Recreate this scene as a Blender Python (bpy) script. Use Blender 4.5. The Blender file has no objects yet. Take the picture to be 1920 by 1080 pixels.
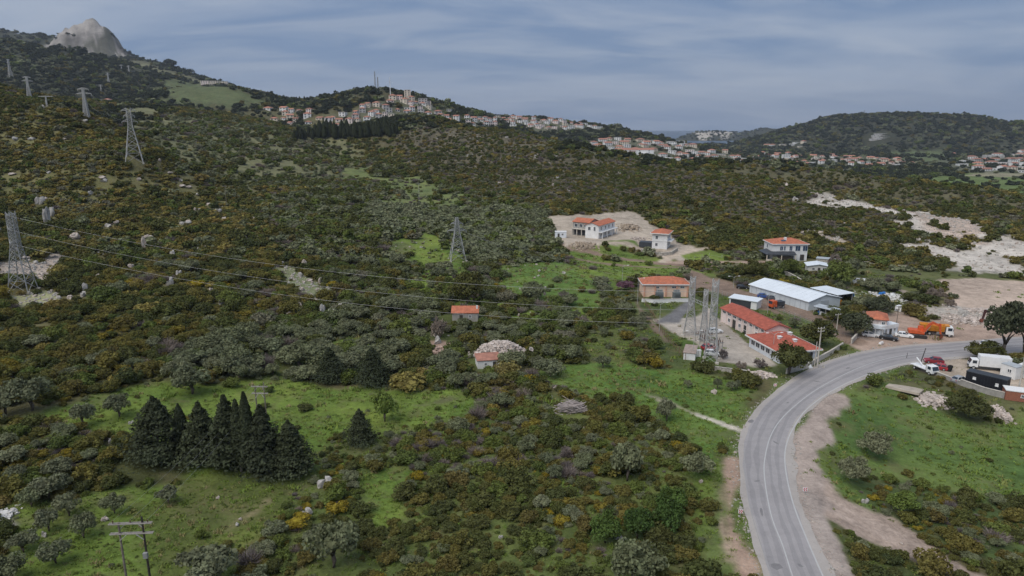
import bpy, bmesh, math, random
import numpy as np
from mathutils import Vector, Matrix

random.seed(7)
RNG = np.random.default_rng(7)
SC = bpy.context.scene
COL = SC.collection
rad = math.radians

# ------------------------------------------------------------------ camera
CAMH = 55.0
PITCH = rad(13.3)
FPX = 1280.0                      # focal length in photo pixels (24 mm equivalent drone lens)
cam_d = bpy.data.cameras.new('camera')
cam_d.sensor_width = 36.0
cam_d.lens = 36.0 * FPX / 1920.0
cam_d.clip_start = 1.0
cam_d.clip_end = 60000.0
cam = bpy.data.objects.new('camera', cam_d)
COL.objects.link(cam)
cam.location = (0, 0, CAMH)
cam.rotation_euler = (math.pi / 2 - PITCH, 0, 0)
SC.camera = cam

# ------------------------------------------------------------------ world / sky
SUN_EL, SUN_AZ = rad(56), rad(-135)          # azimuth measured from +Y towards +X
W = bpy.data.worlds.new('World')
SC.world = W
W.use_nodes = True
nt = W.node_tree
nt.nodes.clear()


def N(nt, typ, **kw):
    n = nt.nodes.new(typ)
    for k, v in kw.items():
        setattr(n, k, v)
    return n


def L(nt, a, b):
    nt.links.new(a, b)


out = N(nt, 'ShaderNodeOutputWorld')
bg = N(nt, 'ShaderNodeBackground')
bg.inputs['Strength'].default_value = 0.1
sky = N(nt, 'ShaderNodeTexSky', sky_type='NISHITA')
sky.sun_disc = False
sky.sun_elevation = SUN_EL
sky.sun_rotation = SUN_AZ
sky.air_density = 1.0
sky.dust_density = 2.0
tc = N(nt, 'ShaderNodeTexCoord')
sep = N(nt, 'ShaderNodeSeparateXYZ')
L(nt, tc.outputs['Generated'], sep.inputs[0])


def M(op, a, b=None, clamp=False, tree=None):
    t = tree or nt
    n = N(t, 'ShaderNodeMath', operation=op)
    n.use_clamp = clamp
    for i, v in enumerate((a, b)):
        if v is None:
            continue
        if isinstance(v, (int, float)):
            n.inputs[i].default_value = v
        else:
            L(t, v, n.inputs[i])
    return n.outputs[0]


zz = M('ADD', M('MAXIMUM', sep.outputs[2], 0.0), 0.16)
cx = M('DIVIDE', sep.outputs[0], zz)
cy = M('DIVIDE', sep.outputs[1], zz)
cmb = N(nt, 'ShaderNodeCombineXYZ')
L(nt, cx, cmb.inputs[0]); L(nt, cy, cmb.inputs[1])


def cloud(scale, detail, lo, hi, off):
    mp = N(nt, 'ShaderNodeMapping')
    mp.inputs['Location'].default_value = off
    mp.inputs['Scale'].default_value = (0.5, 1.0, 1.0)
    L(nt, cmb.outputs[0], mp.inputs[0])
    nz = N(nt, 'ShaderNodeTexNoise')
    nz.inputs['Scale'].default_value = scale
    nz.inputs['Detail'].default_value = detail
    nz.inputs['Roughness'].default_value = 0.55
    nz.inputs['Distortion'].default_value = 0.6
    L(nt, mp.outputs[0], nz.inputs[0])
    mr = N(nt, 'ShaderNodeMapRange')
    mr.inputs['From Min'].default_value = lo
    mr.inputs['From Max'].default_value = hi
    L(nt, nz.outputs[0], mr.inputs[0])
    return mr.outputs[0]


def mixc(t, fac, a, b):
    n = N(t, 'ShaderNodeMix', data_type='RGBA')
    if isinstance(fac, (int, float)):
        n.inputs[0].default_value = fac
    else:
        L(t, fac, n.inputs[0])
    for i, v in ((6, a), (7, b)):
        if isinstance(v, tuple):
            n.inputs[i].default_value = (*v, 1)
        else:
            L(t, v, n.inputs[i])
    return n.outputs[2]


K = 10.0
c1 = cloud(0.9, 7, 0.40, 0.60, (3.1, 0.4, 0))
c2 = cloud(2.4, 7, 0.46, 0.66, (1.3, 7.7, 0))
deep = tuple(K * v for v in (0.094, 0.140, 0.228))
pale = tuple(K * v for v in (0.176, 0.212, 0.280))
soft = tuple(K * v for v in (0.245, 0.268, 0.312))
base_c = mixc(nt, c1, deep, pale)
base_c = mixc(nt, M('MULTIPLY', c2, 0.40), base_c, soft)
final_c = mixc(nt, 0.05, base_c, sky.outputs[0])
L(nt, final_c, bg.inputs[0])
L(nt, bg.outputs[0], out.inputs[0])

sun_d = bpy.data.lights.new('sun', 'SUN')
sun_d.energy = 1.5
sun_d.angle = rad(55)
sun_d.color = (1.0, 0.965, 0.91)
sun = bpy.data.objects.new('sun', sun_d)
COL.objects.link(sun)
sdir = Vector((math.sin(SUN_AZ) * math.cos(SUN_EL), math.cos(SUN_AZ) * math.cos(SUN_EL), math.sin(SUN_EL)))
sun.rotation_euler = sdir.to_track_quat('Z', 'Y').to_euler()
sun.location = (0, 0, 400)

vs = SC.view_settings
vs.view_transform = 'Standard'
vs.look = 'None'
vs.gamma = 1.0
vs.use_curve_mapping = False
vs.exposure = 0.88
SC.cycles.use_denoising = True
SC.cycles.max_bounces = 5
SC.cycles.diffuse_bounces = 2
SC.cycles.glossy_bounces = 2
SC.cycles.transmission_bounces = 3
SC.cycles.volume_bounces = 0
SC.cycles.transparent_max_bounces = 6
SC.cycles.use_adaptive_sampling = True
SC.cycles.adaptive_threshold = 0.02


# ------------------------------------------------------------------ geometry of view rays
CT, ST = math.cos(PITCH), math.sin(PITCH)


def ray(px, py):
    xc = (px - 960.0) / FPX
    yc = -(py - 540.0) / FPX
    return xc, CT + yc * ST, -ST + yc * CT


def at_y(px, py, Y):
    x, y, z = ray(px, py)
    t = Y / y
    return (x * t, Y, CAMH + z * t)


def at_z(px, py, Z):
    x, y, z = ray(px, py)
    t = (Z - CAMH) / z
    return (x * t, y * t, Z)


def project(x, y, z):
    """world -> photo pixel (numpy friendly)"""
    dz = z - CAMH
    f = y * CT - dz * ST
    u = y * ST + dz * CT
    f = np.where(np.abs(f) < 1e-3, 1e-3, f)
    return 960 + FPX * x / f, 540 - FPX * u / f, f


# ------------------------------------------------------------------ terrain
SEA = -30.0
zc, yc_ = 'z', 'y'
CTRL = [
    # left column (near hill)
    (-250, 1080, zc, 4), (-250, 800, zc, 7), (-250, 560, zc, 14), (-250, 400, zc, 28), (-300, 260, yc_, 330), (-300, 150, yc_, 400),
    (0, 1080, zc, 3), (0, 900, zc, 4), (0, 700, zc, 6), (0, 600, zc, 8), (0, 545, zc, 10), (0, 450, zc, 14), (0, 350, yc_, 315), (0, 250, yc_, 372), (0, 182, yc_, 430),
    (160, 900, zc, 3), (160, 700, zc, 4), (160, 600, zc, 7), (160, 500, zc, 11), (160, 420, zc, 17), (160, 340, yc_, 325), (150, 270, yc_, 372), (150, 208, yc_, 420),
    (320, 1080, zc, 1), (320, 900, zc, 1.5), (320, 700, zc, 3), (320, 600, zc, 5), (320, 500, zc, 10), (320, 420, zc, 14), (320, 345, yc_, 345),
    (235, 290, yc_, 348), (240, 265, yc_, 372),
    # behind the spur crest
    (0, 176, yc_, 580), (150, 206, yc_, 540), (250, 262, yc_, 470), (330, 325, yc_, 430), (420, 345, yc_, 415),
    (20, 150, yc_, 900), (55, 186, yc_, 800), (160, 221, yc_, 563), (150, 195, yc_, 800), (230, 196, yc_, 900), (300, 250, yc_, 560), (330, 205, yc_, 760), (330, 196, yc_, 950),
    (480, 900, zc, 1), (480, 700, zc, 1), (480, 600, zc, 3.5), (480, 500, zc, 7.5), (480, 420, zc, 14), (480, 360, zc, 21), (480, 300, yc_, 520), (480, 240, yc_, 690), (480, 222, yc_, 820),
    (500, 205, yc_, 1000),
    (640, 1080, zc, 0), (640, 900, zc, 0), (640, 700, zc, 0), (640, 600, zc, 1.5), (640, 500, zc, 4.5), (640, 420, zc, 9.5), (640, 350, zc, 17), (640, 300, yc_, 620), (640, 262, yc_, 780), (620, 243, yc_, 960),
    (800, 1080, zc, -.5), (800, 900, zc, -1), (800, 700, zc, 0), (800, 600, zc, 1), (800, 500, zc, 3), (800, 420, zc, 7.5), (800, 350, zc, 15), (800, 300, yc_, 570), (800, 260, yc_, 660), (800, 223, yc_, 720),
    (730, 224, yc_, 750),
    (960, 1080, zc, -.5), (960, 900, zc, -1), (960, 700, zc, -.5), (960, 600, zc, 0), (960, 500, zc, 2), (960, 450, zc, 4), (960, 400, yc_, 370), (960, 350, yc_, 440), (960, 300, yc_, 530), (960, 249, yc_, 650),
    (1120, 1080, zc, -.5), (1120, 900, zc, -.8), (1120, 700, zc, -.5), (1120, 600, zc, 0), (1120, 500, zc, 1.5), (1120, 430, zc, 6.5), (1120, 390, yc_, 372), (1120, 330, yc_, 470), (1120, 282, yc_, 590),
    (1280, 1080, zc, -.3), (1280, 900, zc, -.3), (1280, 760, zc, -.2), (1280, 660, zc, 0), (1280, 560, zc, 0), (1280, 480, zc, 2), (1280, 420, zc, 6), (1280, 370, yc_, 402), (1280, 319, yc_, 520),
    (1440, 1080, zc, 0), (1440, 900, zc, 0), (1440, 700, zc, 0), (1440, 600, zc, 0), (1440, 540, zc, 0.2), (1440, 485, zc, 2.5), (1440, 450, zc, 4.5), (1440, 400, yc_, 370), (1440, 342, yc_, 465),
    (1600, 1080, zc, -1), (1600, 900, zc, -1.5), (1600, 760, zc, -1), (1600, 640, zc, 0), (1600, 560, zc, 0), (1600, 490, zc, 1.5), (1600, 420, yc_, 345), (1600, 377, yc_, 400),
    (1760, 1080, zc, -2.5), (1760, 900, zc, -3.5), (1760, 780, zc, -2), (1760, 710, zc, 0), (1760, 640, zc, 0), (1760, 560, zc, 0), (1760, 500, zc, 0.5), (1760, 412, yc_, 350),
    (1920, 1080, zc, -3), (1920, 900, zc, -4), (1920, 780, zc, -2), (1920, 710, zc, 0), (1920, 640, zc, 0), (1920, 560, zc, 0), (1920, 505, zc, .5), (1920, 446, yc_, 312),
    (2200, 1080, zc, -3), (2200, 800, zc, -3), (2200, 640, zc, 0), (2200, 520, zc, 0), (2200, 470, yc_, 290),
    # second low ridge on the right
    (1350, 314, yc_, 590), (1420, 311, yc_, 560), (1500, 314, yc_, 555), (1600, 330, yc_, 545), (1700, 345, yc_, 530), (1820, 356, yc_, 510), (1940, 378, yc_, 490), (2200, 400, yc_, 470),
]
cp = []
for px, py, k, v in CTRL:
    cp.append(at_z(px, py, v) if k == 'z' else at_y(px, py, v))
# hidden ground, in plan
cp += [(-60, 0, 1), (60, 0, 0), (0, 40, 0), (-160, 0, 6), (160, 0, -3), (0, -80, 0), (-250, -80, 8), (250, -80, -3), (-420, 150, 45), (330, 110, -3), (420, 200, 0),
       # behind the long middle ridge
       (-60, 850, 22), (40, 760, 6), (110, 700, -6), (175, 640, -10),
       # dip between the long ridge and the low right ridge
       (190, 500, 6), (230, 445, 1), (275, 425, -1), (320, 400, -2), (400, 380, -3),
       # behind the low right ridge
       (200, 680, -12), (300, 690, -15), (400, 680, -15), (500, 650, -15), (650, 600, -15), (250, 900, -18), (450, 900, -18), (700, 900, -18), (80, 1050, -12), (300, 1200, -18), (700, 1200, -18)]
cp = np.array(cp, float)
TS = 300.0


def _tps_fit(P):
    n = len(P)
    xy = P[:, :2] / TS
    d2 = ((xy[:, None, :] - xy[None, :, :]) ** 2).sum(-1)
    Kk = np.where(d2 > 0, d2 * np.log(np.maximum(d2, 1e-12)) * .5, 0) + np.eye(n) * 2e-4
    A = np.zeros((n + 3, n + 3))
    A[:n, :n] = Kk
    A[:n, n] = 1; A[:n, n + 1:] = xy
    A[n, :n] = 1; A[n + 1:, :n] = xy.T
    b = np.zeros(n + 3); b[:n] = P[:, 2]
    return np.linalg.solve(A, b)


TPSW = _tps_fit(cp)


def tps(x, y):
    x = np.asarray(x, float).ravel() / TS; y = np.asarray(y, float).ravel() / TS
    o = np.empty_like(x)
    cx_, cy_ = cp[:, 0] / TS, cp[:, 1] / TS
    n = len(cp)
    for s in range(0, len(x), 40000):
        xs, ys = x[s:s + 40000], y[s:s + 40000]
        d2 = (xs[:, None] - cx_) ** 2 + (ys[:, None] - cy_) ** 2
        o[s:s + 40000] = (.5 * d2 * np.log(np.maximum(d2, 1e-12))) @ TPSW[:n] + TPSW[n] + TPSW[n + 1] * xs + TPSW[n + 2] * ys
    return o


def sstep(a, b, x):
    t = np.clip((x - a) / (b - a), 0, 1)
    return t * t * (3 - 2 * t)


_perm = np.random.default_rng(3).random((256, 256))


def vnoise(x, y):
    xi = np.floor(x).astype(int); yi = np.floor(y).astype(int)
    fx = x - xi; fy = y - yi
    fx = fx * fx * (3 - 2 * fx); fy = fy * fy * (3 - 2 * fy)
    a = _perm[xi & 255, yi & 255]; b = _perm[(xi + 1) & 255, yi & 255]
    c = _perm[xi & 255, (yi + 1) & 255]; d = _perm[(xi + 1) & 255, (yi + 1) & 255]
    return (a * (1 - fx) + b * fx) * (1 - fy) + (c * (1 - fx) + d * fx) * fy - .5


def fbm(x, y, scale, oct=4, seed=0):
    s = 0; a = 1.0
    for i in range(oct):
        s = s + a * vnoise(x / scale + seed * 17.3 + i * 31.7, y / scale + seed * 9.1 + i * 11.3)
        a *= .5; scale = scale / 2.03
    return s


# far ridges: crest polyline in (px, py, Y), slope, rounding
RIDGES = [
    # antenna hill
    ([(470, 200, 1300), (540, 193, 1270), (600, 188, 1220), (660, 177, 1150), (705, 168, 1100), (750, 179, 1130), (800, 191, 1180), (850, 205, 1300), (900, 216, 1500)], .42, 35),
    # town ridge
    ([(830, 214, 1600), (900, 218, 1650), (1000, 221, 1650), (1080, 231, 1680), (1125, 240, 1700), (1155, 250, 1710), (1190, 260, 1720), (1240, 270, 1750), (1275, 277, 1800)], .22, 40),
    # right hill
    ([(1440, 274, 2750), (1500, 252, 2550), (1545, 231, 2420), (1600, 216, 2350), (1700, 213, 2300), (1800, 217, 2250), (1860, 227, 2200), (1930, 246, 2100), (2100, 268, 2000), (2300, 278, 1900)], .33, 80),
    # far peninsula
    ([(1300, 254, 4450), (1318, 245, 4450), (1345, 246, 4520), (1390, 249, 4600), (1440, 240, 4700), (1480, 243, 4750), (1530, 250, 4700), (1620, 255, 4600)], .38, 30),
    # green hill with the long pale buildings
    ([(330, 168, 1250), (380, 160, 1150), (410, 161, 1130), (440, 168, 1140), (480, 184, 1160), (500, 192, 1180)], .34, 30),
    # dark hill on the left
    ([(-400, 20, 1350), (-150, 50, 1400), (0, 74, 1420), (80, 90, 1480), (150, 104, 1550), (200, 116, 1600), (300, 150, 1550), (340, 172, 1450)], .40, 60),
    # far skyline ridge
    ([(-400, 10, 2700), (-150, 34, 2600), (0, 56, 2500), (40, 65, 2480), (100, 68, 2450), (170, 78, 2380), (250, 112, 2250), (300, 124, 2050), (360, 146, 1800), (430, 166, 1600)], .45, 40),
]
ROCK = ([(112, 62, 2330), (128, 50, 2330), (145, 42, 2330), (165, 37, 2330), (182, 39, 2330), (194, 52, 2320), (203, 70, 2310), (214, 86, 2300), (232, 101, 2290), (248, 112, 2270)], 1.5, 12)


def ridge_h(x, y, R):
    pts = np.array([at_y(*p) for p in R[0]])
    best = np.full(x.shape, -1e9)
    for a, b in zip(pts[:-1], pts[1:]):
        ab = b[:2] - a[:2]
        t = np.clip(((x - a[0]) * ab[0] + (y - a[1]) * ab[1]) / (ab @ ab), 0, 1)
        d = np.hypot(x - a[0] - t * ab[0], y - a[1] - t * ab[1])
        z = a[2] + t * (b[2] - a[2]) - R[1] * (np.sqrt(d * d + R[2] ** 2) - R[2])
        best = np.maximum(best, z)
    return best


def smax(a, b, k):
    return .5 * (a + b + np.sqrt((a - b) ** 2 + k * k))


FLATS = []                    # (x, y, z, radius, soft) pads, filled below once the base surface is known
ROADPOLY = None


def base_h(x, y):
    x = np.asarray(x, float); y = np.asarray(y, float)
    shp = x.shape
    x = x.ravel(); y = y.ravel()
    r = np.hypot(x, y)
    plain = -18 + 58 * sstep(150, -300, x - (y - 800) * .12) * sstep(2600, 1200, y)
    plain = plain - 3 * sstep(1600, 2300, y)
    shore = 3050 + 250 * fbm(x, y, 900, 3, 2) + np.where(x < 420, -900 * sstep(420, -200, x), 0)
    plain = plain - (22 + 45 * sstep(-100, -700, x)) * sstep(0, 250, y - shore)
    w = 1 - sstep(820, 1150, r)
    near = np.zeros_like(x)
    m = w > 0
    near[m] = tps(x[m], y[m])
    z = near * w + plain * (1 - w)
    far = r > 700
    if far.any():
        xf, yf = x[far], y[far]
        zf = z[far]
        wob = fbm(xf, yf, 160, 4, 5) * 14
        for i, R in enumerate(RIDGES):
            h = ridge_h(xf, yf, R)
            amp = 1.0 if i not in (3,) else .5
            h = h + wob * amp * sstep(2, 40, -(h - h.max()))* .5
            zf = smax(zf, h, 5.0)
        h = ridge_h(xf, yf, ROCK)
        crag = np.abs(fbm(xf, yf, 70, 5, 8))
        h = h + (crag - .15) * 34 + fbm(xf, yf, 22, 3, 9) * 9 - 3
        zf = smax(zf, h, 3.0)
        blend = sstep(700, 820, r[far])
        z[far] = z[far] * (1 - blend) + zf * blend
    # relief
    amp = sstep(15, 60, np.abs(z) * 2 + 10) * .8 + .25
    z = z + fbm(x, y, 28, 4, 1) * (1.2 * amp) * sstep(40, 120, r) + fbm(x, y, 90, 3, 4) * 4.0 * sstep(300, 600, r) * sstep(4, 20, z)
    return z.reshape(shp)


# the road surface, a plane strip at z = 0 (left and right edge of the asphalt, pixel pairs)
ROAD_L = [(1452, 1140), (1434, 1080), (1410, 1000), (1396, 940), (1387, 880), (1387, 840), (1398, 800), (1424, 762), (1468, 724), (1520, 692), (1572, 671), (1630, 657), (1700, 648), (1780, 642), (1880, 634), (2000, 626)]
ROAD_R = [(1592, 1140), (1556, 1080), (1520, 1000), (1496, 940), (1484, 880), (1482, 840), (1492, 800), (1524, 758), (1575, 728), (1634, 702), (1690, 685), (1740, 676), (1790, 671), (1840, 666), (1920, 658), (2040, 648)]


def catmull(pts, n):
    P = np.array(pts, float)
    P = np.vstack([2 * P[0] - P[1], P, 2 * P[-1] - P[-2]])
    o = []
    for i in range(1, len(P) - 2):
        p0, p1, p2, p3 = P[i - 1], P[i], P[i + 1], P[i + 2]
        for t in np.linspace(0, 1, n, endpoint=False):
            o.append(.5 * ((2 * p1) + (-p0 + p2) * t + (2 * p0 - 5 * p1 + 4 * p2 - p3) * t * t + (-p0 + 3 * p1 - 3 * p2 + p3) * t ** 3))
    o.append(P[-2])
    return np.array(o)


RL = catmull([at_z(*p, 0)[:2] for p in ROAD_L], 8)
RR = catmull([at_z(*p, 0)[:2] for p in ROAD_R], 8)
ROAD_C = (RL + RR) / 2


def polyline_dist(x, y, pts):
    best = np.full(x.shape, 1e9); tt = np.zeros(x.shape)
    for i in range(len(pts) - 1):
        a, b = pts[i], pts[i + 1]
        ab = b - a
        L2 = max(ab @ ab, 1e-9)
        t = np.clip(((x - a[0]) * ab[0] + (y - a[1]) * ab[1]) / L2, 0, 1)
        d = np.hypot(x - a[0] - t * ab[0], y - a[1] - t * ab[1])
        m = d < best
        best = np.where(m, d, best); tt = np.where(m, i + t, tt)
    return best, tt


ROAD_HW = np.hypot(*(RL - RR).T) / 2


def height(x, y):
    x = np.asarray(x, float); y = np.asarray(y, float)
    z = base_h(x, y)
    near = (np.hypot(x, y) < 420)
    if near.any():
        xn, yn = x[near], y[near]
        zn = z[near]
        for (fx, fy, fz, fr, fs) in FLATS:
            d = np.hypot(xn - fx, yn - fy)
            w = 1 - sstep(fr, fr + fs, d)
            zn = zn * (1 - w) + fz * w
        d, t = polyline_dist(xn, yn, ROAD_C)
        hw = np.interp(t, np.arange(len(ROAD_HW)), ROAD_HW)
        w = 1 - sstep(1.5, 9, d - hw)
        zn = zn * (1 - w) + (-.06) * w
        z = z.copy(); z[near] = zn
    return z


_TS = np.concatenate([np.arange(40, 500, 3.0), np.geomspace(500, 7000, 420)])


def G(px, py):
    """point of the terrain that is seen at a photo pixel"""
    x, y, z = ray(px, py)
    T = _TS
    for it in range(3):
        X, Y, Z = x * T, y * T, CAMH + z * T
        h = height(X, Y)
        k = np.nonzero(h >= Z)[0]
        i = int(k[0]) if len(k) else len(T) - 1
        if i == 0 or not len(k):
            return Vector((X[i], Y[i], h[i]))
        if it < 2:
            T = np.linspace(T[i - 1], T[i], 9)
    return Vector((X[i], Y[i], h[i]))


def hz(x, y):
    return float(height(np.array([float(x)]), np.array([float(y)]))[0])


for (px, py, z_, r_, s_) in [(1290, 545, .3, 14, 10), (1320, 610, 0, 22, 10), (1400, 600, 0, 14, 10), (1465, 650, 0, 14, 8), (1490, 555, .2, 22, 10), (1560, 585, 0, 16, 8),
                             (1660, 625, 0, 16, 8), (1740, 620, 0, 22, 10), (1850, 560, .2, 26, 12), (1800, 590, .1, 20, 10), (1800, 690, 0, 15, 8), (1880, 715, 0, 14, 6), (1740, 690, 0, 8, 6),
                             (1500, 480, 2.6, 14, 10), (1238, 462, 3.4, 6, 4), (1110, 445, 5.6, 16, 10), (1060, 440, 5.6, 10, 8), (860, 595, 1.2, 8, 8), (1535, 510, 1.0, 10, 6)]:
    p_ = at_z(px, py, z_)
    FLATS.append((p_[0], p_[1], z_, r_, s_))


# ------------------------------------------------------------------ ground grid; from here on heights are read from the very mesh that is built
az_f = np.radians(np.linspace(-46, 46, 720))
az_b = np.radians(np.linspace(46, 314, 60))[1:-1]
AZ = np.concatenate([az_f, az_b])
RA = np.concatenate([np.linspace(6, 40, 12)[:-1], np.geomspace(40, 7000, 720)])
NA, NR = len(AZ), len(RA)
gx = (RA[:, None] * np.sin(AZ)[None, :]).ravel()
gy = (RA[:, None] * np.cos(AZ)[None, :]).ravel()
gz = height(gx, gy)
_GZ = np.concatenate([gz.reshape(NR, NA), gz.reshape(NR, NA)[:, :1]], 1)
_AZX = np.concatenate([AZ, [AZ[0] + 2 * math.pi]])


def height(x, y):
    x = np.asarray(x, float); y = np.asarray(y, float)
    shp = x.shape
    x = x.ravel(); y = y.ravel()
    r = np.clip(np.hypot(x, y), RA[0], RA[-1] - 1e-6)
    a = np.arctan2(x, y)
    a = np.where(a < AZ[0], a + 2 * math.pi, a)
    i = np.clip(np.searchsorted(RA, r, 'right') - 1, 0, NR - 2)
    j = np.clip(np.searchsorted(_AZX, a, 'right') - 1, 0, NA - 1)
    fr = (r - RA[i]) / (RA[i + 1] - RA[i]); fa = (a - _AZX[j]) / (_AZX[j + 1] - _AZX[j])
    z = (_GZ[i, j] * (1 - fa) + _GZ[i, j + 1] * fa) * (1 - fr) + (_GZ[i + 1, j] * (1 - fa) + _GZ[i + 1, j + 1] * fa) * fr
    return z.reshape(shp)

# ------------------------------------------------------------------ materials
MATS = {}


def material(name, col, rough=.85, var=.12, scale=1.0, col2=None, metal=0.0, spec=.3, bump=0.0, bscale=None, detail=4, coord='Object'):
    """procedural surface: two colours mixed by noise, optional fine relief"""
    if name in MATS:
        return MATS[name]
    m = bpy.data.materials.new(name)
    m.use_nodes = True
    t = m.node_tree
    b = t.nodes['Principled BSDF']
    b.inputs['Roughness'].default_value = rough
    b.inputs['Metallic'].default_value = metal
    b.inputs['Specular IOR Level'].default_value = spec
    tcn = N(t, 'ShaderNodeTexCoord')
    nz = N(t, 'ShaderNodeTexNoise')
    nz.inputs['Scale'].default_value = scale
    nz.inputs['Detail'].default_value = detail
    nz.inputs['Roughness'].default_value = .65
    L(t, tcn.outputs[coord], nz.inputs[0])
    mr = N(t, 'ShaderNodeMapRange')
    mr.inputs['From Min'].default_value = .35
    mr.inputs['From Max'].default_value = .65
    L(t, nz.outputs[0], mr.inputs[0])
    lo = tuple(c * (1 - var) for c in col)
    hi = col2 if col2 else tuple(min(1, c * (1 + var)) for c in col)
    L(t, mixc(t, mr.outputs[0], lo, hi), b.inputs['Base Color'])
    if bump:
        bn = N(t, 'ShaderNodeTexNoise')
        bn.inputs['Scale'].default_value = bscale or scale * 4
        bn.inputs['Detail'].default_value = 4
        L(t, tcn.outputs[coord], bn.inputs[0])
        bp = N(t, 'ShaderNodeBump')
        bp.inputs['Strength'].default_value = bump
        bp.inputs['Distance'].default_value = .1
        L(t, bn.outputs[0], bp.inputs['Height'])
        L(t, bp.outputs[0], b.inputs['Normal'])
    MATS[name] = m
    return m


def glass_mat(name, col, rough=.12):
    if name in MATS:
        return MATS[name]
    m = material(name, col, rough, .25, 3.0, spec=.6)
    return m


def foliage_mat(name, cols, transl=.22, clump=.9, tint=.30):
    """leaf material: the plant's own hue comes from the per-object random value"""
    m = bpy.data.materials.new(name)
    m.use_nodes = True
    t = m.node_tree
    t.nodes.clear()
    o = N(t, 'ShaderNodeOutputMaterial')
    oi = N(t, 'ShaderNodeObjectInfo')
    rp = N(t, 'ShaderNodeValToRGB')
    el = rp.color_ramp.elements
    while len(el) < len(cols):
        el.new(.5)
    for i, c in enumerate(cols):
        el[i].position = i / max(1, len(cols) - 1)
        el[i].color = (*c, 1)
    L(t, oi.outputs['Random'], rp.inputs[0])
    tcn = N(t, 'ShaderNodeTexCoord')
    nz = N(t, 'ShaderNodeTexNoise')
    nz.inputs['Scale'].default_value = clump
    nz.inputs['Detail'].default_value = 3
    L(t, tcn.outputs['Object'], nz.inputs[0])
    ge = N(t, 'ShaderNodeNewGeometry')
    v = M('ADD', M('MULTIPLY', M('SUBTRACT', nz.outputs[0], .5, tree=t), 2.2, tree=t), M('MULTIPLY', M('SUBTRACT', ge.outputs['Random Per Island'], .5, tree=t), .7, tree=t), tree=t)
    hs = N(t, 'ShaderNodeHueSaturation')
    L(t, rp.outputs[0], hs.inputs['Color'])
    L(t, M('ADD', 1.0, M('MULTIPLY', v, .75, tree=t), tree=t), hs.inputs['Value'])
    L(t, M('ADD', .5, M('MULTIPLY', v, .015, tree=t), tree=t), hs.inputs['Hue'])
    d = N(t, 'ShaderNodeBsdfDiffuse')
    tr = N(t, 'ShaderNodeBsdfTranslucent')
    L(t, hs.outputs[0], d.inputs[0]); L(t, hs.outputs[0], tr.inputs[0])
    mx = N(t, 'ShaderNodeMixShader')
    mx.inputs[0].default_value = transl
    L(t, d.outputs[0], mx.inputs[1]); L(t, tr.outputs[0], mx.inputs[2])
    L(t, mx.outputs[0], o.inputs[0])
    MATS[name] = m
    return m


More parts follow.
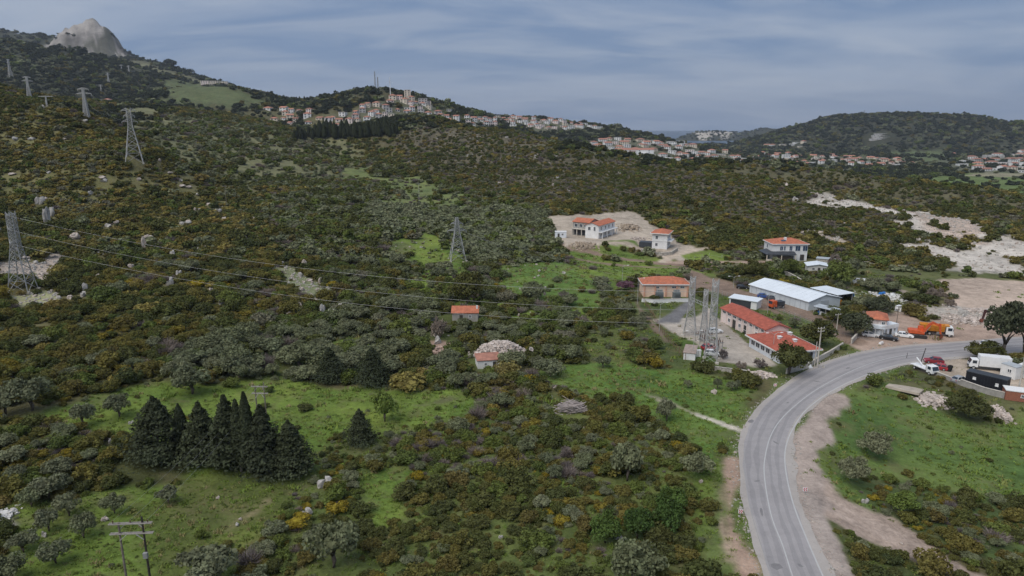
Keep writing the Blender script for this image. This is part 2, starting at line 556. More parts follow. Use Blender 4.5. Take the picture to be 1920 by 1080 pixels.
# ------------------------------------------------------------------ mesh helpers
class MB:
    """collects faces and becomes ONE mesh object"""

    def __init__(s):
        s.v = []; s.f = []; s.m = []

    def add(s, vs, fs, mi=0):
        o = len(s.v)
        s.v += [tuple(p) for p in vs]
        s.f += [tuple(i + o for i in f) for f in fs]
        s.m += [mi] * len(fs)
        return s

    def box(s, c, d, rz=0, mi=0, taper=1.0, ry=0, rx=0):
        """centre, full size, rotation about z"""
        R = Matrix.Rotation(rz, 3, 'Z') @ Matrix.Rotation(ry, 3, 'Y') @ Matrix.Rotation(rx, 3, 'X')
        vs = []
        for z in (-.5, .5):
            k = taper if z > 0 else 1
            for x, y in ((-.5, -.5), (.5, -.5), (.5, .5), (-.5, .5)):
                vs.append(R @ Vector((x * d[0] * k, y * d[1] * k, z * d[2])) + Vector(c))
        return s.add(vs, [(3, 2, 1, 0), (4, 5, 6, 7), (0, 1, 5, 4), (1, 2, 6, 5), (2, 3, 7, 6), (3, 0, 4, 7)], mi)

    def bar(s, a, b, w, h=None, mi=0):
        a = Vector(a); b = Vector(b)
        h = h or w
        d = (b - a)
        if d.length < 1e-6:
            return s
        d.normalize()
        u = d.cross(Vector((0, 0, 1)))
        if u.length < 1e-3:
            u = Vector((1, 0, 0))
        u.normalize()
        n = u.cross(d)
        vs = []
        for p in (a, b):
            for i, j in ((-1, -1), (1, -1), (1, 1), (-1, 1)):
                vs.append(p + u * (i * w / 2) + n * (j * h / 2))
        return s.add(vs, [(0, 1, 2, 3), (7, 6, 5, 4), (0, 4, 5, 1), (1, 5, 6, 2), (2, 6, 7, 3), (3, 7, 4, 0)], mi)

    def tube(s, pts, rads, n=8, mi=0, cap=True):
        rings = []
        P = [Vector(p) for p in pts]
        for i, p in enumerate(P):
            d = (P[min(i + 1, len(P) - 1)] - P[max(i - 1, 0)])
            d.normalize()
            u = d.cross(Vector((0, 0, 1)))
            if u.length < 1e-3:
                u = Vector((1, 0, 0))
            u.normalize()
            w = u.cross(d)
            r = rads[i] if isinstance(rads, (list, tuple)) else rads
            rings.append([p + u * (r * math.cos(2 * math.pi * k / n)) + w * (r * math.sin(2 * math.pi * k / n)) for k in range(n)])
        vs = [q for r in rings for q in r]
        fs = []
        for i in range(len(P) - 1):
            for k in range(n):
                fs.append((i * n + k, i * n + (k + 1) % n, (i + 1) * n + (k + 1) % n, (i + 1) * n + k))
        if cap:
            fs.append(tuple(range(n))[::-1])
            fs.append(tuple((len(P) - 1) * n + k for k in range(n)))
        return s.add(vs, fs, mi)

    def prism(s, prof, y0, y1, mi=0):
        """profile in x-z, extruded along y"""
        n = len(prof)
        vs = [(x, y0, z) for x, z in prof] + [(x, y1, z) for x, z in prof]
        fs = [tuple(range(n)), tuple(range(2 * n - 1, n - 1, -1))]
        for i in range(n):
            j = (i + 1) % n
            fs.append((i, i + n, j + n, j))
        return s.add(vs, fs, mi)

    def mesh(s, name, mats, smooth=False):
        me = bpy.data.meshes.new(name)
        me.from_pydata(s.v, [], s.f)
        for m in (mats if isinstance(mats, (list, tuple)) else [mats]):
            me.materials.append(m)
        if any(s.m):
            me.polygons.foreach_set('material_index', s.m)
        bm = bmesh.new(); bm.from_mesh(me)
        bmesh.ops.recalc_face_normals(bm, faces=bm.faces)
        bm.to_mesh(me); bm.free()
        if smooth:
            me.polygons.foreach_set('use_smooth', [True] * len(me.polygons))
        me.update()
        return me

    def build(s, name, mats, parent=None, loc=None, rz=0, smooth=False, bevel=0):
        me = s.mesh(name, mats, smooth)
        o = bpy.data.objects.new(name, me)
        COL.objects.link(o)
        if parent is not None:
            o.parent = parent
        if loc is not None:
            o.location = loc
        o.rotation_euler[2] = rz
        if bevel:
            b = o.modifiers.new('bevel', 'BEVEL'); b.width = bevel; b.segments = 2; b.limit_method = 'ANGLE'
        return o


def tag(o, label=None, cat=None, group=None, kind=None):
    if label: o['label'] = label
    if cat: o['category'] = cat
    if group: o['group'] = group
    if kind: o['kind'] = kind
    return o


def empty(name, loc, rz=0, label=None, cat=None, group=None):
    o = bpy.data.objects.new(name, None)
    o.empty_display_size = .5
    COL.objects.link(o)
    o.location = loc
    o.rotation_euler[2] = rz
    return tag(o, label, cat, group)


def inst(name, me, parent=None, loc=(0, 0, 0), rz=0, scale=None, rot=None):
    o = bpy.data.objects.new(name, me)
    COL.objects.link(o)
    if parent is not None:
        o.parent = parent
    o.location = loc
    o.rotation_euler = rot if rot is not None else (0, 0, rz)
    if scale is not None:
        o.scale = scale if isinstance(scale, (tuple, list)) else (scale,) * 3
    return o


# ------------------------------------------------------------------ land cover (plan polygons on the ground)
def poly_sdf(x, y, P):
    """signed distance, negative inside"""
    n = len(P)
    d = np.full(x.shape, 1e18); inside = np.zeros(x.shape, bool)
    for i in range(n):
        a = P[i]; b = P[(i + 1) % n]
        e = b - a
        wx, wy = x - a[0], y - a[1]
        t = np.clip((wx * e[0] + wy * e[1]) / max(e @ e, 1e-9), 0, 1)
        d = np.minimum(d, (wx - e[0] * t) ** 2 + (wy - e[1] * t) ** 2)
        c = ((a[1] > y) != (b[1] > y))
        with np.errstate(divide='ignore', invalid='ignore'):
            xi = (b[0] - a[0]) * (y - a[1]) / (b[1] - a[1]) + a[0]
        inside ^= c & (x < xi)
    d = np.sqrt(d)
    return np.where(inside, -d, d)


GRASS = (.130, .185, .036); LUSH = (.108, .172, .038); FIELD = (.098, .150, .040); DRY = (.150, .142, .060); PALEGREEN = (.135, .165, .060)
TAN = (.420, .345, .270); PINK = (.375, .275, .215); BROWN = (.230, .165, .125); WHITE = (.520, .470, .410); GREYTAN = (.40, .35, .295)
SCRUB = (.110, .100, .046); GREYSCRUB = (.105, .092, .062); CONC = (.46, .42, .36)
ZONES = []          # dict(poly, col, soft, noise, dens, kinds)


def zone(pts, col, soft=2.0, noise=3.0, dens=0.0, kinds=None, grass=0.0, key='', small=1.0):
    P = np.array([tuple(G(*p))[:2] for p in pts])
    ZONES.append(dict(P=P, col=col, soft=soft, noise=noise, dens=dens, kinds=kinds, grass=grass, key=key, small=small,
                      bb=(P.min(0) - 30, P.max(0) + 30)))


def track(pts, width, col, soft=.8, noise=1.0, key='track'):
    C = np.array([tuple(G(*p))[:2] for p in pts])
    C = catmull(C, 5)
    ZONES.append(dict(C=C, w=width / 2, col=col, soft=soft, noise=noise, dens=0.0, kinds=None, grass=0, key=key, small=1.0,
                      bb=(C.min(0) - 15, C.max(0) + 15)))


# long middle ridge: low grey scrub with stones
zone([(735, 226), (960, 248), (1120, 279), (1280, 314), (1440, 342), (1600, 380), (1690, 400), (1690, 470), (1560, 455), (1300, 395), (1010, 392), (860, 350), (740, 300)], GREYSCRUB, 20, 25, .85, 'ridge', key='ridge', small=.75)
zone([(1360, 308), (1500, 310), (1700, 345), (1940, 382), (1940, 440), (1700, 385), (1500, 352), (1330, 318)], (.11, .10, .055), 8, 10, .8, 'ridge', small=.8)
# hillside behind the spur
zone([(330, 330), (420, 345), (640, 345), (720, 300), (640, 262), (480, 235), (330, 215), (200, 215), (250, 262)], (.155, .155, .080), 15, 20, .42, 'valley', .6, small=1.0)
# upper left slope: thinner, grassier, golden
zone([(0, 195), (150, 215), (235, 280), (330, 350), (430, 385), (470, 430), (330, 430), (150, 395), (0, 370)], (.150, .142, .060), 10, 14, .90, 'upper', .5, small=.85)
# valley belt
zone([(480, 400), (640, 330), (740, 310), (880, 360), (1030, 395), (1040, 460), (1190, 530), (1220, 640), (1200, 690), (1000, 690), (880, 740), (700, 720), (420, 715), (330, 690), (470, 600), (640, 560), (560, 470)], (.078, .095, .030), 6, 8, .72, 'valley')
zone([(690, 382), (1000, 392), (1045, 420), (1045, 462), (900, 500), (790, 455), (700, 430)], (.070, .092, .028), 5, 5, .95, 'olive')
zone([(400, 640), (640, 610), (720, 640), (720, 705), (400, 722), (330, 690)], (.075, .100, .028), 4, 4, .62, 'olive')
# meadows in the valley
zone([(705, 335), (780, 332), (880, 366), (880, 396), (800, 385), (715, 385)], PALEGREEN, 4, 6, .12, 'valley', 1)
zone([(640, 316), (690, 314), (700, 338), (650, 338)], PALEGREEN, 3, 3, .1, 'valley', 1)
zone([(755, 425), (840, 445), (905, 480), (890, 525), (800, 556), (705, 530), (790, 500), (725, 465)], GRASS, 2, 4, .16, 'valley', 1)
zone([(930, 498), (1060, 488), (1130, 525), (1125, 582), (990, 580), (940, 550)], LUSH, 2, 2, .03, 'valley', 1)
zone([(1050, 462), (1180, 474), (1260, 488), (1340, 515), (1300, 528), (1190, 528), (1170, 552), (1105, 530), (1070, 500)], GRASS, 2, 2, .02, 'valley', 1)
zone([(830, 545), (905, 560), (1040, 560), (1130, 595), (1130, 612), (1000, 605), (905, 585), (840, 570)], GRASS, 2, 3, .25, 'valley', 1)
zone([(1080, 640), (1170, 610), (1215, 650), (1190, 690), (1090, 675)], (.105, .125, .038), 2, 3, .14, 'valley', 1)
zone([(600, 635), (700, 630), (720, 660), (640, 690)], GRASS, 2, 2, .15, 'olive', 1)
zone([(700, 470), (760, 452), (775, 480), (715, 495)], (.12, .14, .05), 2, 4, .15, 'valley', 1)
zone([(590, 545), (660, 540), (700, 565), (640, 580)], (.13, .14, .055), 2, 4, .15, 'valley', 1)
zone([(1150, 560), (1215, 570), (1215, 600), (1160, 600)], (.11, .14, .04), 2, 3, .12, 'valley', 1)
# wide meadow with the cypresses
zone([(0, 1120), (0, 800), (60, 770), (250, 712), (330, 705), (420, 722), (500, 716), (700, 722), (860, 735), (895, 765), (880, 795), (760, 805), (690, 830), (600, 862), (560, 890), (570, 955), (480, 1010), (400, 1120)], GRASS, 2, 3, .05, 'meadow', 1, key='meadow')
zone([(230, 960), (420, 880), (560, 890), (540, 960), (380, 1080), (280, 1080)], (.090, .112, .030), 3, 3, .02, 'meadow', 1)
zone([(0, 830), (100, 790), (200, 810), (340, 850), (330, 900), (200, 925), (60, 950), (0, 940)], (.075, .082, .03), 2, 2, .8, 'front', key='clump')
# centre right meadow
zone([(985, 700), (1040, 682), (1130, 678), (1300, 693), (1395, 712), (1440, 738), (1400, 785), (1372, 815), (1365, 860), (1345, 900), (1290, 850), (1240, 790), (1120, 745), (1010, 722)], LUSH, 2, 2.5, .03, 'meadow', 1)
zone([(1290, 850), (1345, 860), (1375, 870), (1345, 960), (1330, 1040), (1345, 1120), (1270, 1120), (1290, 980), (1260, 900)], GRASS, 1.5, 2, .12, 'meadow', 1)
# scrub in front of the camera
zone([(640, 830), (900, 790), (1010, 722), (1240, 800), (1320, 900), (1290, 1120), (420, 1120), (570, 955)], (.105, .130, .038), 3, 3, .60, 'front', .8)
zone([(700, 900), (760, 880), (740, 960), (700, 990)], GRASS, 1, 2, .05, 'meadow', 1)
# grassy road verges
zone([(1300, 1120), (1325, 960), (1345, 860), (1375, 790), (1460, 712), (1600, 655), (1740, 660), (1725, 690), (1610, 730), (1565, 800), (1562, 900), (1620, 985), (1700, 1120)], (.105, .140, .042), 1.2, 1.0, .035, 'meadow', 1)
# right-hand field
zone([(1725, 690), (1640, 712), (1572, 770), (1548, 850), (1560, 905), (1640, 970), (1760, 1010), (1940, 1085), (2200, 1120), (2200, 760), (1900, 760), (1820, 770), (1760, 740)], FIELD, 2, 2, .05, 'meadow', 1, key='field')
zone([(1600, 890), (1680, 900), (1780, 930), (1940, 960), (1940, 1080), (1780, 1015), (1660, 965)], (.062, .088, .03), 2, 2, .75, 'front')
zone([(1520, 925), (1580, 960), (1700, 1040), (1800, 1120), (1570, 1120), (1530, 1010)], (.075, .092, .03), 1.5, 1.5, .45, 'front', .7)
zone([(1640, 712), (1720, 680), (1790, 735), (1900, 745), (1940, 770), (1830, 785), (1720, 750)], (.10, .105, .045), 2, 2, .3, 'front', .6)
# settled flat
zone([(1190, 520), (1300, 508), (1410, 545), (1440, 560), (1500, 600), (1600, 640), (1530, 690), (1480, 705), (1400, 712), (1300, 692), (1230, 690), (1190, 600)], (.090, .112, .038), 2, 2, .08, 'valley', 1, key='yard')
zone([(1560, 500), (1700, 505), (1900, 510), (1920, 530), (1770, 530), (1700, 600), (1600, 580), (1560, 545)], (.105, .118, .045), 2, 3, .18, 'valley', 1, key='yard')
zone([(1300, 470), (1420, 480), (1560, 495), (1560, 540), (1420, 520), (1300, 505)], (.10, .11, .045), 3, 3, .45, 'valley', 1)
zone([(1225, 600), (1300, 594), (1330, 578), (1352, 604), (1408, 648), (1455, 685), (1420, 690), (1330, 676), (1290, 640)], GREYTAN, .6, 1, 0, key='bare')
zone([(1262, 628), (1300, 640), (1345, 678), (1318, 684), (1290, 668)], (.085, .13, .03), .6, .6, 0, None, 1)
zone([(1275, 530), (1300, 520), (1350, 525), (1420, 548), (1500, 580), (1590, 612), (1600, 640), (1540, 612), (1450, 585), (1340, 545), (1300, 548)], BROWN, 1, 2, 0, key='bare')
zone([(1230, 605), (1278, 572), (1292, 560), (1300, 572), (1272, 606)], (.16, .155, .155), .4, .3, 0, key='bare')
zone([(1440, 565), (1520, 598), (1600, 628), (1560, 640), (1490, 605)], (.105, .13, .045), 1, 1, .12, 'valley', 1)
zone([(1600, 636), (1612, 618), (1660, 600), (1690, 582), (1730, 600), (1760, 590), (1790, 560), (1900, 560), (2000, 570), (2000, 640), (1840, 648), (1700, 656), (1620, 660)], PINK, 1, 2, 0, key='bare')
zone([(1765, 524), (1830, 522), (2000, 535), (2000, 600), (1900, 580), (1850, 602), (1790, 590), (1780, 560)], (.44, .345, .275), 1, 2, 0, key='bare')
zone([(1690, 585), (1760, 600), (1850, 605), (1860, 590), (1780, 575), (1720, 572)], (.43, .385, .33), 2, 3, 0, key='rubble')
zone([(1715, 690), (1770, 665), (1870, 690), (1960, 720), (1960, 745), (1880, 738), (1800, 715), (1770, 712)], TAN, .6, 1, 0, key='bare')
# quarry scar and pale strips
zone([(1515, 358), (1560, 366), (1640, 385), (1700, 392), (1690, 402), (1600, 388), (1545, 388), (1520, 376)], WHITE, 1.5, 4, .1, 'ridge', key='rock')
zone([(1675, 393), (1730, 392), (1790, 402), (1850, 428), (1930, 462), (1960, 520), (1880, 515), (1820, 510), (1760, 482), (1715, 470), (1705, 430)], WHITE, 2, 6, .10, 'ridge', key='rock')
zone([(1700, 396), (1780, 402), (1840, 430), (1850, 462), (1790, 452), (1740, 430)], (.47, .375, .305), 3, 4, 0, key='rock')
zone([(1500, 432), (1540, 436), (1580, 452), (1550, 455), (1505, 443)], TAN, 1, 3, .05, 'ridge', key='rock')
# building sites in the middle
zone([(1028, 405), (1100, 402), (1185, 398), (1240, 432), (1300, 462), (1285, 492), (1245, 478), (1195, 458), (1160, 455), (1075, 466), (1045, 455)], (.41, .345, .275), 1.5, 3, 0, key='bare')
zone([(1130, 452), (1190, 452), (1200, 466), (1140, 470)], GRASS, 1, 1, 0, None, 1)
zone([(1272, 478), (1330, 468), (1375, 480), (1360, 490), (1290, 488)], GRASS, 1, 1, .05, 'valley', 1)
# stone heaps of the left hill
zone([(0, 500), (40, 485), (75, 490), (110, 460), (118, 480), (90, 520), (70, 530), (0, 520)], (.42, .35, .29), 1.5, 2, .03, 'left', key='rock')
zone([(20, 555), (90, 540), (125, 548), (118, 570), (85, 580), (30, 575)], (.30, .30, .16), 1.5, 2, .08, 'left', .7, key='rock')
zone([(520, 490), (560, 500), (600, 530), (640, 545), (600, 600), (590, 575), (540, 525)], (.20, .215, .11), 2, 4, .25, 'left', .7, key='rock')
zone([(890, 655), (985, 655), (990, 672), (890, 672)], (.46, .38, .32), 1, 1, 0, key='bare')
zone([(800, 640), (850, 640), (840, 670), (815, 668)], (.36, .25, .19), 1, 1, 0, key='bare')
# far plain and hills
zone([(1690, 340), (1790, 325), (1960, 318), (1960, 370), (1800, 352)], (.115, .160, .05), 12, 14, .10, 'far', key='farplain')
zone([(1850, 322), (1960, 326), (1960, 333), (1800, 330)], (.25, .23, .15), 6, 6, 0, key='farplain')
zone([(300, 160), (375, 154), (440, 167), (503, 190), (500, 198), (420, 202), (310, 199)], (.092, .112, .050), 12, 15, .015, 'far', key='greenhill')
zone([(225, 110), (300, 122), (390, 155), (340, 150), (240, 125)], (.125, .125, .068), 20, 25, .08, 'far', key='greenhill')
zone([(120, 196), (320, 196), (320, 205), (120, 206)], (.17, .17, .09), 10, 10, .15, 'far')
# the distant town stands on open ground
TG = (.105, .110, .070)
zone([(1062, 276), (1130, 262), (1240, 264), (1300, 272), (1300, 300), (1240, 304), (1150, 296)], TG, 20, 30, .30, 'far')
zone([(1300, 280), (1480, 286), (1720, 296), (1725, 316), (1600, 314), (1480, 310), (1400, 308), (1330, 312), (1290, 306)], TG, 20, 30, .22, 'far')
zone([(1720, 300), (1800, 292), (1960, 280), (1960, 326), (1800, 322), (1720, 316)], TG, 20, 30, .22, 'far')
zone([(860, 221), (960, 221), (1040, 226), (1140, 240), (1145, 246), (1040, 246), (960, 242), (870, 238)], TG, 20, 30, .25, 'far')
zone([(700, 198), (745, 183), (800, 195), (850, 214), (870, 234), (800, 236), (720, 240), (640, 244), (600, 234), (640, 215)], TG, 15, 25, .40, 'far')
zone([(1660, 286), (1780, 284), (1820, 294), (1740, 304), (1650, 300)], (.100, .128, .055), 20, 20, .15, 'far')
# tracks
track([(1062, 468), (1110, 474), (1160, 484), (1250, 495), (1340, 500), (1410, 498)], 4.0, BROWN)
track([(1048, 462), (1070, 482), (1130, 494), (1200, 500), (1290, 502)], 3.0, BROWN)
track([(1245, 490), (1262, 480), (1300, 470), (1340, 464), (1400, 462)], 4.0, TAN)
track([(1262, 492), (1300, 492), (1380, 492), (1440, 492)], 4.0, PINK)
track([(1285, 504), (1320, 522), (1390, 548), (1450, 572), (1530, 600), (1600, 640)], 4.5, BROWN)
track([(1140, 455), (1190, 462), (1240, 480)], 4.0, TAN)
track([(1600, 487), (1700, 500), (1800, 507), (1960, 513)], 3.0, (.30, .275, .235))
track([(1690, 545), (1720, 570), (1740, 598)], 4.0, (.35, .29, .235))
track([(1205, 540), (1195, 570), (1225, 610), (1250, 640)], 1.2, (.2, .15, .11))
track([(1300, 775), (1340, 790), (1385, 806)], 1.1, (.5, .45, .37), .4, .6)
track([(1210, 740), (1260, 758), (1300, 775)], .7, (.28, .26, .17), .5, .8)
track([(500, 940), (470, 965), (450, 975), (415, 1005)], .5, (.22, .18, .10), 1.0, 1.6)
track([(0, 970), (20, 985)], 2.5, (.5, .45, .4), .5, 1.2)
track([(700, 740), (780, 760), (840, 750)], .8, (.13, .135, .06), 1, 1.5)
DIRT_C = [(1506, 900), (1540, 935), (1585, 962), (1650, 992), (1720, 1032), (1830, 1085), (1960, 1150)]
track(DIRT_C, 7.0, (.40, .31, .25), .6, 1.8)
track([(p[0] - 9, p[1] + 3) for p in DIRT_C[1:]], .8, (.46, .36, .295), .4, .6)
track([(p[0] + 10, p[1] - 2) for p in DIRT_C[1:]], .8, (.46, .36, .295), .4, .6)
track([(1520, 800), (1516, 860), (1520, 905)], 1.6, (.30, .275, .26), .7, 1.8)
track([(1372, 862), (1372, 900), (1368, 950), (1372, 1000), (1392, 1040), (1405, 1100)], 3.6, (.34, .24, .18), 1.0, 1.7)
track([(1352, 950), (1356, 1000), (1372, 1050)], 2.2, (.38, .28, .21), 1.0, 1.7)
track([(1560, 745), (1530, 790), (1512, 840), (1506, 890), (1512, 930)], 5.0, (.37, .30, .255), .8, 2.0)
track([(1505, 930), (1524, 980), (1555, 1040), (1590, 1100)], 2.6, (.36, .30, .26), .6, 1.6)
track([(1640, 690), (1600, 705), (1560, 730)], 2.0, (.36, .27, .22), .5, .6)
track([(1500, 722), (1460, 745), (1425, 778), (1402, 812)], 1.3, (.40, .34, .27), .3, .5)
track([(1620, 664), (1560, 690), (1500, 722)], 1.5, (.36, .28, .225), .4, .8)


def cover(x, y, want_dens=False):
    """colour (n,3), shrub density, kind index, grass factor, size factor"""
    n = len(x)
    wob = fbm(x, y, 9, 4, 11)
    big = fbm(x, y, 60, 4, 12)
    col = np.empty((n, 3)); col[:] = SCRUB
    col *= (1 + .5 * big)[:, None]
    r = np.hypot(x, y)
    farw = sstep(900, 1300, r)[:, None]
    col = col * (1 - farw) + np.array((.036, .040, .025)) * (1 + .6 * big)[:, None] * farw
    dens = np.full(n, .95)
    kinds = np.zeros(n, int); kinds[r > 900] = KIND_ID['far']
    grass = np.zeros(n); small = np.ones(n); bare = np.zeros(n)
    for z in ZONES:
        (x0, y0), (x1, y1) = z['bb']
        m = np.nonzero((x > x0) & (x < x1) & (y > y0) & (y < y1))[0]
        if not len(m):
            continue
        if 'C' in z:
            d, _ = polyline_dist(x[m], y[m], z['C'])
            d = d - z['w']
        else:
            d = poly_sdf(x[m], y[m], z['P'])
        d = d + wob[m] * 2 * z['noise']
        w = 1 - sstep(-z['soft'], z['soft'], d)
        if z['key'] == 'rock':
            w = w * sstep(-.44, -.27, fbm(x[m], y[m], 13, 4, 23) + .18 * vnoise(x[m] / 1.3, y[m] / 1.3))
        c = np.array(z['col'])
        col[m] = col[m] * (1 - w[:, None]) + c * w[:, None]
        dens[m] = dens[m] * (1 - w) + z['dens'] * w
        grass[m] = grass[m] * (1 - w) + z['grass'] * w
        small[m] = small[m] * (1 - w) + z['small'] * w
        if z['key'] in ('bare', 'rock', 'track', 'rubble'):
            bare[m] = np.maximum(bare[m], w)
        if z['kinds']:
            k = m[w > .5]
            kinds[k] = KIND_ID[z['kinds']]
    return col, dens, kinds, grass, small, bare


KIND_ID = {'left': 0, 'ridge': 1, 'valley': 2, 'olive': 3, 'front': 4, 'meadow': 5, 'far': 6, 'upper': 7}

# ------------------------------------------------------------------ the ground sheet
gcol, gd, gk, gg, gs, gb = cover(gx, gy)
# bare limestone on the rock peak and on the cliff of the peninsula
rk = np.clip((ridge_h(gx, gy, ROCK) - (gz - 20)) / 20, 0, 1) * (np.hypot(gx, gy) > 1800)
rk = np.where(fbm(gx, gy, 40, 4, 21) > -.28, rk, rk * .25)
rock_tone = np.clip(1 + 1.1 * fbm(gx, gy, 46, 4, 27) + .55 * fbm(gx, gy, 15, 3, 28), .35, 1.5)  # random rock tone; the dark of crevices is put into the colour
gcol = gcol * (1 - rk[:, None]) + np.array((.25, .228, .208)) * (rk * rock_tone)[:, None]
cl = (gy > 4200) & (gy < 4700) & (gx > 1150) & (gx < 1480) & (gz > SEA + .5)
gcol[cl & (fbm(gx, gy, 60, 4, 22) > -.1) & (gx - 1180 - (gy - 4380) * .6 < 170)] = (.42, .38, .33)
gb = np.maximum(gb, rk)
me = bpy.data.meshes.new('ground')
nv = NA * NR
me.vertices.add(nv)
me.vertices.foreach_set('co', np.column_stack([gx, gy, gz]).astype('f').ravel())
ii, jj = np.meshgrid(np.arange(NR - 1), np.arange(NA), indexing='ij')
j2 = (jj + 1) % NA
quads = np.stack([ii * NA + jj, ii * NA + j2, (ii + 1) * NA + j2, (ii + 1) * NA + jj], -1).reshape(-1, 4)[:, ::-1]
nf = len(quads)
me.loops.add(nf * 4)
me.loops.foreach_set('vertex_index', quads.ravel().astype('i'))
me.polygons.add(nf)
me.polygons.foreach_set('loop_start', np.arange(0, nf * 4, 4, dtype='i'))
me.polygons.foreach_set('use_smooth', np.ones(nf, bool))
me.update(calc_edges=True)
ca = me.color_attributes.new('cover', 'FLOAT_COLOR', 'POINT')
ca.data.foreach_set('color', np.column_stack([gcol, np.ones(nv)]).astype('f').ravel())
for nm, arr in (('bare', gb), ('grass', gg)):
    at_ = me.attributes.new(nm, 'FLOAT', 'POINT')
    at_.data.foreach_set('value', arr.astype('f'))
ground = bpy.data.objects.new('ground', me)
COL.objects.link(ground)
tag(ground, kind='structure')

gm = bpy.data.materials.new('ground_cover')
gm.use_nodes = True
t = gm.node_tree
b = t.nodes['Principled BSDF']
b.inputs['Roughness'].default_value = .95
b.inputs['Specular IOR Level'].default_value = .15
av = N(t, 'ShaderNodeVertexColor', layer_name='cover')
ab = N(t, 'ShaderNodeAttribute', attribute_name='bare')
ag = N(t, 'ShaderNodeAttribute', attribute_name='grass')
tcn = N(t, 'ShaderNodeTexCoord')


def gnoise(scale, detail=5, rough=.65):
    n_ = N(t, 'ShaderNodeTexNoise')
    n_.inputs['Scale'].default_value = scale
    n_.inputs['Detail'].default_value = detail
    n_.inputs['Roughness'].default_value = rough
    L(t, tcn.outputs['Object'], n_.inputs[0])
    return n_.outputs[0]


n1 = gnoise(.045, 2); n2 = gnoise(.33, 4); n3 = gnoise(1.6, 3, .75)
val = M('ADD', 1.0, M('ADD', M('MULTIPLY', M('SUBTRACT', n1, .5, tree=t), 1.3, tree=t), M('ADD', M('MULTIPLY', M('SUBTRACT', n2, .5, tree=t), 1.3, tree=t), M('MULTIPLY', M('SUBTRACT', n3, .5, tree=t), 1.1, tree=t), tree=t), tree=t), tree=t)
val2 = M('ADD', 1.0, M('MULTIPLY', M('SUBTRACT', val, 1.0, tree=t), M('SUBTRACT', 1.0, M('MULTIPLY', ab.outputs['Fac'], .15, tree=t), tree=t), tree=t), tree=t)
hs = N(t, 'ShaderNodeHueSaturation')
L(t, av.outputs[0], hs.inputs['Color'])
L(t, M('MAXIMUM', val2, .25, tree=t), hs.inputs['Value'])
L(t, M('ADD', .5, M('MULTIPLY', M('SUBTRACT', n1, .5, tree=t), M('MULTIPLY', ag.outputs['Fac'], -.10, tree=t), tree=t), tree=t), hs.inputs['Hue'])
# dry straw patches in grass and soil
pn = gnoise(.16, 4, .7)
pm = N(t, 'ShaderNodeMapRange'); pm.inputs['From Min'].default_value = .50; pm.inputs['From Max'].default_value = .66
L(t, pn, pm.inputs[0])
cc = mixc(t, M('MULTIPLY', pm.outputs[0], M('MULTIPLY', M('SUBTRACT', 1.0, ab.outputs['Fac'], tree=t), .45, tree=t), tree=t), hs.outputs[0], (.165, .140, .072))
L(t, cc, b.inputs['Base Color'])
bp = N(t, 'ShaderNodeBump'); bp.inputs['Strength'].default_value = .6; bp.inputs['Distance'].default_value = .5
L(t, n3, bp.inputs['Height'])
L(t, bp.outputs[0], b.inputs['Normal'])
me.materials.append(gm)

# ------------------------------------------------------------------ sea
sm = MB()
S_ = 15000.0
sm.add([(-S_, 1500, SEA), (S_, 1500, SEA), (S_, S_, SEA), (-S_, S_, SEA)], [(0, 1, 2, 3)])
sea_m = material('sea_water', (.030, .060, .095), .38, .1, .004, spec=.5, bump=.3, bscale=.05)
sea = sm.build('sea', sea_m)
tag(sea, kind='structure')

# ------------------------------------------------------------------ road, markings
def strip(name, A, B, z, m, kind='structure'):
    mb = MB()
    n = len(A)
    vs = [(a[0], a[1], z) for a in A] + [(q[0], q[1], z) for q in B]
    mb.add(vs, [(i, i + n, i + n + 1, i + 1) for i in range(n - 1)])
    o = mb.build(name, m)
    if kind:
        tag(o, kind=kind)
    return o


def asphalt_mat(name, col, wear):
    m = bpy.data.materials.new(name); m.use_nodes = True
    t = m.node_tree; b = t.nodes['Principled BSDF']
    b.inputs['Roughness'].default_value = .88; b.inputs['Specular IOR Level'].default_value = .25
    tc_ = N(t, 'ShaderNodeTexCoord')

    def nz(scale, detail=5, r=.6):
        n_ = N(t, 'ShaderNodeTexNoise'); n_.inputs['Scale'].default_value = scale; n_.inputs['Detail'].default_value = detail; n_.inputs['Roughness'].default_value = r
        L(t, tc_.outputs['Object'], n_.inputs[0]); return n_.outputs[0]
    a, c, f = nz(.09), nz(.8), nz(9, 3)
    v = M('ADD', 1.0, M('ADD', M('MULTIPLY', M('SUBTRACT', a, .5, tree=t), .5, tree=t), M('ADD', M('MULTIPLY', M('SUBTRACT', c, .5, tree=t), .32, tree=t), M('MULTIPLY', M('SUBTRACT', f, .5, tree=t), .25, tree=t), tree=t), tree=t), tree=t)
    h = N(t, 'ShaderNodeHueSaturation'); h.inputs['Color'].default_value = (*col, 1)
    L(t, v, h.inputs['Value'])
    mr = N(t, 'ShaderNodeMapRange'); mr.inputs['From Min'].default_value = .60; mr.inputs['From Max'].default_value = .68
    L(t, nz(.35, 5, .7), mr.inputs[0])
    cc = mixc(t, M('MULTIPLY', mr.outputs[0], .5, tree=t), h.outputs[0], wear)
    L(t, cc, b.inputs['Base Color'])
    bp = N(t, 'ShaderNodeBump'); bp.inputs['Strength'].default_value = .25; bp.inputs['Distance'].default_value = .02
    L(t, f, bp.inputs['Height']); L(t, bp.outputs[0], b.inputs['Normal'])
    MATS[name] = m
    return m


asph = asphalt_mat('worn_asphalt', (.315, .295, .290), (.24, .225, .22))
asph2 = asphalt_mat('wheel_track_asphalt', (.272, .256, .254), (.22, .208, .206))
asph3 = asphalt_mat('pale_asphalt_edge', (.37, .335, .305), (.22, .2, .19))
road = strip('road', RL, RR, 0.0, asph)


def lerp_edge(f):
    return RL + (RR - RL) * f


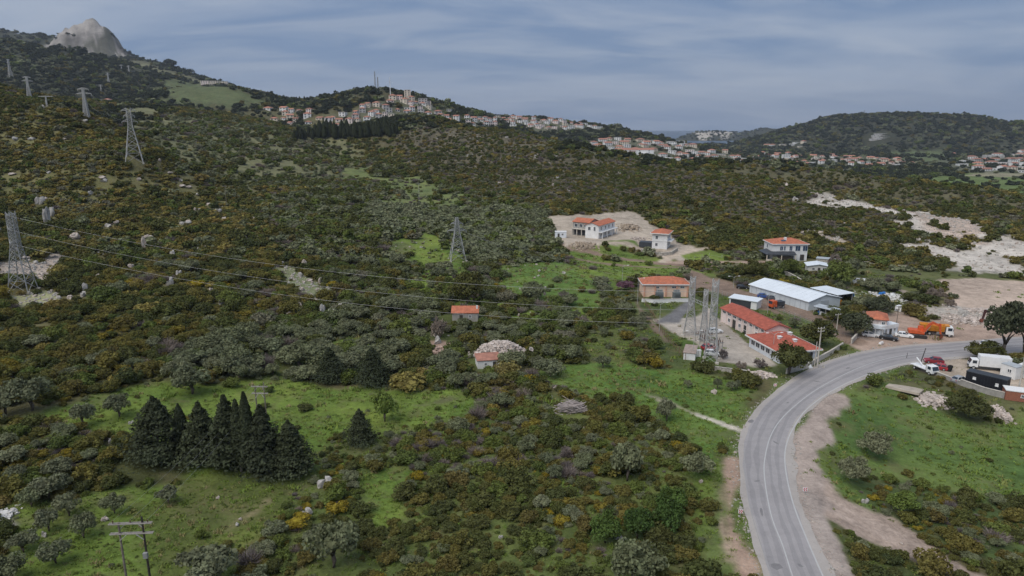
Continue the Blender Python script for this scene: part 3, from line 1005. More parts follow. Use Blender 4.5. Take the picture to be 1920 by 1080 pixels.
def wobble(P, a, s):
    return P + (RR - RL) / np.hypot(*(RR - RL).T)[:, None] * (a * np.array([fbm(np.array([p[0]]), np.array([p[1]]), 6, 3, s)[0] for p in P]))[:, None]


for f0, f1 in ((.12, .22), (.30, .39), (.55, .62), (.70, .77)):
    o = strip('wheel_track', wobble(lerp_edge(f0), .5, 31)[4:-6], wobble(lerp_edge(f1), .5, 32)[4:-6], .004, asph2, None)
    o.parent = road
o = strip('pale_edge', wobble(lerp_edge(-.03), .5, 33), wobble(lerp_edge(.075), .7, 34), .005, asph3, None); o.parent = road
o = strip('pale_edge', wobble(lerp_edge(.925), .9, 35), wobble(lerp_edge(1.06), 1.2, 36), .005, asph3, None); o.parent = road
paint = material('worn_road_paint', (.62, .61, .59), .7, .25, 1.2, col2=(.42, .41, .40))
paint_faint = material('faint_road_paint', (.40, .385, .37), .8, .2, 1.0, col2=(.29, .28, .27))
CL_PX = [(1500, 1110), (1486, 1080), (1468, 1024), (1446, 966), (1434, 900), (1434, 860), (1446, 815), (1470, 780), (1510, 745), (1550, 719), (1600, 694), (1640, 679), (1690, 667), (1760, 658), (1840, 651), (1920, 645)]
RL_PX = [(1560, 1115), (1543, 1080), (1510, 1004), (1486, 940), (1473, 880), (1473, 840), (1486, 805), (1512, 768), (1556, 735), (1600, 713), (1650, 693), (1700, 681), (1770, 671)]
LL_PX = [(1462, 1120), (1447, 1080), (1420, 1000), (1404, 940), (1396, 880), (1397, 840)]


def line_strip(name, px, w, z, m):
    C = catmull([at_z(*p, 0)[:2] for p in px], 6)
    T = np.gradient(C, axis=0); T /= np.hypot(*T.T)[:, None]
    Nn = np.column_stack([-T[:, 1], T[:, 0]])
    o = strip(name, C + Nn * w / 2, C - Nn * w / 2, z, m, None)
    o.parent = road
    return o


line_strip('centre_line', CL_PX, .17, .009, paint)
line_strip('edge_line', RL_PX, .20, .009, paint)
line_strip('edge_line', LL_PX, .14, .009, paint_faint)
# darker repair patches and stains
pm_ = asphalt_mat('asphalt_patch', (.20, .19, .19), (.15, .145, .145))
for px, py, w, l, a in ((1455, 1062, 1.6, 1.3, .3), (1408, 790, 1.8, 1.1, .8), (1477, 755, .8, .4, .9), (1590, 690, 1.6, .5, .6), (1720, 660, 5, .5, .08), (1775, 660, 4, .7, .1), (1420, 902, .9, .4, 0.1), (1500, 1060, .5, .9, .4), (1530, 715, .5, 1.6, .9), (1455, 830, .4, 1.4, .4), (1428, 960, .4, 2.0, -.3)):
    p = at_z(px, py, 0)
    mb = MB()
    k = 9
    vs = [(w * math.cos(2 * math.pi * i / k) * random.uniform(.65, 1.1), l * math.sin(2 * math.pi * i / k) * random.uniform(.65, 1.1), 0) for i in range(k)]
    mb.add(vs, [tuple(range(k))])
    mb.build('asphalt_patch', pm_, road, (p[0], p[1], .013), a).scale = (.6, .6, 1)

# ------------------------------------------------------------------ plants: prototypes
def quads_mesh(name, V, m, tri=False):
    """V: (n,4,3) or (n,3,3) array of separate faces"""
    n, k, _ = V.shape
    me = bpy.data.meshes.new(name)
    me.vertices.add(n * k)
    me.vertices.foreach_set('co', V.astype('f').ravel())
    me.loops.add(n * k)
    me.loops.foreach_set('vertex_index', np.arange(n * k, dtype='i'))
    me.polygons.add(n)
    me.polygons.foreach_set('loop_start', np.arange(0, n * k, k, dtype='i'))
    me.update(calc_edges=True)
    me.materials.append(m)
    return me


def leaf_quads(rng, pos, nrm, size, aspect=1.5):
    n = len(pos)
    nrm = nrm / np.linalg.norm(nrm, axis=1, keepdims=True)
    a = rng.normal(size=(n, 3))
    u = np.cross(nrm, a); u /= np.linalg.norm(u, axis=1, keepdims=True)
    w = np.cross(nrm, u)
    s = size * rng.uniform(.6, 1.35, (n, 1))
    u = u * s * aspect * .5; w = w * s * .5
    mid = pos + nrm * s * .12
    return np.stack([pos - u, mid - w, pos + u, mid + w], 1)


def lobes_crown(rng, nl, per, leaf, rx=1.0, rzv=.8, zc=.5, lobe=(.30, .48), rand=.65, droop=0.0, up=.25, shell=(.55, .75), flat=0.0):
    P = []; Nn = []
    for i in range(nl):
        d = rng.normal(size=3)
        d[2] = abs(d[2]) * .9 - .25
        d /= np.linalg.norm(d)
        k = rng.uniform(*shell)
        c = np.array([d[0] * rx * k, d[1] * rx * k, zc + d[2] * rzv * k])
        r = rng.uniform(*lobe)
        u = rng.normal(size=(per, 3))
        u[:, 2] = u[:, 2] * .9 + .3
        u /= np.linalg.norm(u, axis=1, keepdims=True)
        rr = r * rng.uniform(.72, 1.08, (per, 1))
        p = c + u * rr * np.array([1, 1, .85 - flat])
        P.append(p)
        Nn.append(u * .9 + rng.normal(size=(per, 3)) * rand + np.array([0, 0, up]))
    P = np.vstack(P); Nn = np.vstack(Nn)
    ok = P[:, 2] > -.05
    return leaf_quads(rng, P[ok], Nn[ok], leaf)


def core_quads(rng, rx, rzv, zc, n=6, m=9):
    """a lumpy closed inner body so that a dense bush does not show daylight"""
    F = []
    pts = np.zeros((n + 1, m, 3))
    for i in range(n + 1):
        th = math.pi * i / n
        for j in range(m):
            ph = 2 * math.pi * j / m
            k = rng.uniform(.8, 1.1)
            pts[i, j] = (rx * k * math.sin(th) * math.cos(ph), rx * k * math.sin(th) * math.sin(ph), zc + rzv * k * math.cos(th))
    for i in range(n):
        for j in range(m):
            F.append([pts[i, j], pts[i + 1, j], pts[i + 1, (j + 1) % m], pts[i, (j + 1) % m]])
    return np.array(F)


F_DARK = foliage_mat('leaves_dark_evergreen', [(0.088, 0.102, 0.036), (0.112, 0.121, 0.040), (0.096, 0.105, 0.042), (0.122, 0.123, 0.042), (0.079, 0.096, 0.040)])
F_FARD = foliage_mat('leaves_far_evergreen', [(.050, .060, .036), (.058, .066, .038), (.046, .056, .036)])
F_BROWN = foliage_mat('leaves_bronze_maquis', [(0.151, 0.136, 0.042), (0.178, 0.152, 0.046), (0.131, 0.130, 0.042), (0.189, 0.165, 0.048), (0.149, 0.122, 0.046), (0.153, 0.152, 0.044)])
F_GREEN = foliage_mat('leaves_fresh_green', [(0.121, 0.152, 0.042), (0.143, 0.177, 0.046), (0.107, 0.138, 0.046), (0.162, 0.187, 0.052), (0.125, 0.154, 0.042)])
F_OLIVE = foliage_mat('leaves_grey_olive', [(0.215, 0.229, 0.128), (0.181, 0.200, 0.108), (0.246, 0.254, 0.150), (0.169, 0.187, 0.108), (0.200, 0.209, 0.126)])
F_GORSE = foliage_mat('leaves_gold_broom', [(.230, .180, .034), (.180, .152, .038), (.330, .250, .030), (.165, .138, .040), (.190, .150, .036)])
F_BARE = foliage_mat('bare_grey_twigs', [(0.192, 0.160, 0.147), (0.224, 0.184, 0.160), (0.160, 0.138, 0.134), (0.256, 0.208, 0.168)], .05)
F_GOLD = foliage_mat('leaves_golden_phrygana', [(0.258, 0.216, 0.068), (0.216, 0.190, 0.066), (0.300, 0.234, 0.061), (0.228, 0.198, 0.077), (0.270, 0.198, 0.066)])
F_SAGE = foliage_mat('leaves_grey_sage', [(0.196, 0.199, 0.121), (0.168, 0.174, 0.106), (0.213, 0.202, 0.135), (0.179, 0.168, 0.119)])
F_CONE = foliage_mat('needles_dark_cypress', [(.052, .062, .036), (.062, .072, .040), (.048, .056, .034)], .1)
F_PINE = foliage_mat('needles_bright_pine', [(0.082, 0.128, 0.034), (0.099, 0.150, 0.041), (0.068, 0.112, 0.034)], .15)
F_PALE = foliage_mat('leaves_pale_spring', [(0.210, 0.266, 0.070), (0.182, 0.245, 0.063)], .3)
F_GRASS = foliage_mat('blades_of_grass', [(0.168, 0.236, 0.050), (0.204, 0.262, 0.057), (0.144, 0.213, 0.044), (0.246, 0.247, 0.088), (0.156, 0.224, 0.055)], .25)
F_EUC = foliage_mat('leaves_dusky_eucalyptus', [(0.094, 0.108, 0.065), (0.108, 0.119, 0.072)], .2)
F_MAUVE = foliage_mat('blossom_mauve', [(0.208, 0.112, 0.144), (0.240, 0.128, 0.160)], .2)
BARK = material('grey_bark', (.115, .095, .078), .9, .3, 3.0, bump=.4)
BARKP = material('pale_bark', (.30, .26, .21), .9, .25, 2.0)

_rng = np.random.default_rng(42)


def shrub_mesh(name, m, seed, nl=10, per=105, leaf=.125, **kw):
    r = np.random.default_rng(seed)
    Q = lobes_crown(r, nl, per, leaf, **kw)
    C = core_quads(r, .62, .40, .40)
    return quads_mesh(name, np.vstack([Q, C]), m)


def far_shrub_mesh(name, m, seed):
    r = np.random.default_rng(seed)
    return quads_mesh(name, np.vstack([lobes_crown(r, 7, 34, .25), core_quads(r, .6, .4, .38, 4, 6)]), m)


def thicket_mesh(name, m, seed, n=420):
    r = np.random.default_rng(seed)
    T = []
    for i in range(n):
        a = r.uniform(0, 2 * math.pi); rr = math.sqrt(r.uniform(0, 1)) * .5
        b = np.array([rr * math.cos(a), rr * math.sin(a), r.uniform(0, .45)])
        d = np.array([b[0] * 1.4 + r.normal() * .35, b[1] * 1.4 + r.normal() * .35, r.uniform(.35, 1.0)])
        d /= np.linalg.norm(d)
        l = r.uniform(.35, .75)
        s = np.cross(d, r.normal(size=3)); s /= np.linalg.norm(s)
        w = r.uniform(.012, .03)
        T.append([b - s * w, b + s * w, b + d * l + s * w * .3, b + d * l - s * w * .3])
    return quads_mesh(name, np.array(T), m)


def bare_tree_mesh(name, m, seed):
    """leafless crown: trunk, limbs and ever finer twigs (unit height, radius about 1)"""
    r = random.Random(seed)
    mb = MB()

    def grow(p, d, l, w, lev):
        q = p + d * l
        mb.bar(p, q, w, w)
        if lev == 0:
            return
        for k in range(4 if lev > 1 else 5):
            nd = (d + Vector((r.gauss(0, .55), r.gauss(0, .55), r.gauss(.05, .35)))).normalized()
            grow(p.lerp(q, r.uniform(.55, 1.0)), nd, l * r.uniform(.55, .8), w * .74, lev - 1)
    for k in range(4):
        a = k * 1.57 + r.uniform(-.4, .4)
        grow(Vector((0, 0, -.05)), Vector((.55 * math.cos(a), .55 * math.sin(a), .62)).normalized(), .34, .05, 4)
    return mb.mesh(name, m)


def cone_tree_mesh(name, m, seed, h=1.0, r0=.30, layers=26, per=46, leaf=.055, narrow=False, ragged=.25):
    """upright conifer: whorls of drooping sprays"""
    r = np.random.default_rng(seed)
    P = []; Nn = []
    for i in range(layers):
        f = (i + .5) / layers
        z = h * (.06 + .93 * f)
        if narrow:
            R = r0 * (min(1, f * 7) ** .6) * (1 - f ** 2.6) ** .8
        else:
            R = r0 * (1 - f) ** .78 * (min(1, f * 5 + .35))
            R *= 1 + ragged * math.sin(i * 1.9 + seed)
        nb = 5 if not narrow else 1
        for bi in range(nb):
            ba = r.uniform(0, 2 * math.pi)
            k = per // nb
            a = ba + r.normal(size=k) * (.55 if not narrow else 3)
            rad_ = R * (r.uniform(.25, 1.06, k) ** .6) * (1 if narrow else r.uniform(.7, 1.12))
            zz_ = z + r.normal(size=k) * h * .012 - (0 if narrow else .16 * (rad_ / max(R, 1e-3)) ** 2 * R)
            P.append(np.column_stack([rad_ * np.cos(a), rad_ * np.sin(a), zz_]))
            Nn.append(np.column_stack([np.cos(a) * (.5 if not narrow else 1.2), np.sin(a) * (.5 if not narrow else 1.2), np.full(k, .8 if not narrow else .2)]) + r.normal(size=(k, 3)) * .45)
    P = np.vstack(P); Nn = np.vstack(Nn)
    Q = leaf_quads(r, P, Nn, leaf, 1.9)
    return quads_mesh(name, Q, m)


def trunk_mesh(name, m, seed, h, r0, limbs=4, spread=.5, top=.6):
    r = np.random.default_rng(seed)
    mb = MB()
    mb.tube([(0, 0, -.15), (r.normal() * .03, r.normal() * .03, h * .25), (r.normal() * .05, r.normal() * .05, h * .55)], [r0 * 1.25, r0, r0 * .75], 7)
    for i in range(limbs):
        a = 2 * math.pi * i / limbs + r.uniform(-.4, .4)
        s = spread * r.uniform(.7, 1.1)
        mb.tube([(0, 0, h * .42), (s * .45 * math.cos(a), s * .45 * math.sin(a), h * .68), (s * math.cos(a), s * math.sin(a), h * r.uniform(.85, 1.1) * (top + .4))], [r0 * .55, r0 * .38, r0 * .15], 5)
    return mb.mesh(name, m, True)


PROTO = {}
for key, m_ in (('dark', F_DARK), ('brown', F_BROWN), ('green', F_GREEN)):
    PROTO[key] = [shrub_mesh('shrub_leaves', m_, 10 + i, nl=9 + 2 * i, rzv=.62 + .1 * i, shell=(.5, .8)) for i in range(3)]
PROTO['gorse'] = [shrub_mesh('broom_leaves', F_GORSE, 30 + i, nl=9, per=100, leaf=.115, rzv=.6) for i in range(2)]
PROTO['oliveshrub'] = [shrub_mesh('olive_leaves', F_OLIVE, 40 + i, nl=12, per=100, leaf=.11, rzv=.85, zc=.6, rand=.9) for i in range(3)]
PROTO['gold'] = [shrub_mesh('phrygana_leaves', F_GOLD, 34 + i, nl=9, per=90, leaf=.12, rzv=.55) for i in range(2)]
PROTO['sage'] = [shrub_mesh('sage_leaves', F_SAGE, 37 + i, nl=9, per=90, leaf=.12, rzv=.5) for i in range(2)]
PROTO['fgold'] = [far_shrub_mesh('far_leaves', F_GOLD, 77 + i) for i in range(2)]
PROTO['fsage'] = [far_shrub_mesh('far_leaves', F_SAGE, 79 + i) for i in range(2)]
PROTO['bare'] = [thicket_mesh('twigs', F_BARE, 50 + i) for i in range(2)]
PROTO['vdark'] = [far_shrub_mesh('far_leaves', F_FARD, 75 + i) for i in range(3)]
PROTO['fdark'] = [far_shrub_mesh('far_leaves', F_DARK, 60 + i) for i in range(3)]
PROTO['fgreen'] = [far_shrub_mesh('far_leaves', F_GREEN, 64 + i) for i in range(2)]
PROTO['fbrown'] = [far_shrub_mesh('far_leaves', F_BROWN, 67 + i) for i in range(2)]
PROTO['folive'] = [far_shrub_mesh('far_leaves', F_OLIVE, 70 + i) for i in range(2)]
OLIVE_CROWN = []
for i in range(4):
    r_ = np.random.default_rng(80 + i)
    OLIVE_CROWN.append(quads_mesh('olive_crown', np.vstack([lobes_crown(r_, 19, 105, .10, rzv=.68, zc=.9, lobe=(.24, .40), rand=.95, shell=(.40, .82)), core_quads(r_, .34, .22, .85)]), F_OLIVE))
OLIVE_TRUNK = [trunk_mesh('olive_trunk', BARK, 90 + i, 1.0, .085, 4, .42, .5) for i in range(2)]
ROUND_CROWN = [quads_mesh('round_crown', np.vstack([lobes_crown(np.random.default_rng(95 + i), 26, 120, .085, rzv=.85, zc=.85, lobe=(.22, .38), shell=(.45, .86)), core_quads(np.random.default_rng(95), .5, .45, .85)]), F_DARK) for i in range(2)]


def recolour(me, m, name=None):
    c = me.copy()
    c.materials.clear(); c.materials.append(m)
    if name: c.name = name
    return c


# ------------------------------------------------------------------ where the plants stand
MIX = {
    'left': (('dark', .31), ('brown', .36), ('gold', .08), ('green', .08), ('oliveshrub', .06), ('gorse', .05), ('bare', .06)),
    'ridge': (('dark', .37), ('brown', .25), ('green', .08), ('sage', .14), ('gold', .06), ('bare', .10)),
    'valley': (('dark', .28), ('brown', .12), ('green', .18), ('sage', .06), ('oliveshrub', .27), ('gorse', .01), ('bare', .08)),
    'olive': (('oliveshrub', .82), ('dark', .08), ('green', .06), ('bare', .04)),
    'front': (('dark', .27), ('brown', .29), ('green', .18), ('oliveshrub', .12), ('gorse', .05), ('bare', .09)),
    'meadow': (('green', .5), ('oliveshrub', .2), ('dark', .2), ('brown', .1)),
    'upper': (('dark', .20), ('brown', .14), ('gold', .30), ('green', .12), ('sage', .14), ('oliveshrub', .03), ('gorse', .07)),
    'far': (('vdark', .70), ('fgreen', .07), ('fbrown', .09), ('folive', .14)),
}
FARKEY = {'dark': 'fdark', 'brown': 'fbrown', 'green': 'fgreen', 'oliveshrub': 'folive', 'gorse': 'fgold', 'gold': 'fgold', 'sage': 'fsage', 'bare': 'bare'}
SIZE = {'left': 1.75, 'ridge': 1.6, 'valley': 1.9, 'olive': 2.3, 'front': 1.5, 'meadow': .75, 'far': 3.2, 'upper': 1.75}
IDK = {v: k for k, v in KIND_ID.items()}
KEEP_OUT = []            # (x, y, radius): buildings, yards, vehicles - filled by the builders


def jitter_grid(rng, s, r0, r1, amax):
    n = int(r1 / s) + 2
    xs, ys = np.meshgrid(np.arange(-n, n + 1), np.arange(0, n + 1))
    x = (xs.ravel() + rng.uniform(-.5, .5, xs.size)) * s
    y = (ys.ravel() + rng.uniform(-.5, .5, xs.size)) * s
    r = np.hypot(x, y); a = np.degrees(np.abs(np.arctan2(x, y)))
    k = (r >= r0) & (r < r1) & (a < amax)
    return x[k], y[k]


def scatter_plants():
    X = []; Y = []; S = []; Kk = []; Ro = []; Hh = []
    rng = np.random.default_rng(11)
    for s, r0, r1, boost in ((1.45, 45, 130, -.42), (1.8, 130, 260, -.45), (2.4, 260, 480, -.5), (1.9, 45, 130, .86), (2.35, 130, 260, 1.0), (2.5, 260, 520, 1.0), (3.6, 520, 950, 1.25), (8.5, 950, 1700, 1.35), (14.0, 1700, 2700, 1.9), (28, 2700, 5000, 2.2)):
        x, y = jitter_grid(rng, s, r0, r1, 43)
        col, dens, kinds, grass, small, bare = cover(x, y)
        cl = fbm(x, y, 22, 3, 15)
        p = dens * np.clip(1.0 + cl * 1.1, .25, 1.4)
        p = np.where(dens < .3, dens * np.clip(1 + cl * 2, .2, 2), p)
        if boost < 0:
            p = np.where(dens < .3, dens * .7, .9)
        d, tt = polyline_dist(x, y, ROAD_C)
        hw = np.interp(tt, np.arange(len(ROAD_HW)), ROAD_HW)
        p[d < hw + 1.4] = 0
        p *= (1 - np.clip(bare * 1.3, 0, 1) * .93)
        for (kx, ky, kr) in KEEP_OUT:
            kk = math.hypot(kx, ky)
            if r0 - kr < kk < r1 + kr:
                p[(np.abs(x - kx) < kr) & (np.abs(y - ky) < kr)] = 0
        if r1 > 1000:
            z_ = height(x, y)
            p[z_ < SEA + 1.5] = 0
            p *= 1 - .8 * np.clip((ridge_h(x, y, ROCK) - (z_ - 20)) / 20, 0, 1)
        k = rng.random(len(x)) < p
        x, y, kinds, small = x[k], y[k], kinds[k], small[k]
        n = len(x)
        base = np.array([SIZE[IDK[q]] for q in kinds])
        sz = base * np.exp(rng.normal(size=n) * .30) * small
        if boost < 0:
            sz = np.minimum(sz * -boost, 1.1)
        elif r1 < 1000:
            sz = np.minimum(sz * boost, 4.2)
        else:
            sz = base * np.exp(rng.normal(size=n) * .3) * boost
        ks = np.empty(n, object)
        colour_n = fbm(x, y, 14, 3, 44)
        for q in np.unique(kinds):
            m = np.nonzero(kinds == q)[0]
            names, w = zip(*MIX[IDK[q]])
            cum = np.cumsum(np.array(w) / sum(w))
            u = np.clip(rng.random(len(m)) * .55 + (colour_n[m] + .5) * .45 + rng.normal(size=len(m)) * .05, 0, .9999)
            u = (np.argsort(np.argsort(u)) + .5) / len(u)
            ks[m] = np.array(names, object)[np.searchsorted(cum, u)]
        if r0 >= 260:
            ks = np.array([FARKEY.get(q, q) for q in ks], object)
        X.append(x); Y.append(y); S.append(sz); Kk.append(ks)
        Ro.append(rng.uniform(0, 6.283, n)); Hh.append(rng.uniform(.6, 1.0, n))
    X = np.concatenate(X); Y = np.concatenate(Y); S = np.concatenate(S); Kk = np.concatenate(Kk)
    return X, Y, height(X, Y), S, Kk, np.concatenate(Ro), np.concatenate(Hh)


def gn_scatter(name, X, Y, Z, S, Rz, Hs, idx, protos, label, cat):
    """one 'stuff' object: points that carry plant instances"""
    n = len(X)
    me = bpy.data.meshes.new(name)
    me.vertices.add(n)
    me.vertices.foreach_set('co', np.column_stack([X, Y, Z]).astype('f').ravel())
    a = me.attributes.new('rz', 'FLOAT_VECTOR', 'POINT'); a.data.foreach_set('vector', np.column_stack([np.zeros(n), np.zeros(n), Rz]).astype('f').ravel())
    a = me.attributes.new('sc', 'FLOAT_VECTOR', 'POINT'); a.data.foreach_set('vector', np.column_stack([S, S, S * Hs]).astype('f').ravel())
    a = me.attributes.new('pick', 'INT', 'POINT'); a.data.foreach_set('value', np.asarray(idx, dtype='i'))
    me.update()
    o = bpy.data.objects.new(name, me)
    COL.objects.link(o)
    c = bpy.data.collections.new(name + '_kinds')
    for i, pm in enumerate(protos):
        c.objects.link(bpy.data.objects.new('%s_kind_%02d' % (name, i), pm))
    g = bpy.data.node_groups.new(name, 'GeometryNodeTree')
    g.interface.new_socket('Geometry', in_out='INPUT', socket_type='NodeSocketGeometry')
    g.interface.new_socket('Geometry', in_out='OUTPUT', socket_type='NodeSocketGeometry')
    gi = g.nodes.new('NodeGroupInput'); go = g.nodes.new('NodeGroupOutput')
    ci = g.nodes.new('GeometryNodeCollectionInfo')
    ci.inputs['Collection'].default_value = c
    ci.inputs['Separate Children'].default_value = True
    ip = g.nodes.new('GeometryNodeInstanceOnPoints')
    ip.inputs['Pick Instance'].default_value = True

    def attr(nm, dt):
        n_ = g.nodes.new('GeometryNodeInputNamedAttribute'); n_.data_type = dt
        n_.inputs['Name'].default_value = nm
        return n_.outputs['Attribute']
    g.links.new(gi.outputs[0], ip.inputs['Points'])
    g.links.new(ci.outputs[0], ip.inputs['Instance'])
    g.links.new(attr('pick', 'INT'), ip.inputs['Instance Index'])
    g.links.new(attr('rz', 'FLOAT_VECTOR'), ip.inputs['Rotation'])
    g.links.new(attr('sc', 'FLOAT_VECTOR'), ip.inputs['Scale'])
    g.links.new(ip.outputs[0], go.inputs[0])
    md = o.modifiers.new('plants', 'NODES')
    md.node_group = g
    tag(o, label, cat, kind='stuff')
    return o


# ------------------------------------------------------------------ names of things near a plant, for labels
LANDMARKS = [(45, 470, 'the lattice pylon at the left edge'), (250, 265, 'the tall pylon on the left crest'), (857, 450, 'the pylon with crossarms mid-valley'),
             (440, 800, 'the row of dark cypresses'), (492, 745, 'the wooden frame pole in the meadow'), (260, 1020, 'the wooden frame pole in front'),
             (720, 760, 'the pale green lone tree'), (1072, 766, 'the heap of dead branches'), (865, 590, 'the orange-roofed old cottage'),
             (940, 665, 'the heap of pale stones'), (1245, 535, 'the peach switch house'), (1470, 640, 'the red hip-roofed building'),
             (1320, 600, 'the substation gantries'), (1240, 452, 'the two-storey white house'), (1110, 430, 'the unfinished houses'), (1480, 472, 'the villa with dark lean-to roof'),
             (1490, 550, 'the long white hangar'), (1650, 610, 'the roadside cottage'), (1750, 625, 'the orange tipper truck'), (1840, 715, 'the black cabin'),
             (1440, 900, 'the road bend'), (1640, 1000, 'the dirt side road'), (1800, 440, 'the quarry scar'), (1740, 850, 'the green field on the right'),
             (100, 880, 'the left edge of the meadow'), (900, 900, 'the scrub in front'), (1190, 1040, 'the big grey olive in front'), (600, 500, 'the rocky gully'), (300, 560, 'the sagging power lines'),
             (560, 640, 'the olive grove in the valley'), (1290, 760, 'the lush meadow by the bend'), (780, 360, 'the pale valley meadow')]
ORD = ['nearest'] + [q + '-nearest' for q in 'second third fourth fifth sixth seventh eighth ninth tenth eleventh twelfth thirteenth fourteenth fifteenth sixteenth seventeenth eighteenth nineteenth twentieth'.split()]


def auto_labels(items):
    """items: list of (obj, look, px, py).  Each gets a label by its look and its place beside a landmark."""
    lm = np.array([(a, b) for a, b, _ in LANDMARKS], float)
    buckets = {}
    for it in items:
        o, look, px, py = it
        d = np.hypot(lm[:, 0] - px, lm[:, 1] - py)
        i = int(np.argmin(d))
        dx, dy = px - lm[i, 0], py - lm[i, 1]
        side = ('left of' if dx < 0 else 'right of') if abs(dx) > abs(dy) else ('above' if dy < 0 else 'below')
        buckets.setdefault((look, i, side), []).append((d[i], o))
    for (look, i, side), lst in buckets.items():
        lst.sort(key=lambda q: q[0])
        for k, (d, o) in enumerate(lst):
            w = ORD[k] if k < len(ORD) else 'far'
            o['label'] = '%s, %s %s %s' % (look, w, side, LANDMARKS[i][2])

# ------------------------------------------------------------------ building kit
WHITEW = material('white_render', (.74, .73, .71), .8, .08, .6)
CREAM = material('cream_render', (.66, .58, .47), .85, .08, .6)
PEACH = material('peach_render', (.80, .58, .44), .85, .07, .6)
PEACHD = material('salmon_pilaster_paint', (.66, .36, .25), .85, .07, .6)
PINKW = material('pale_pink_render', (.78, .66, .61), .85, .08, .5)
BLUEW = material('bluish_white_render', (.66, .69, .72), .85, .08, .5)
GREYW = material('grey_concrete_wall', (.34, .32, .29), .9, .15, 1.2, bump=.2)
STONEW = material('rubble_stone_wall', (.40, .36, .31), .95, .35, 2.2, col2=(.56, .52, .46), bump=.6)
TILER = material('red_clay_tiles', (.36, .098, .064), .8, .22, 1.1, bump=.3, bscale=5)
TILEO = material('orange_clay_tiles', (.43, .145, .080), .8, .2, 1.1, bump=.3, bscale=5)
TILEF = material('faded_clay_tiles', (.37, .175, .125), .85, .25, .6)
WHITEROOF = material('white_sheet_metal', (.70, .74, .77), .45, .05, .3, spec=.5)
GREYSHEET = material('grey_sheet_metal', (.42, .45, .47), .5, .12, .5, spec=.5)
DARKROOF = material('dark_metal_and_shade', (.045, .050, .058), .5, .2, .8, spec=.5)  # dark metal, also the colour of panels that stand in for shaded openings
TRIM = material('white_trim', (.76, .75, .73), .6, .05, 1)
PANE = glass_mat('window_glass', (.03, .04, .055))
PANEB = glass_mat('blue_window_glass', (.04, .07, .12))
DOORM = material('dark_door', (.06, .055, .05), .6, .2, 2)
STEEL = material('galvanised_steel', (.36, .36, .35), .55, .2, 2, metal=.35)
STEELP = material('pale_steel', (.46, .45, .43), .6, .18, 2, metal=.2)
WOOD = material('weathered_wood', (.20, .17, .14), .9, .25, 3)
WOODD = material('dark_wood', (.05, .042, .036), .9, .25, 3)
CONCP = material('pale_concrete', (.50, .46, .40), .9, .12, 1.2)
RUBBER = material('black_rubber', (.018, .018, .018), .8, .2, 4)
BLACKP = material('black_paint', (.014, .015, .018), .35, .15, 2, spec=.5)
WIRE = material('bare_wire', (.34, .34, .34), .5, .1, 1, metal=.4)
REDP = material('red_paint', (.36, .03, .035), .4, .12, 2, spec=.5)
ORANGEP = material('orange_paint', (.56, .10, .03), .5, .18, 1.5, spec=.4)
AMBERP = material('amber_paint', (.62, .25, .03), .5, .15, 1.5, spec=.4)
WHITEP = material('white_paint', (.78, .78, .77), .35, .05, 1.5, spec=.5)
BLUEP = material('blue_tarpaulin', (.03, .16, .45), .5, .2, 2)
BRICK = material('bare_brick', (.30, .12, .075), .9, .2, 4)

_mc = {}


def cached(key, fn):
    if key not in _mc:
        _mc[key] = fn()
    return _mc[key]


def window_part(parent, face, u, z, ww, hh, w, d, glass=None, frame=None, deep=True):
    glass = glass or PANE; frame = frame or TRIM
    fr = cached(('wf', round(ww, 2), round(hh, 2), frame.name), lambda: (lambda mb: (
        mb.box((0, 0, hh / 2 - .05), (ww, .10, .10)), mb.box((0, 0, -hh / 2 + .05), (ww + .1, .16, .10)),
        mb.box((-ww / 2 + .05, 0, 0), (.10, .10, hh - .2)), mb.box((ww / 2 - .05, 0, 0), (.10, .10, hh - .2)), mb.box((0, -.01, 0), (.06, .08, hh - .2)),
        mb.mesh('window', frame))[-1])(MB()))
    pn = cached(('wp', round(ww, 2), round(hh, 2), glass.name), lambda: MB().box((0, .0, 0), (ww - .2, .05, hh - .2)).mesh('pane', glass))
    if face == 'f': loc, rz = (u, -.03, z), 0
    elif face == 'b': loc, rz = (w - u, d + .03, z), math.pi
    elif face == 'l': loc, rz = (-.03, d - u, z), -math.pi / 2
    else: loc, rz = (w + .03, u, z), math.pi / 2
    o = inst('window', fr, parent, loc, rz)
    if deep:
        inst('pane', pn, o, (0, .012, 0))
    return o


def door_part(parent, face, u, ww, hh, w, d, m=None, z0=0.0):
    m = m or DOORM
    me = cached(('dr', round(ww, 2), round(hh, 2), m.name), lambda: MB().box((0, 0, hh / 2), (ww, .12, hh)).mesh('door', m))
    if face == 'f': loc, rz = (u, -.03, z0), 0
    elif face == 'l': loc, rz = (-.03, d - u, z0), -math.pi / 2
    elif face == 'b': loc, rz = (w - u, d + .03, z0), math.pi
    else: loc, rz = (w + .03, u, z0), math.pi / 2
    o = inst('door', me, parent, loc, rz)
    hm_ = cached(('dh',), lambda: MB().box((0, 0, 0), (.05, .08, .16)).mesh('handle', STEEL))
    inst('handle', hm_, o, (ww * .36, -.09, hh * .48))
    return o


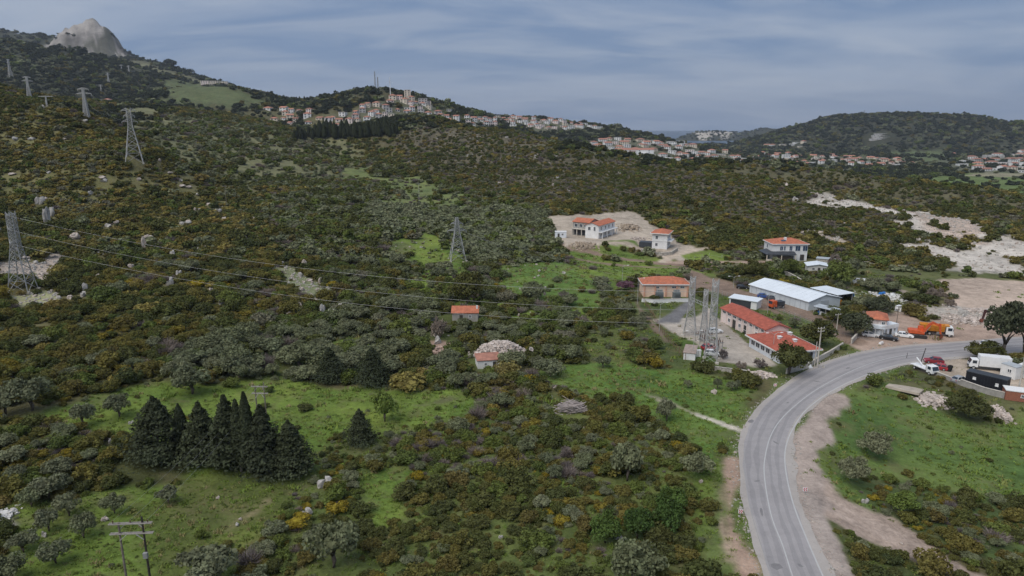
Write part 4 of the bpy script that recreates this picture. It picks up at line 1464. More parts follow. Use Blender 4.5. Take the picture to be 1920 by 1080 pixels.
def roof_mesh(kind, w, d, pitch, over, m, th=.16):
    mb = MB()
    x0, x1, y0, y1 = -over, w + over, -over, d + over
    W_, D_ = x1 - x0, y1 - y0
    if kind == 'hip':
        if W_ >= D_:
            k = D_ / 2; a = (x0 + k, (y0 + y1) / 2); b_ = (x1 - k, (y0 + y1) / 2)
        else:
            k = W_ / 2; a = ((x0 + x1) / 2, y0 + k); b_ = ((x0 + x1) / 2, y1 - k)
        hgt = k * pitch
        vs = [(x0, y0, 0), (x1, y0, 0), (x1, y1, 0), (x0, y1, 0), (x0, y0, th), (x1, y0, th), (x1, y1, th), (x0, y1, th), (*a, th + hgt), (*b_, th + hgt)]
        fs = [(3, 2, 1, 0), (0, 1, 5, 4), (1, 2, 6, 5), (2, 3, 7, 6), (3, 0, 4, 7)]
        if W_ >= D_:
            fs += [(4, 5, 9, 8), (5, 6, 9), (6, 7, 8, 9), (7, 4, 8)]
        else:
            fs += [(4, 5, 8), (5, 6, 9, 8), (6, 7, 9), (7, 4, 8, 9)]
        mb.add(vs, fs)
    elif kind in ('gable', 'gabley'):
        if kind == 'gable':
            hgt = D_ / 2 * pitch; ym = (y0 + y1) / 2
            vs = [(x0, y0, 0), (x1, y0, 0), (x1, ym, hgt), (x0, ym, hgt), (x0, y1, 0), (x1, y1, 0)]
        else:
            hgt = W_ / 2 * pitch; xm = (x0 + x1) / 2
            vs = [(x1, y0, 0), (x1, y1, 0), (xm, y1, hgt), (xm, y0, hgt), (x0, y0, 0), (x0, y1, 0)]
        vs = vs + [(x, y, z + th) for x, y, z in vs]
        fs = [(6, 7, 8, 9), (9, 8, 11, 10), (1, 0, 3, 2), (2, 3, 4, 5), (0, 1, 7, 6), (5, 4, 10, 11), (1, 2, 8, 7), (2, 5, 11, 8), (3, 0, 6, 9), (4, 3, 9, 10)]
        mb.add(vs, fs)
    elif kind == 'mono':
        hgt = pitch * D_
        vs = [(x0, y0, 0), (x1, y0, 0), (x1, y1, hgt), (x0, y1, hgt)]
        vs = vs + [(x, y, z + th) for x, y, z in vs]
        mb.add(vs, [(3, 2, 1, 0), (4, 5, 6, 7), (0, 1, 5, 4), (1, 2, 6, 5), (2, 3, 7, 6), (3, 0, 4, 7)])
    else:
        mb.box(((x0 + x1) / 2, (y0 + y1) / 2, th / 2), (W_, D_, th))
    return mb.mesh('roof', m)


def wall_mesh(w, d, h, roof, pitch, m, base=.6, over=0):
    mb = MB()
    mb.box((w / 2, d / 2, (h - base) / 2), (w, d, h + base))
    if roof == 'gable':
        hgt = d / 2 * pitch
        mb.add([(0, 0, h), (0, d, h), (0, d / 2, h + hgt), (w, 0, h), (w, d, h), (w, d / 2, h + hgt)], [(0, 2, 1), (3, 4, 5), (0, 3, 5, 2), (1, 2, 5, 4), (0, 1, 4, 3)])
    elif roof == 'gabley':
        hgt = w / 2 * pitch
        mb.add([(0, 0, h), (w, 0, h), (w / 2, 0, h + hgt), (0, d, h), (w, d, h), (w / 2, d, h + hgt)], [(0, 1, 2), (3, 5, 4), (0, 2, 5, 3), (1, 4, 5, 2), (0, 3, 4, 1)])
    return mb.mesh('wall', m)


def house(name, label, cat, loc, rz, w, d, h, roof='hip', pitch=.42, over=.5, wm=None, rm=None, wins=(), doors=(), group=None, fascia=None, base=.6, glass=None, keep=True):
    wm = wm or WHITEW; rm = rm or TILER
    e = empty(name, loc, rz, label, cat, group)
    key = (round(w, 1), round(d, 1), round(h, 1), roof, round(pitch, 2), round(over, 2))
    inst('wall', cached(('wall', key, wm.name, base), lambda: wall_mesh(w, d, h, roof, pitch, wm, base, over)), e)
    zr = h - (over * pitch if roof in ('gable', 'gabley') else 0) + .003
    ro = inst('roof', cached(('roof', key, rm.name), lambda: roof_mesh(roof, w, d, pitch, over, rm)), e, (0, 0, zr))
    if fascia:
        mb = MB()
        x0, x1, y0, y1 = -over - .02, w + over + .02, -over - .02, d + over + .02
        for c, s in ((((x0 + x1) / 2, y0, .03), (x1 - x0, .1, .3)), (((x0 + x1) / 2, y1, .03), (x1 - x0, .1, .3)), ((x0, (y0 + y1) / 2, .03), (.1, y1 - y0 - .12, .3)), ((x1, (y0 + y1) / 2, .03), (.1, y1 - y0 - .12, .3))):
            mb.box(c, s)
        mb.build('fascia', fascia, ro)
    for a in wins:
        window_part(e, *a, w, d, glass=glass)
    for a in doors:
        door_part(e, *a[:4], w, d, *(a[4:]))
    if keep:
        c, s = math.cos(rz), math.sin(rz)
        nx, ny = max(1, int(w / 3.5)), max(1, int(d / 3.5))
        for i in range(nx + 1):
            for j in range(ny + 1):
                lx, ly = w * i / nx, d * j / ny
                KEEP_OUT.append((loc[0] + lx * c - ly * s, loc[1] + lx * s + ly * c, 3.0))
    e['w'] = w
    return e, ro


def place(ax, ay, bx, by, z=None):
    """front wall from pixel A to pixel B (A on the left): origin, heading, length"""
    A = G(ax, ay); B = G(bx, by)
    dx, dy = B.x - A.x, B.y - A.y
    z0 = min(A.z, B.z) if z is None else z
    return (A.x, A.y, z0), math.atan2(dy, dx), math.hypot(dx, dy)


def chimney(ro, x, y, z, s=(.9, .9, 1.2), m=None, cap=None):
    c = MB().box((0, 0, s[2] / 2), s).build('chimney', m or WHITEW, ro, (x, y, z))
    return c


# ---- substation: peach switch house
loc, rz, w = place(1206, 557, 1290, 557, .3)
e, ro = house('switch_house', 'peach walled switch house with orange hip roof and salmon pilasters', 'building', loc, rz, w, 8.5, 4.2, 'hip', .36, .6, PEACH, TILEO,
              wins=[('f', w * .30, 3.2, 1.5, .7), ('f', w * .68, 3.3, 1.6, .7), ('f', w * .86, 3.3, 1.4, .7)], fascia=TRIM)
for k in range(5):
    MB().box((0, 0, 2.1), (.5, .35, 4.2)).build('pilaster', PEACHD, e, (w * (.02 + .24 * k), -.12, 0))
# ---- long hall with pilasters (runs away from the viewer)
loc, rz, w = place(1352, 603, 1434, 646, 0)
e, ro = house('long_hall', 'long pale pink hall with red gable roof and high strip windows', 'building', loc, rz, w, 6.6, 4.1, 'gable', .34, .5, PINKW, TILER, fascia=None)
nb = 8
for k in range(nb + 1):
    MB().box((0, 0, 2.0), (.34, .3, 4.0)).build('pilaster', PINKW, e, (w * (.012 + .97 * k / nb), -.12, 0))
for k in range(nb):
    window_part(e, 'f', w * (k + .55) / nb, 3.25, w / nb * .62, .75, w, 6.6)
for k in (1, 3, 4, 6):
    window_part(e, 'f', w * (k + .55) / nb, 1.6, w / nb * .45, 1.1, w, 6.6)
door_part(e, 'f', w * .58, 1.8, 2.4, w, 6.6)
door_part(e, 'f', w * .32, 1.8, 2.4, w, 6.6)
# ---- hip-roofed office in front of it
A = G(1404, 650); B = G(1460, 682); C_ = G(1523, 677)
rz = math.atan2(B.y - A.y, B.x - A.x); w = math.hypot(B.x - A.x, B.y - A.y); d_ = 10.2
e, ro = house('office_building', 'bluish white single-storey office with red hip roof and three roof vents', 'building', (A.x, A.y, 0), rz, w, d_, 2.9, 'hip', .40, .8, BLUEW, TILER,
              wins=[('f', w * f, 1.65, 1.7, 1.3) for f in (.14, .30, .47, .64, .82)] + [('r', d_ * f, 1.65, 1.5, 1.3) for f in (.3, .55)], doors=[('r', d_ * .82, 1.1, 2.2)], fascia=TRIM)
for (fx, fy, zz_) in ((.62, .30, 1.35), (.55, .62, 1.9), (.80, .55, 1.15)):
    c = chimney(ro, w * fx, d_ * fy, zz_, (.8, .8, .75))
    MB().box((0, 0, .80), (1.0, 1.0, .12)).build('cap', TRIM, c)
# ---- white lean-to shed
loc, rz, w = place(1367, 573, 1418, 581, 0)
e, ro = house('shed', 'small shed with flat white sheet roof and dark open side behind the long hall', 'shed', loc, rz, w, 4.2, 2.6, 'mono', .05, .35, WHITEW, WHITEROOF)
MB().box((w * .42, -.04, 1.25), (w * .74, .1, 2.2)).build('opening_shade', DARKROOF, e)  # dark panel on the solid wall, imitates the shade inside an open side
# ---- long white hangar: long side faces the viewer's left
A = G(1405, 548); B = G(1515, 583); C_ = G(1584, 578)
rz = math.atan2(B.y - A.y, B.x - A.x); w = math.hypot(B.x - A.x, B.y - A.y); d_ = math.hypot(C_.x - B.x, C_.y - B.y)
e, ro = house('hangar', 'long low hangar with white metal gable roof and light grey sheet walls', 'hangar', (A.x, A.y, 0), rz, w, d_, 2.9, 'gable', .24, .4, material('hangar_sheet', (.56, .60, .62), .6, .06, .4), WHITEROOF)
HANGAR = (A, rz, w, d_)
for k in range(12):
    MB().box((w * (k + .5) / 12, -.03, 1.45), (.12, .08, 2.8)).build('wall_rib', GREYSHEET, e)
for k in range(11):
    for s_ in (0, 1):
        x_ = w * (k + 1) / 12; hh = d_ / 2 * .24
        MB().bar((x_, -.3 if s_ == 0 else d_ + .3, .19 - .0), (x_, d_ / 2, hh + .30), .07, .05).build('roof_seam', WHITEROOF, ro)
MB().box((w + .03, d_ * .5, 1.3), (.08, 3.4, 2.6)).build('door', GREYSHEET, e)
# open canopy behind it
c_, s_ = math.cos(rz), math.sin(rz)
o_ = A + Vector((c_ * w * .52 - s_ * (d_ + .6), s_ * w * .52 + c_ * (d_ + .6), 0))
e = empty('canopy', (o_.x, o_.y, 0), rz, 'open sheet metal canopy with pale roof behind the white hangar', 'canopy')
MB().box((w * .21, 3.4, 3.35), (w * .44, 7.2, .14), ry=0).build('roof', WHITEROOF, e)
for x_ in (0.2, w * .14, w * .28, w * .41):
    for y_ in (.3, 6.6):
        MB().box((0, 0, 1.6), (.22, .22, 3.28)).build('post', STEELP, e, (x_, y_, 0))
MB().box((w * .21, 6.85, 1.6), (w * .42, .1, 3.2)).build('back_wall', DARKROOF, e)
for k in range(7):
    p = o_ + Vector((c_ * (w * (.22 + .028 * k)) - s_ * 2.2, s_ * (w * (.22 + .028 * k)) + c_ * 2.2, 0))
    mb = MB(); mb.box((0, 0, .7), (.75, 1.0, 1.4), taper=.8); mb.box((0, -.55, .5), (.5, .3, .7))
    tag(mb.build('yellow_machine', AMBERP, None, (p.x, p.y, 0), rz), 'yellow machine under the open canopy, %s from its left end' % ('first', 'second', 'third', 'fourth', 'fifth', 'sixth', 'seventh')[k], 'machine', 'yellow machines under the canopy')
# ---- villa with dark lean-to roof
loc, rz, w = place(1447, 489, 1512, 489, 2.6)
e, ro = house('villa', 'white two-storey villa with orange hip roof and dark lean-to roof', 'house', loc, rz, w, 10.0, 6.6, 'hip', .32, .5, WHITEW, TILEO,
              wins=[('f', w * .25, 4.9, 1.3, 1.8), ('f', w * .34, 4.9, .9, 1.9), ('f', w * .52, 4.9, 1.3, 2.0), ('f', w * .72, 4.9, 2.1, 2.2), ('f', w * .93, 4.9, 2.0, 2.2), ('l', 4, 4.9, 1.4, 1.5)], doors=[('f', w * .86, 1.6, 2.4)], glass=PANEB, fascia=TRIM)
mb = MB(); mb.add([(-3.2, -2.8, 2.9), (w * .62, -2.8, 2.9), (w * .62, .1, 3.75), (-.4, .1, 3.75), (-3.2, 7, 2.9), (-.1, 7, 3.75), (-3.2, -2.8, 2.7), (w * .62, -2.8, 2.7), (-3.2, 7, 2.7), (w * .62, .1, 3.5), (-.1, 7, 3.5)],
                  [(0, 1, 2, 3), (0, 3, 5, 4), (6, 7, 1, 0), (0, 4, 8, 6)])
mb.build('lean_to_roof', DARKROOF, e)
for x_ in (-3.0, w * .2, w * .6):
    MB().box((0, 0, 1.0), (.3, .3, 3.4)).build('post', CREAM, e, (x_, -2.6, 0))
MB().box((w * .3, -2.2, 1.2), (w * .5, .12, 2.2)).build('glazed_front', WOODD, e)
MB().box((-.5, -2.75, .2), (5.6, .3, 1.6)).build('terrace_wall', CREAM, e)
chimney(ro, w * .42, 3.2, 1.0, (.9, .9, 1.3))
MB().box((w * .35, 2.2, 1.1), (1.9, 1.1, .12), rx=.4).build('solar_panel', PANEB, ro)
# ---- small white-roofed house right of the villa
loc, rz, w = place(1514, 511, 1556, 513, 1.0)
house('white_roofed_house', 'low house with white sheet roof right below the villa', 'house', loc, rz, w, 6.5, 2.6, 'gabley', .18, .5, material('light_grey_render', (.58, .56, .52), .85), WHITEROOF, wins=[('f', w * .25, 1.5, 1.0, 1.0), ('f', w * .75, 1.5, 1.6, 1.2)], doors=[('f', w * .5, .9, 2.0)])
loc, rz, w = place(1530, 493, 1572, 497, 1.6)
house('outbuilding', 'grey stone outbuilding with flat roof behind the white-roofed house', 'shed', loc, rz, w, 4, 2.2, 'flat', 0, .2, STONEW, GREYSHEET, wins=[('f', w * .6, 1.3, .8, .7)])
# ---- two-storey white house on a stone terrace
loc, rz, w = place(1222, 466, 1250, 468, 3.6)
e, ro = house('white_house', 'two-storey white house with orange hip roof on a stone terrace', 'house', loc, rz, w, 9.5, 6.4, 'hip', .34, .9, WHITEW, TILEO,
              wins=[('f', w * .30, 4.7, 1.1, 1.5), ('f', w * .30, 1.6, 1.1, 1.4)] + [('r', 9.5 * f, z, 1.3, 1.8) for f in (.2, .45, .7) for z in (1.7, 4.8)], fascia=TRIM)
MB().box((w / 2, -.05, 3.2), (w + .3, .2, .25)).build('string_course', TRIM, e)
MB().box((w + .9, 4.8, 3.1), (1.8, 8, .2)).build('balcony', TRIM, e)
MB().box((-3.0, 3, 1.0), (5.5, 4.5, 2.2)).build('carport', DARKROOF, e)
TERRACE_PX = [(1203, 472), (1210, 477), (1240, 480), (1258, 478), (1270, 470)]
# ---- unfinished houses
loc, rz, w = place(1074, 440, 1104, 443, 5.6)
e, ro = house('unfinished_house', 'unfinished concrete house on open pillars with partly tiled orange roof', 'house', loc, rz, w, 9, 6.2, 'gable', .30, .4, GREYW, TILEO, wins=[('f', w * f, 4.6, 1.7, 1.6) for f in (.2, .5, .8)])
for k in range(4):
    MB().box((w * (.06 + .29 * k), -1.5, 1.5), (.35, .35, 3.1)).build('pillar', CONCP, e)
MB().box((w * .5, -.8, 3.1), (w * 1.02, 2.0, .25)).build('balcony_slab', CONCP, e)
MB().box((w * .5, -.06, 1.5), (w * .8, .14, 2.4)).build('bay_shade', DARKROOF, e)  # wall behind is closed; this dark sheet paints the shade of the bay
loc, rz, w = place(1122, 448, 1152, 438, 5.6)
e, ro = house('new_house', 'new white house with orange gable roof beside the unfinished concrete one', 'house', loc, rz, w, 6.6, 6.0, 'gable', .34, .5, WHITEW, TILEO,
              wins=[('f', w * f, z, 1.3, 1.7) for f in (.15, .4, .62, .85) for z in (1.6, 4.4)] + [('l', 2.0, 4.4, 1.3, 1.6), ('l', 4.6, 4.4, 1.0, 2.0)], fascia=None)
MB().box((w * .5, -.8, 3.0), (w * 1.02, 1.8, .22)).build('balcony_slab', TRIM, e)
for k in range(4):
    MB().box((w * (.05 + .3 * k), -1.5, 1.5), (.3, .3, 3.0)).build('pillar', TRIM, e)
loc, rz, w = place(1041, 446, 1062, 446, 5.6)
e, ro = house('site_cabin', 'white site cabin standing left of the unfinished houses', 'cabin', loc, rz, w, 2.8, 2.7, 'flat', 0, .08, BLUEW, TRIM, wins=[('f', w * .65, 1.6, .9, .9)], doors=[('f', w * .3, .9, 2.0)])
# ---- old cottage in the valley, ruin wall, white hut
loc, rz, w = place(848, 603, 896, 603, 1.2)
e, ro = house('old_cottage', 'old cottage with orange gable roof and bare grey walls in the valley', 'house', loc, rz, w, 5.6, 2.6, 'gable', .42, .3, GREYW, TILEO, wins=[('f', w * .7, 1.5, .8, .9)], doors=[('f', w * .35, .9, 1.9)])
chimney(ro, w * .96, 1.6, .9, (.5, .5, .9))
loc, rz, w = place(785, 603, 815, 602, None)
house('ruined_hut', 'roofless pale stone hut left of the old cottage', 'ruin', loc, rz, w, 3.5, 1.9, 'flat', 0, -.15, STONEW, GREYW, wins=[('f', w * .5, 1.1, .7, .7)])
loc, rz, w = place(896, 692, 938, 690, None)
e, ro = house('white_hut', 'small whitewashed hut with flat tiled roof below the stone heap', 'hut', loc, rz, w, 3.8, 2.1, 'mono', .10, .25, WHITEW, TILEF, doors=[('f', w * .75, .8, 1.7)], wins=[('f', w * .35, 1.2, .7, .7)])
# ---- concrete box and cabinets at the substation corner
loc, rz, w = place(1281, 674, 1303, 676, 0)
e, ro = house('service_building', 'low concrete service building with flat brownish roof at the substation corner', 'building', loc, rz, w, 6.5, 1.7, 'flat', 0, .15, WHITEW, material('gravel_roof', (.34, .27, .23), .95, .2, 1.5))
for px in (1305, 1311):
    p = G(px, 669)
    e = empty('cabinet', (p.x, p.y, 0), .2, 'white electrical cabinet, %s of the pair beside the service building' % ('left' if px == 1305 else 'right'), 'cabinet', 'white cabinets at the substation corner')
    MB().box((0, 0, .9), (.62, .6, 1.7)).build('housing', WHITEP, e); MB().box((0, -.31, .9), (.5, .04, 1.5)).build('door', TRIM, e); MB().box((0, 0, 1.8), (.72, .7, .1)).build('cap', WHITEP, e)
# ---- roadside cottage with white annex
loc, rz, w = place(1625, 628, 1660, 632, 0)
e, ro = house('roadside_cottage', 'roadside cottage with red tiled hip roof and worn plaster', 'house', loc, rz, w, 7.0, 4.6, 'hip', .42, .4, material('worn_pink_plaster', (.52, .40, .36), .9, .2, .8, col2=(.66, .60, .56)), TILEO, wins=[('f', w * .25, 1.5, 1.2, 1.2), ('f', w * .8, 3.7, .9, .9)], doors=[('f', w * .55, 1.0, 2.1)])
MB().box((w * .45, -1.0, 2.6), (w * .9, 2.2, .12)).build('porch_roof', GREYSHEET, e)
for x_ in (.2, w * .4, w * .8):
    MB().box((x_, -1.9, 1.3), (.14, .14, 2.6)).build('porch_post', TRIM, e)
loc, rz, w = place(1649, 634, 1682, 628, 0)
e, ro = house('annex', 'flat-roofed white annex beside the roadside cottage', 'building', loc, rz, w, 4.5, 3.1, 'flat', 0, -.12, BLUEW, WHITEROOF, wins=[('f', w * .14, 1.5, .8, 1.9), ('f', w * .32, 1.5, .8, 1.9), ('f', w * .80, 1.7, .9, .9)], doors=[('f', w * .58, .9, 2.1)])
MB().box((w / 2, -.05, 2.7), (w + .12, .16, 1.0)).build('parapet', WHITEW, e)
# ---- awning of the yard below the hangar
A = G(1524, 588); B = G(1572, 600)
rz = math.atan2(B.y - A.y, B.x - A.x); w = math.hypot(B.x - A.x, B.y - A.y)
e = empty('stall_awning', (A.x, A.y, 0), rz, 'low greyish awning on thin posts below the white hangar', 'awning')
MB().box((w / 2, 1.3, 2.5), (w, 3.2, .1), rx=.08).build('roof', GREYSHEET, e)
for k in range(5):
    MB().box((w * (.03 + .235 * k), -.1, 1.2), (.1, .1, 2.4)).build('post', STEELP, e)
MB().box((w * .5, 2.6, 1.1), (w * .96, .1, 2.1)).build('back_panel', material('teal_sheet', (.08, .17, .17), .7), e)
for k in range(9):
    x_ = w * (.06 + .1 * k)
    p = A + Vector((math.cos(rz) * x_ - math.sin(rz) * 1.0, math.sin(rz) * x_ + math.cos(rz) * 1.0, 0))
    m_ = (WOODD, BLUEP, WHITEP, GREYSHEET, TRIM, WOODD, REDP, STEELP, DARKROOF)[k]
    mb = MB(); mb.box((0, 0, .35), (.9, .8, .7)); mb.box((.1, .1, .85), (.6, .5, .3))
    tag(mb.build('junk_pile', m_, None, (p.x, p.y, 0), rz + k), 'small %s pile of goods under the grey awning' % ('brown', 'blue', 'white', 'grey', 'off-white', 'dark brown', 'red', 'steel', 'black')[k], 'pile', 'goods under the awning')


# ------------------------------------------------------------------ walls and fences from pixel points
def wall_run(name, label, pts, h, th, m, cat='wall', zfix=None):
    P = [G(*p) for p in pts]
    e = empty(name, P[0], 0, label, cat)
    cap_m = CONCP if m is not STONEW else STONEW
    for i in range(len(P) - 1):
        a, b_ = P[i] - P[0], P[i + 1] - P[0]
        za = a.z; zb = b_.z
        d = math.hypot(b_.x - a.x, b_.y - a.y)
        mb = MB()
        u = Vector((b_.x - a.x, b_.y - a.y, 0)); u.normalize(); n_ = Vector((-u.y, u.x, 0)) * th / 2
        ov = u * (th * .4 if i < len(P) - 2 else 0)
        vs = []
        for (q, zz_) in ((a, za), (b_ + ov, zb)):
            for s_ in (-1, 1):
                vs += [(q.x + n_.x * s_, q.y + n_.y * s_, zz_ - .5), (q.x + n_.x * s_, q.y + n_.y * s_, zz_ + h)]
        mb.add(vs, [(0, 1, 5, 4), (2, 6, 7, 3), (1, 3, 7, 5), (0, 4, 6, 2), (0, 2, 3, 1), (4, 5, 7, 6)])
        mb.build('wall_panel', m, e)
        MB().bar((a.x, a.y, za + h + .045), (b_.x, b_.y, zb + h + .045), th + .14, .09).build('coping', cap_m, e)
    return e


def fence_run(name, label, pts, h, step, m, rails=2, pw=.09):
    P = [G(*p) for p in pts]
    e = empty(name, P[0], 0, label, 'fence')
    pm_ = cached(('post', h, m.name, pw), lambda: MB().box((0, 0, h / 2 - .15), (pw, pw, h + .3)).mesh('post', m))
    for i in range(len(P) - 1):
        a, b_ = P[i] - P[0], P[i + 1] - P[0]
        n = max(1, int((b_ - a).length / step))
        for k in range(n + (1 if i == len(P) - 2 else 0)):
            q = a + (b_ - a) * (k / n)
            inst('post', pm_, e, (q.x, q.y, hz(q.x + P[0].x, q.y + P[0].y) - P[0].z))
        for r in range(rails):
            z_ = h * (.35 + .6 * r / max(1, rails - 1))
            MB().bar((a.x, a.y, a.z + z_), (b_.x, b_.y, b_.z + z_), .035, .035).build('rail', m, e)
    return e


wall_run('roadside_wall', 'pale concrete wall along the road below the office building', [(1474, 701), (1513, 691), (1532, 679), (1556, 666), (1580, 651)], 1.15, .3, CONCP)
wall_run('roadside_wall', 'short pale wall stub beside the verge below the roadside cottage', [(1596, 645), (1606, 634)], 1.3, .3, CONCP)
wall_run('boundary_wall', 'low pale wall between the substation and the lush meadow', [(1312, 690), (1345, 695), (1400, 702)], .9, .35, STONEW)
wall_run('yard_wall', 'low grey wall at the edge of the vehicle yard', [(1752, 703), (1775, 712), (1800, 722)], .9, .3, GREYW)
wall_run('yard_wall', 'grey concrete wall running below the black cabin', [(1800, 722), (1845, 738), (1890, 749)], 1.3, .3, GREYW)
wall_run('terrace_wall', 'rubble stone terrace wall round the two-storey white house', TERRACE_PX, 1.3, .5, STONEW)
wall_run('garden_wall', 'grey garden wall climbing between villa and hangar', [(1466, 512), (1490, 524), (1503, 532)], 1.4, .35, GREYW)
wall_run('switchyard_wall', 'low white wall in front of the peach switch house', [(1203, 566), (1225, 568), (1250, 567), (1290, 566)], 1.1, .25, TRIM)
fence_run('substation_fence', 'thin rusty post fence on the left side of the substation', [(1196, 550), (1215, 580), (1238, 620), (1262, 652), (1285, 676)], 1.8, 2.4, material('rusty_steel', (.22, .13, .09), .9), 3)
fence_run('hangar_fence', 'wire fence with thin posts between hangar yard and red-roofed buildings', [(1410, 562), (1450, 580), (1500, 602), (1545, 622)], 1.7, 2.6, STEEL, 3)
fence_run('track_fence', 'thin grey fence between the brown track and the substation', [(1318, 556), (1345, 552), (1372, 562)], 1.9, 2.2, STEEL, 3)
fence_run('meadow_fence', 'line of thin posts across the green building plot', [(1288, 488), (1330, 480), (1378, 488)], 1.3, 4.0, STEELP, 1)

# ------------------------------------------------------------------ lattice pylons, poles, wires
def pylon(label, base, h, bw, tw, arms, adir, waist=.62, m=None, name='lattice_pylon', group='lattice power pylons', nseg=8, lw=.16, ins=True, neck=None):
    """arms: list of (height fraction, half span); adir = heading of the arms"""
    m = m or STEEL
    e = empty(name, base, adir, label, 'pylon', group)

    def hw(f):
        if f < waist:
            return bw / 2 + (tw / 2 - bw / 2) * (f / waist)
        return tw / 2 * (1 - .12 * (f - waist) / (1 - waist)) if neck is None else tw / 2 + (neck / 2 - tw / 2) * (f - waist) / (1 - waist)
    for sx in (-1, 1):
        for sy in (-1, 1):
            mb = MB()
            fs = (0, waist, 1)
            for f0, f1 in zip(fs[:-1], fs[1:]):
                mb.bar((sx * hw(f0), sy * hw(f0), h * f0 - (.6 if f0 == 0 else 0)), (sx * hw(f1), sy * hw(f1), h * f1), lw, lw)
            mb.build('leg', m, e)
            MB().box((sx * hw(0), sy * hw(0), .05), (.8, .8, .7)).build('footing', CONCP, e)
    # panel heights shrink upwards
    fr = [0]
    k = 0
    while fr[-1] < .97:
        fr.append(min(1, fr[-1] + max(.035, 2.05 * hw(fr[-1]) / h * .6)))
    for face in range(4):
        mb = MB()
        for f0, f1 in zip(fr[:-1], fr[1:]):
            a, b_ = hw(f0), hw(f1)
            q = [(-a, -a, h * f0), (a, -a, h * f0), (b_, -b_, h * f1), (-b_, -b_, h * f1)]
            R = Matrix.Rotation(face * math.pi / 2, 3, 'Z')
            q = [R @ Vector(p) for p in q]
            mb.bar(q[0], q[2], lw * .45); mb.bar(q[1], q[3], lw * .45); mb.bar(q[3], q[2], lw * .4)
        mb.build('bracing', m, e)
    tips = []
    for f, hs in arms:
        z = h * f; a = hw(f)
        for s_ in (-1, 1):
            mb = MB()
            tip = Vector((s_ * hs, 0, z))
            mb.bar((s_ * a, -a, z), tip, lw * .7); mb.bar((s_ * a, a, z), tip, lw * .7)
            mb.bar((s_ * a, -a, z + h * .045), tip, lw * .55); mb.bar((s_ * a, a, z + h * .045), tip, lw * .55)
            for g_ in (.35, .68):
                p1 = Vector((s_ * a, -a, z)).lerp(tip, g_); p2 = Vector((s_ * a, a, z)).lerp(tip, g_)
                mb.bar(p1, p2, lw * .5); mb.bar(p1, Vector((s_ * a, a, z + h * .045)).lerp(tip, g_), lw * .4)
            arm = mb.build('crossarm', m, e)
            if ins:
                it = MB()
                it.tube([(0, 0, 0), (0, 0, -.9)], [.07, .07], 6)
                for q in range(5):
                    it.tube([(0, 0, -.12 - .17 * q), (0, 0, -.2 - .17 * q)], [.15, .15], 8)
                it.build('insulator', STEELP, arm, tip)
            c, s = math.cos(adir), math.sin(adir)
            tips.append(Vector(base) + Vector((c * tip.x, s * tip.x, tip.z - (.9 if ins else 0))))
    KEEP_OUT.append((base[0], base[1], bw * .55))
    return e, tips


def wire(label, a, b, sag, r=.045, name='power_line', cat='cable', group=None, n=26, m=None):
    a = Vector(a); b = Vector(b)
    pts = []
    for i in range(n + 1):
        t_ = i / n
        p = a.lerp(b, t_) - Vector((0, 0, sag * 4 * t_ * (1 - t_)))
        pts.append(p - a)
    mb = MB(); mb.tube(pts, r, 5)
    o = mb.build(name, m or WIRE, None, a)
    return tag(o, label, cat, group)


def pyl(px, py, toppy, **kw):
    b_ = G(px, py)
    f = b_.y * CT - (b_.z - CAMH) * ST
    h = (py - toppy) * f / FPX / CT * 1.02
    return b_, h


b_, h = pyl(44, 546, 405)
_, TL = pylon('tall grey lattice pylon standing among pale rocks at the left edge', b_, h, h * .24, h * .082, [(.97, 1.5), (.80, 2.0), (.63, 2.4)], rad(96), waist=.60, lw=.22, ins=False)
b_, h = pyl(253, 306, 211)
_, T250 = pylon('lattice pylon with broad head on the crest of the left hill', b_, h, h * .30, h * .075, [(.96, 3.2), (.86, 2.4), (.76, 3.4)], rad(25), waist=.66, lw=.24, m=STEELP)
b_, h = pyl(858, 488, 411)
_, T857 = pylon('lattice pylon with two short platforms in the middle of the valley', b_, h, h * .37, h * .11, [(.86, 2.4), (.70, 3.7)], rad(12), waist=.68, lw=.26, neck=h * .05, m=STEEL)
b_, h = pyl(163, 221, 169)
_, T163 = pylon('slim lattice pylon with two crossarm levels behind the left hill', b_, h, h * .16, h * .06, [(.95, 3.0), (.80, 4.2)], rad(8), waist=.7, lw=.34, m=STEELP)
b_, h = pyl(56, 186, 147)
pylon('distant slim pylon on the dark slope above the left hill', b_, h, h * .17, h * .06, [(.96, 2.4), (.8, 3.4)], rad(20), lw=.36, m=STEELP, ins=False)
b_, h = pyl(20, 144, 114)
pylon('highest distant pylon near the left edge of the picture', b_, h, h * .2, h * .07, [(.95, 3), (.8, 3)], rad(60), lw=.40, m=STEELP, ins=False)
b_, h = pyl(88, 198, 181)
pylon('very short distant pole pylon beside the pale track on the left', b_, h, h * .1, h * .06, [(.93, 4.5)], rad(0), lw=.30, m=STEELP, ins=False)
for px, py, tp, lb in ((204, 156, 138, 'faint distant pylon halfway up the dark slope'), (190, 172, 160, 'faintest distant pylon low on the dark slope'), (228, 130, 122, 'tiny far pylon left of a pair near the pale saddle'), (242, 136, 124, 'tiny far pylon right of a pair near the pale saddle')):
    b_, h = pyl(px, py, tp)
    pylon(lb, b_, h, h * .2, h * .07, [(.95, 3.4), (.8, 4)], rad(10), lw=.5, m=STEELP, ins=False)
# substation gantries
def gantry(px, py, top, lb, bw, tw):
    b_ = G(px, py)
    f = b_.y * CT - (b_.z - CAMH) * ST
    h = (py - top) * f / FPX / CT * 1.02
    return pylon(lb, b_, h, bw, tw, [(.93, 3.2), (.72, 3.8), (.55, 3.4)], rad(70), waist=.5, lw=.15, name='gantry_tower', group='lattice towers of the substation', m=STEELP)[1]


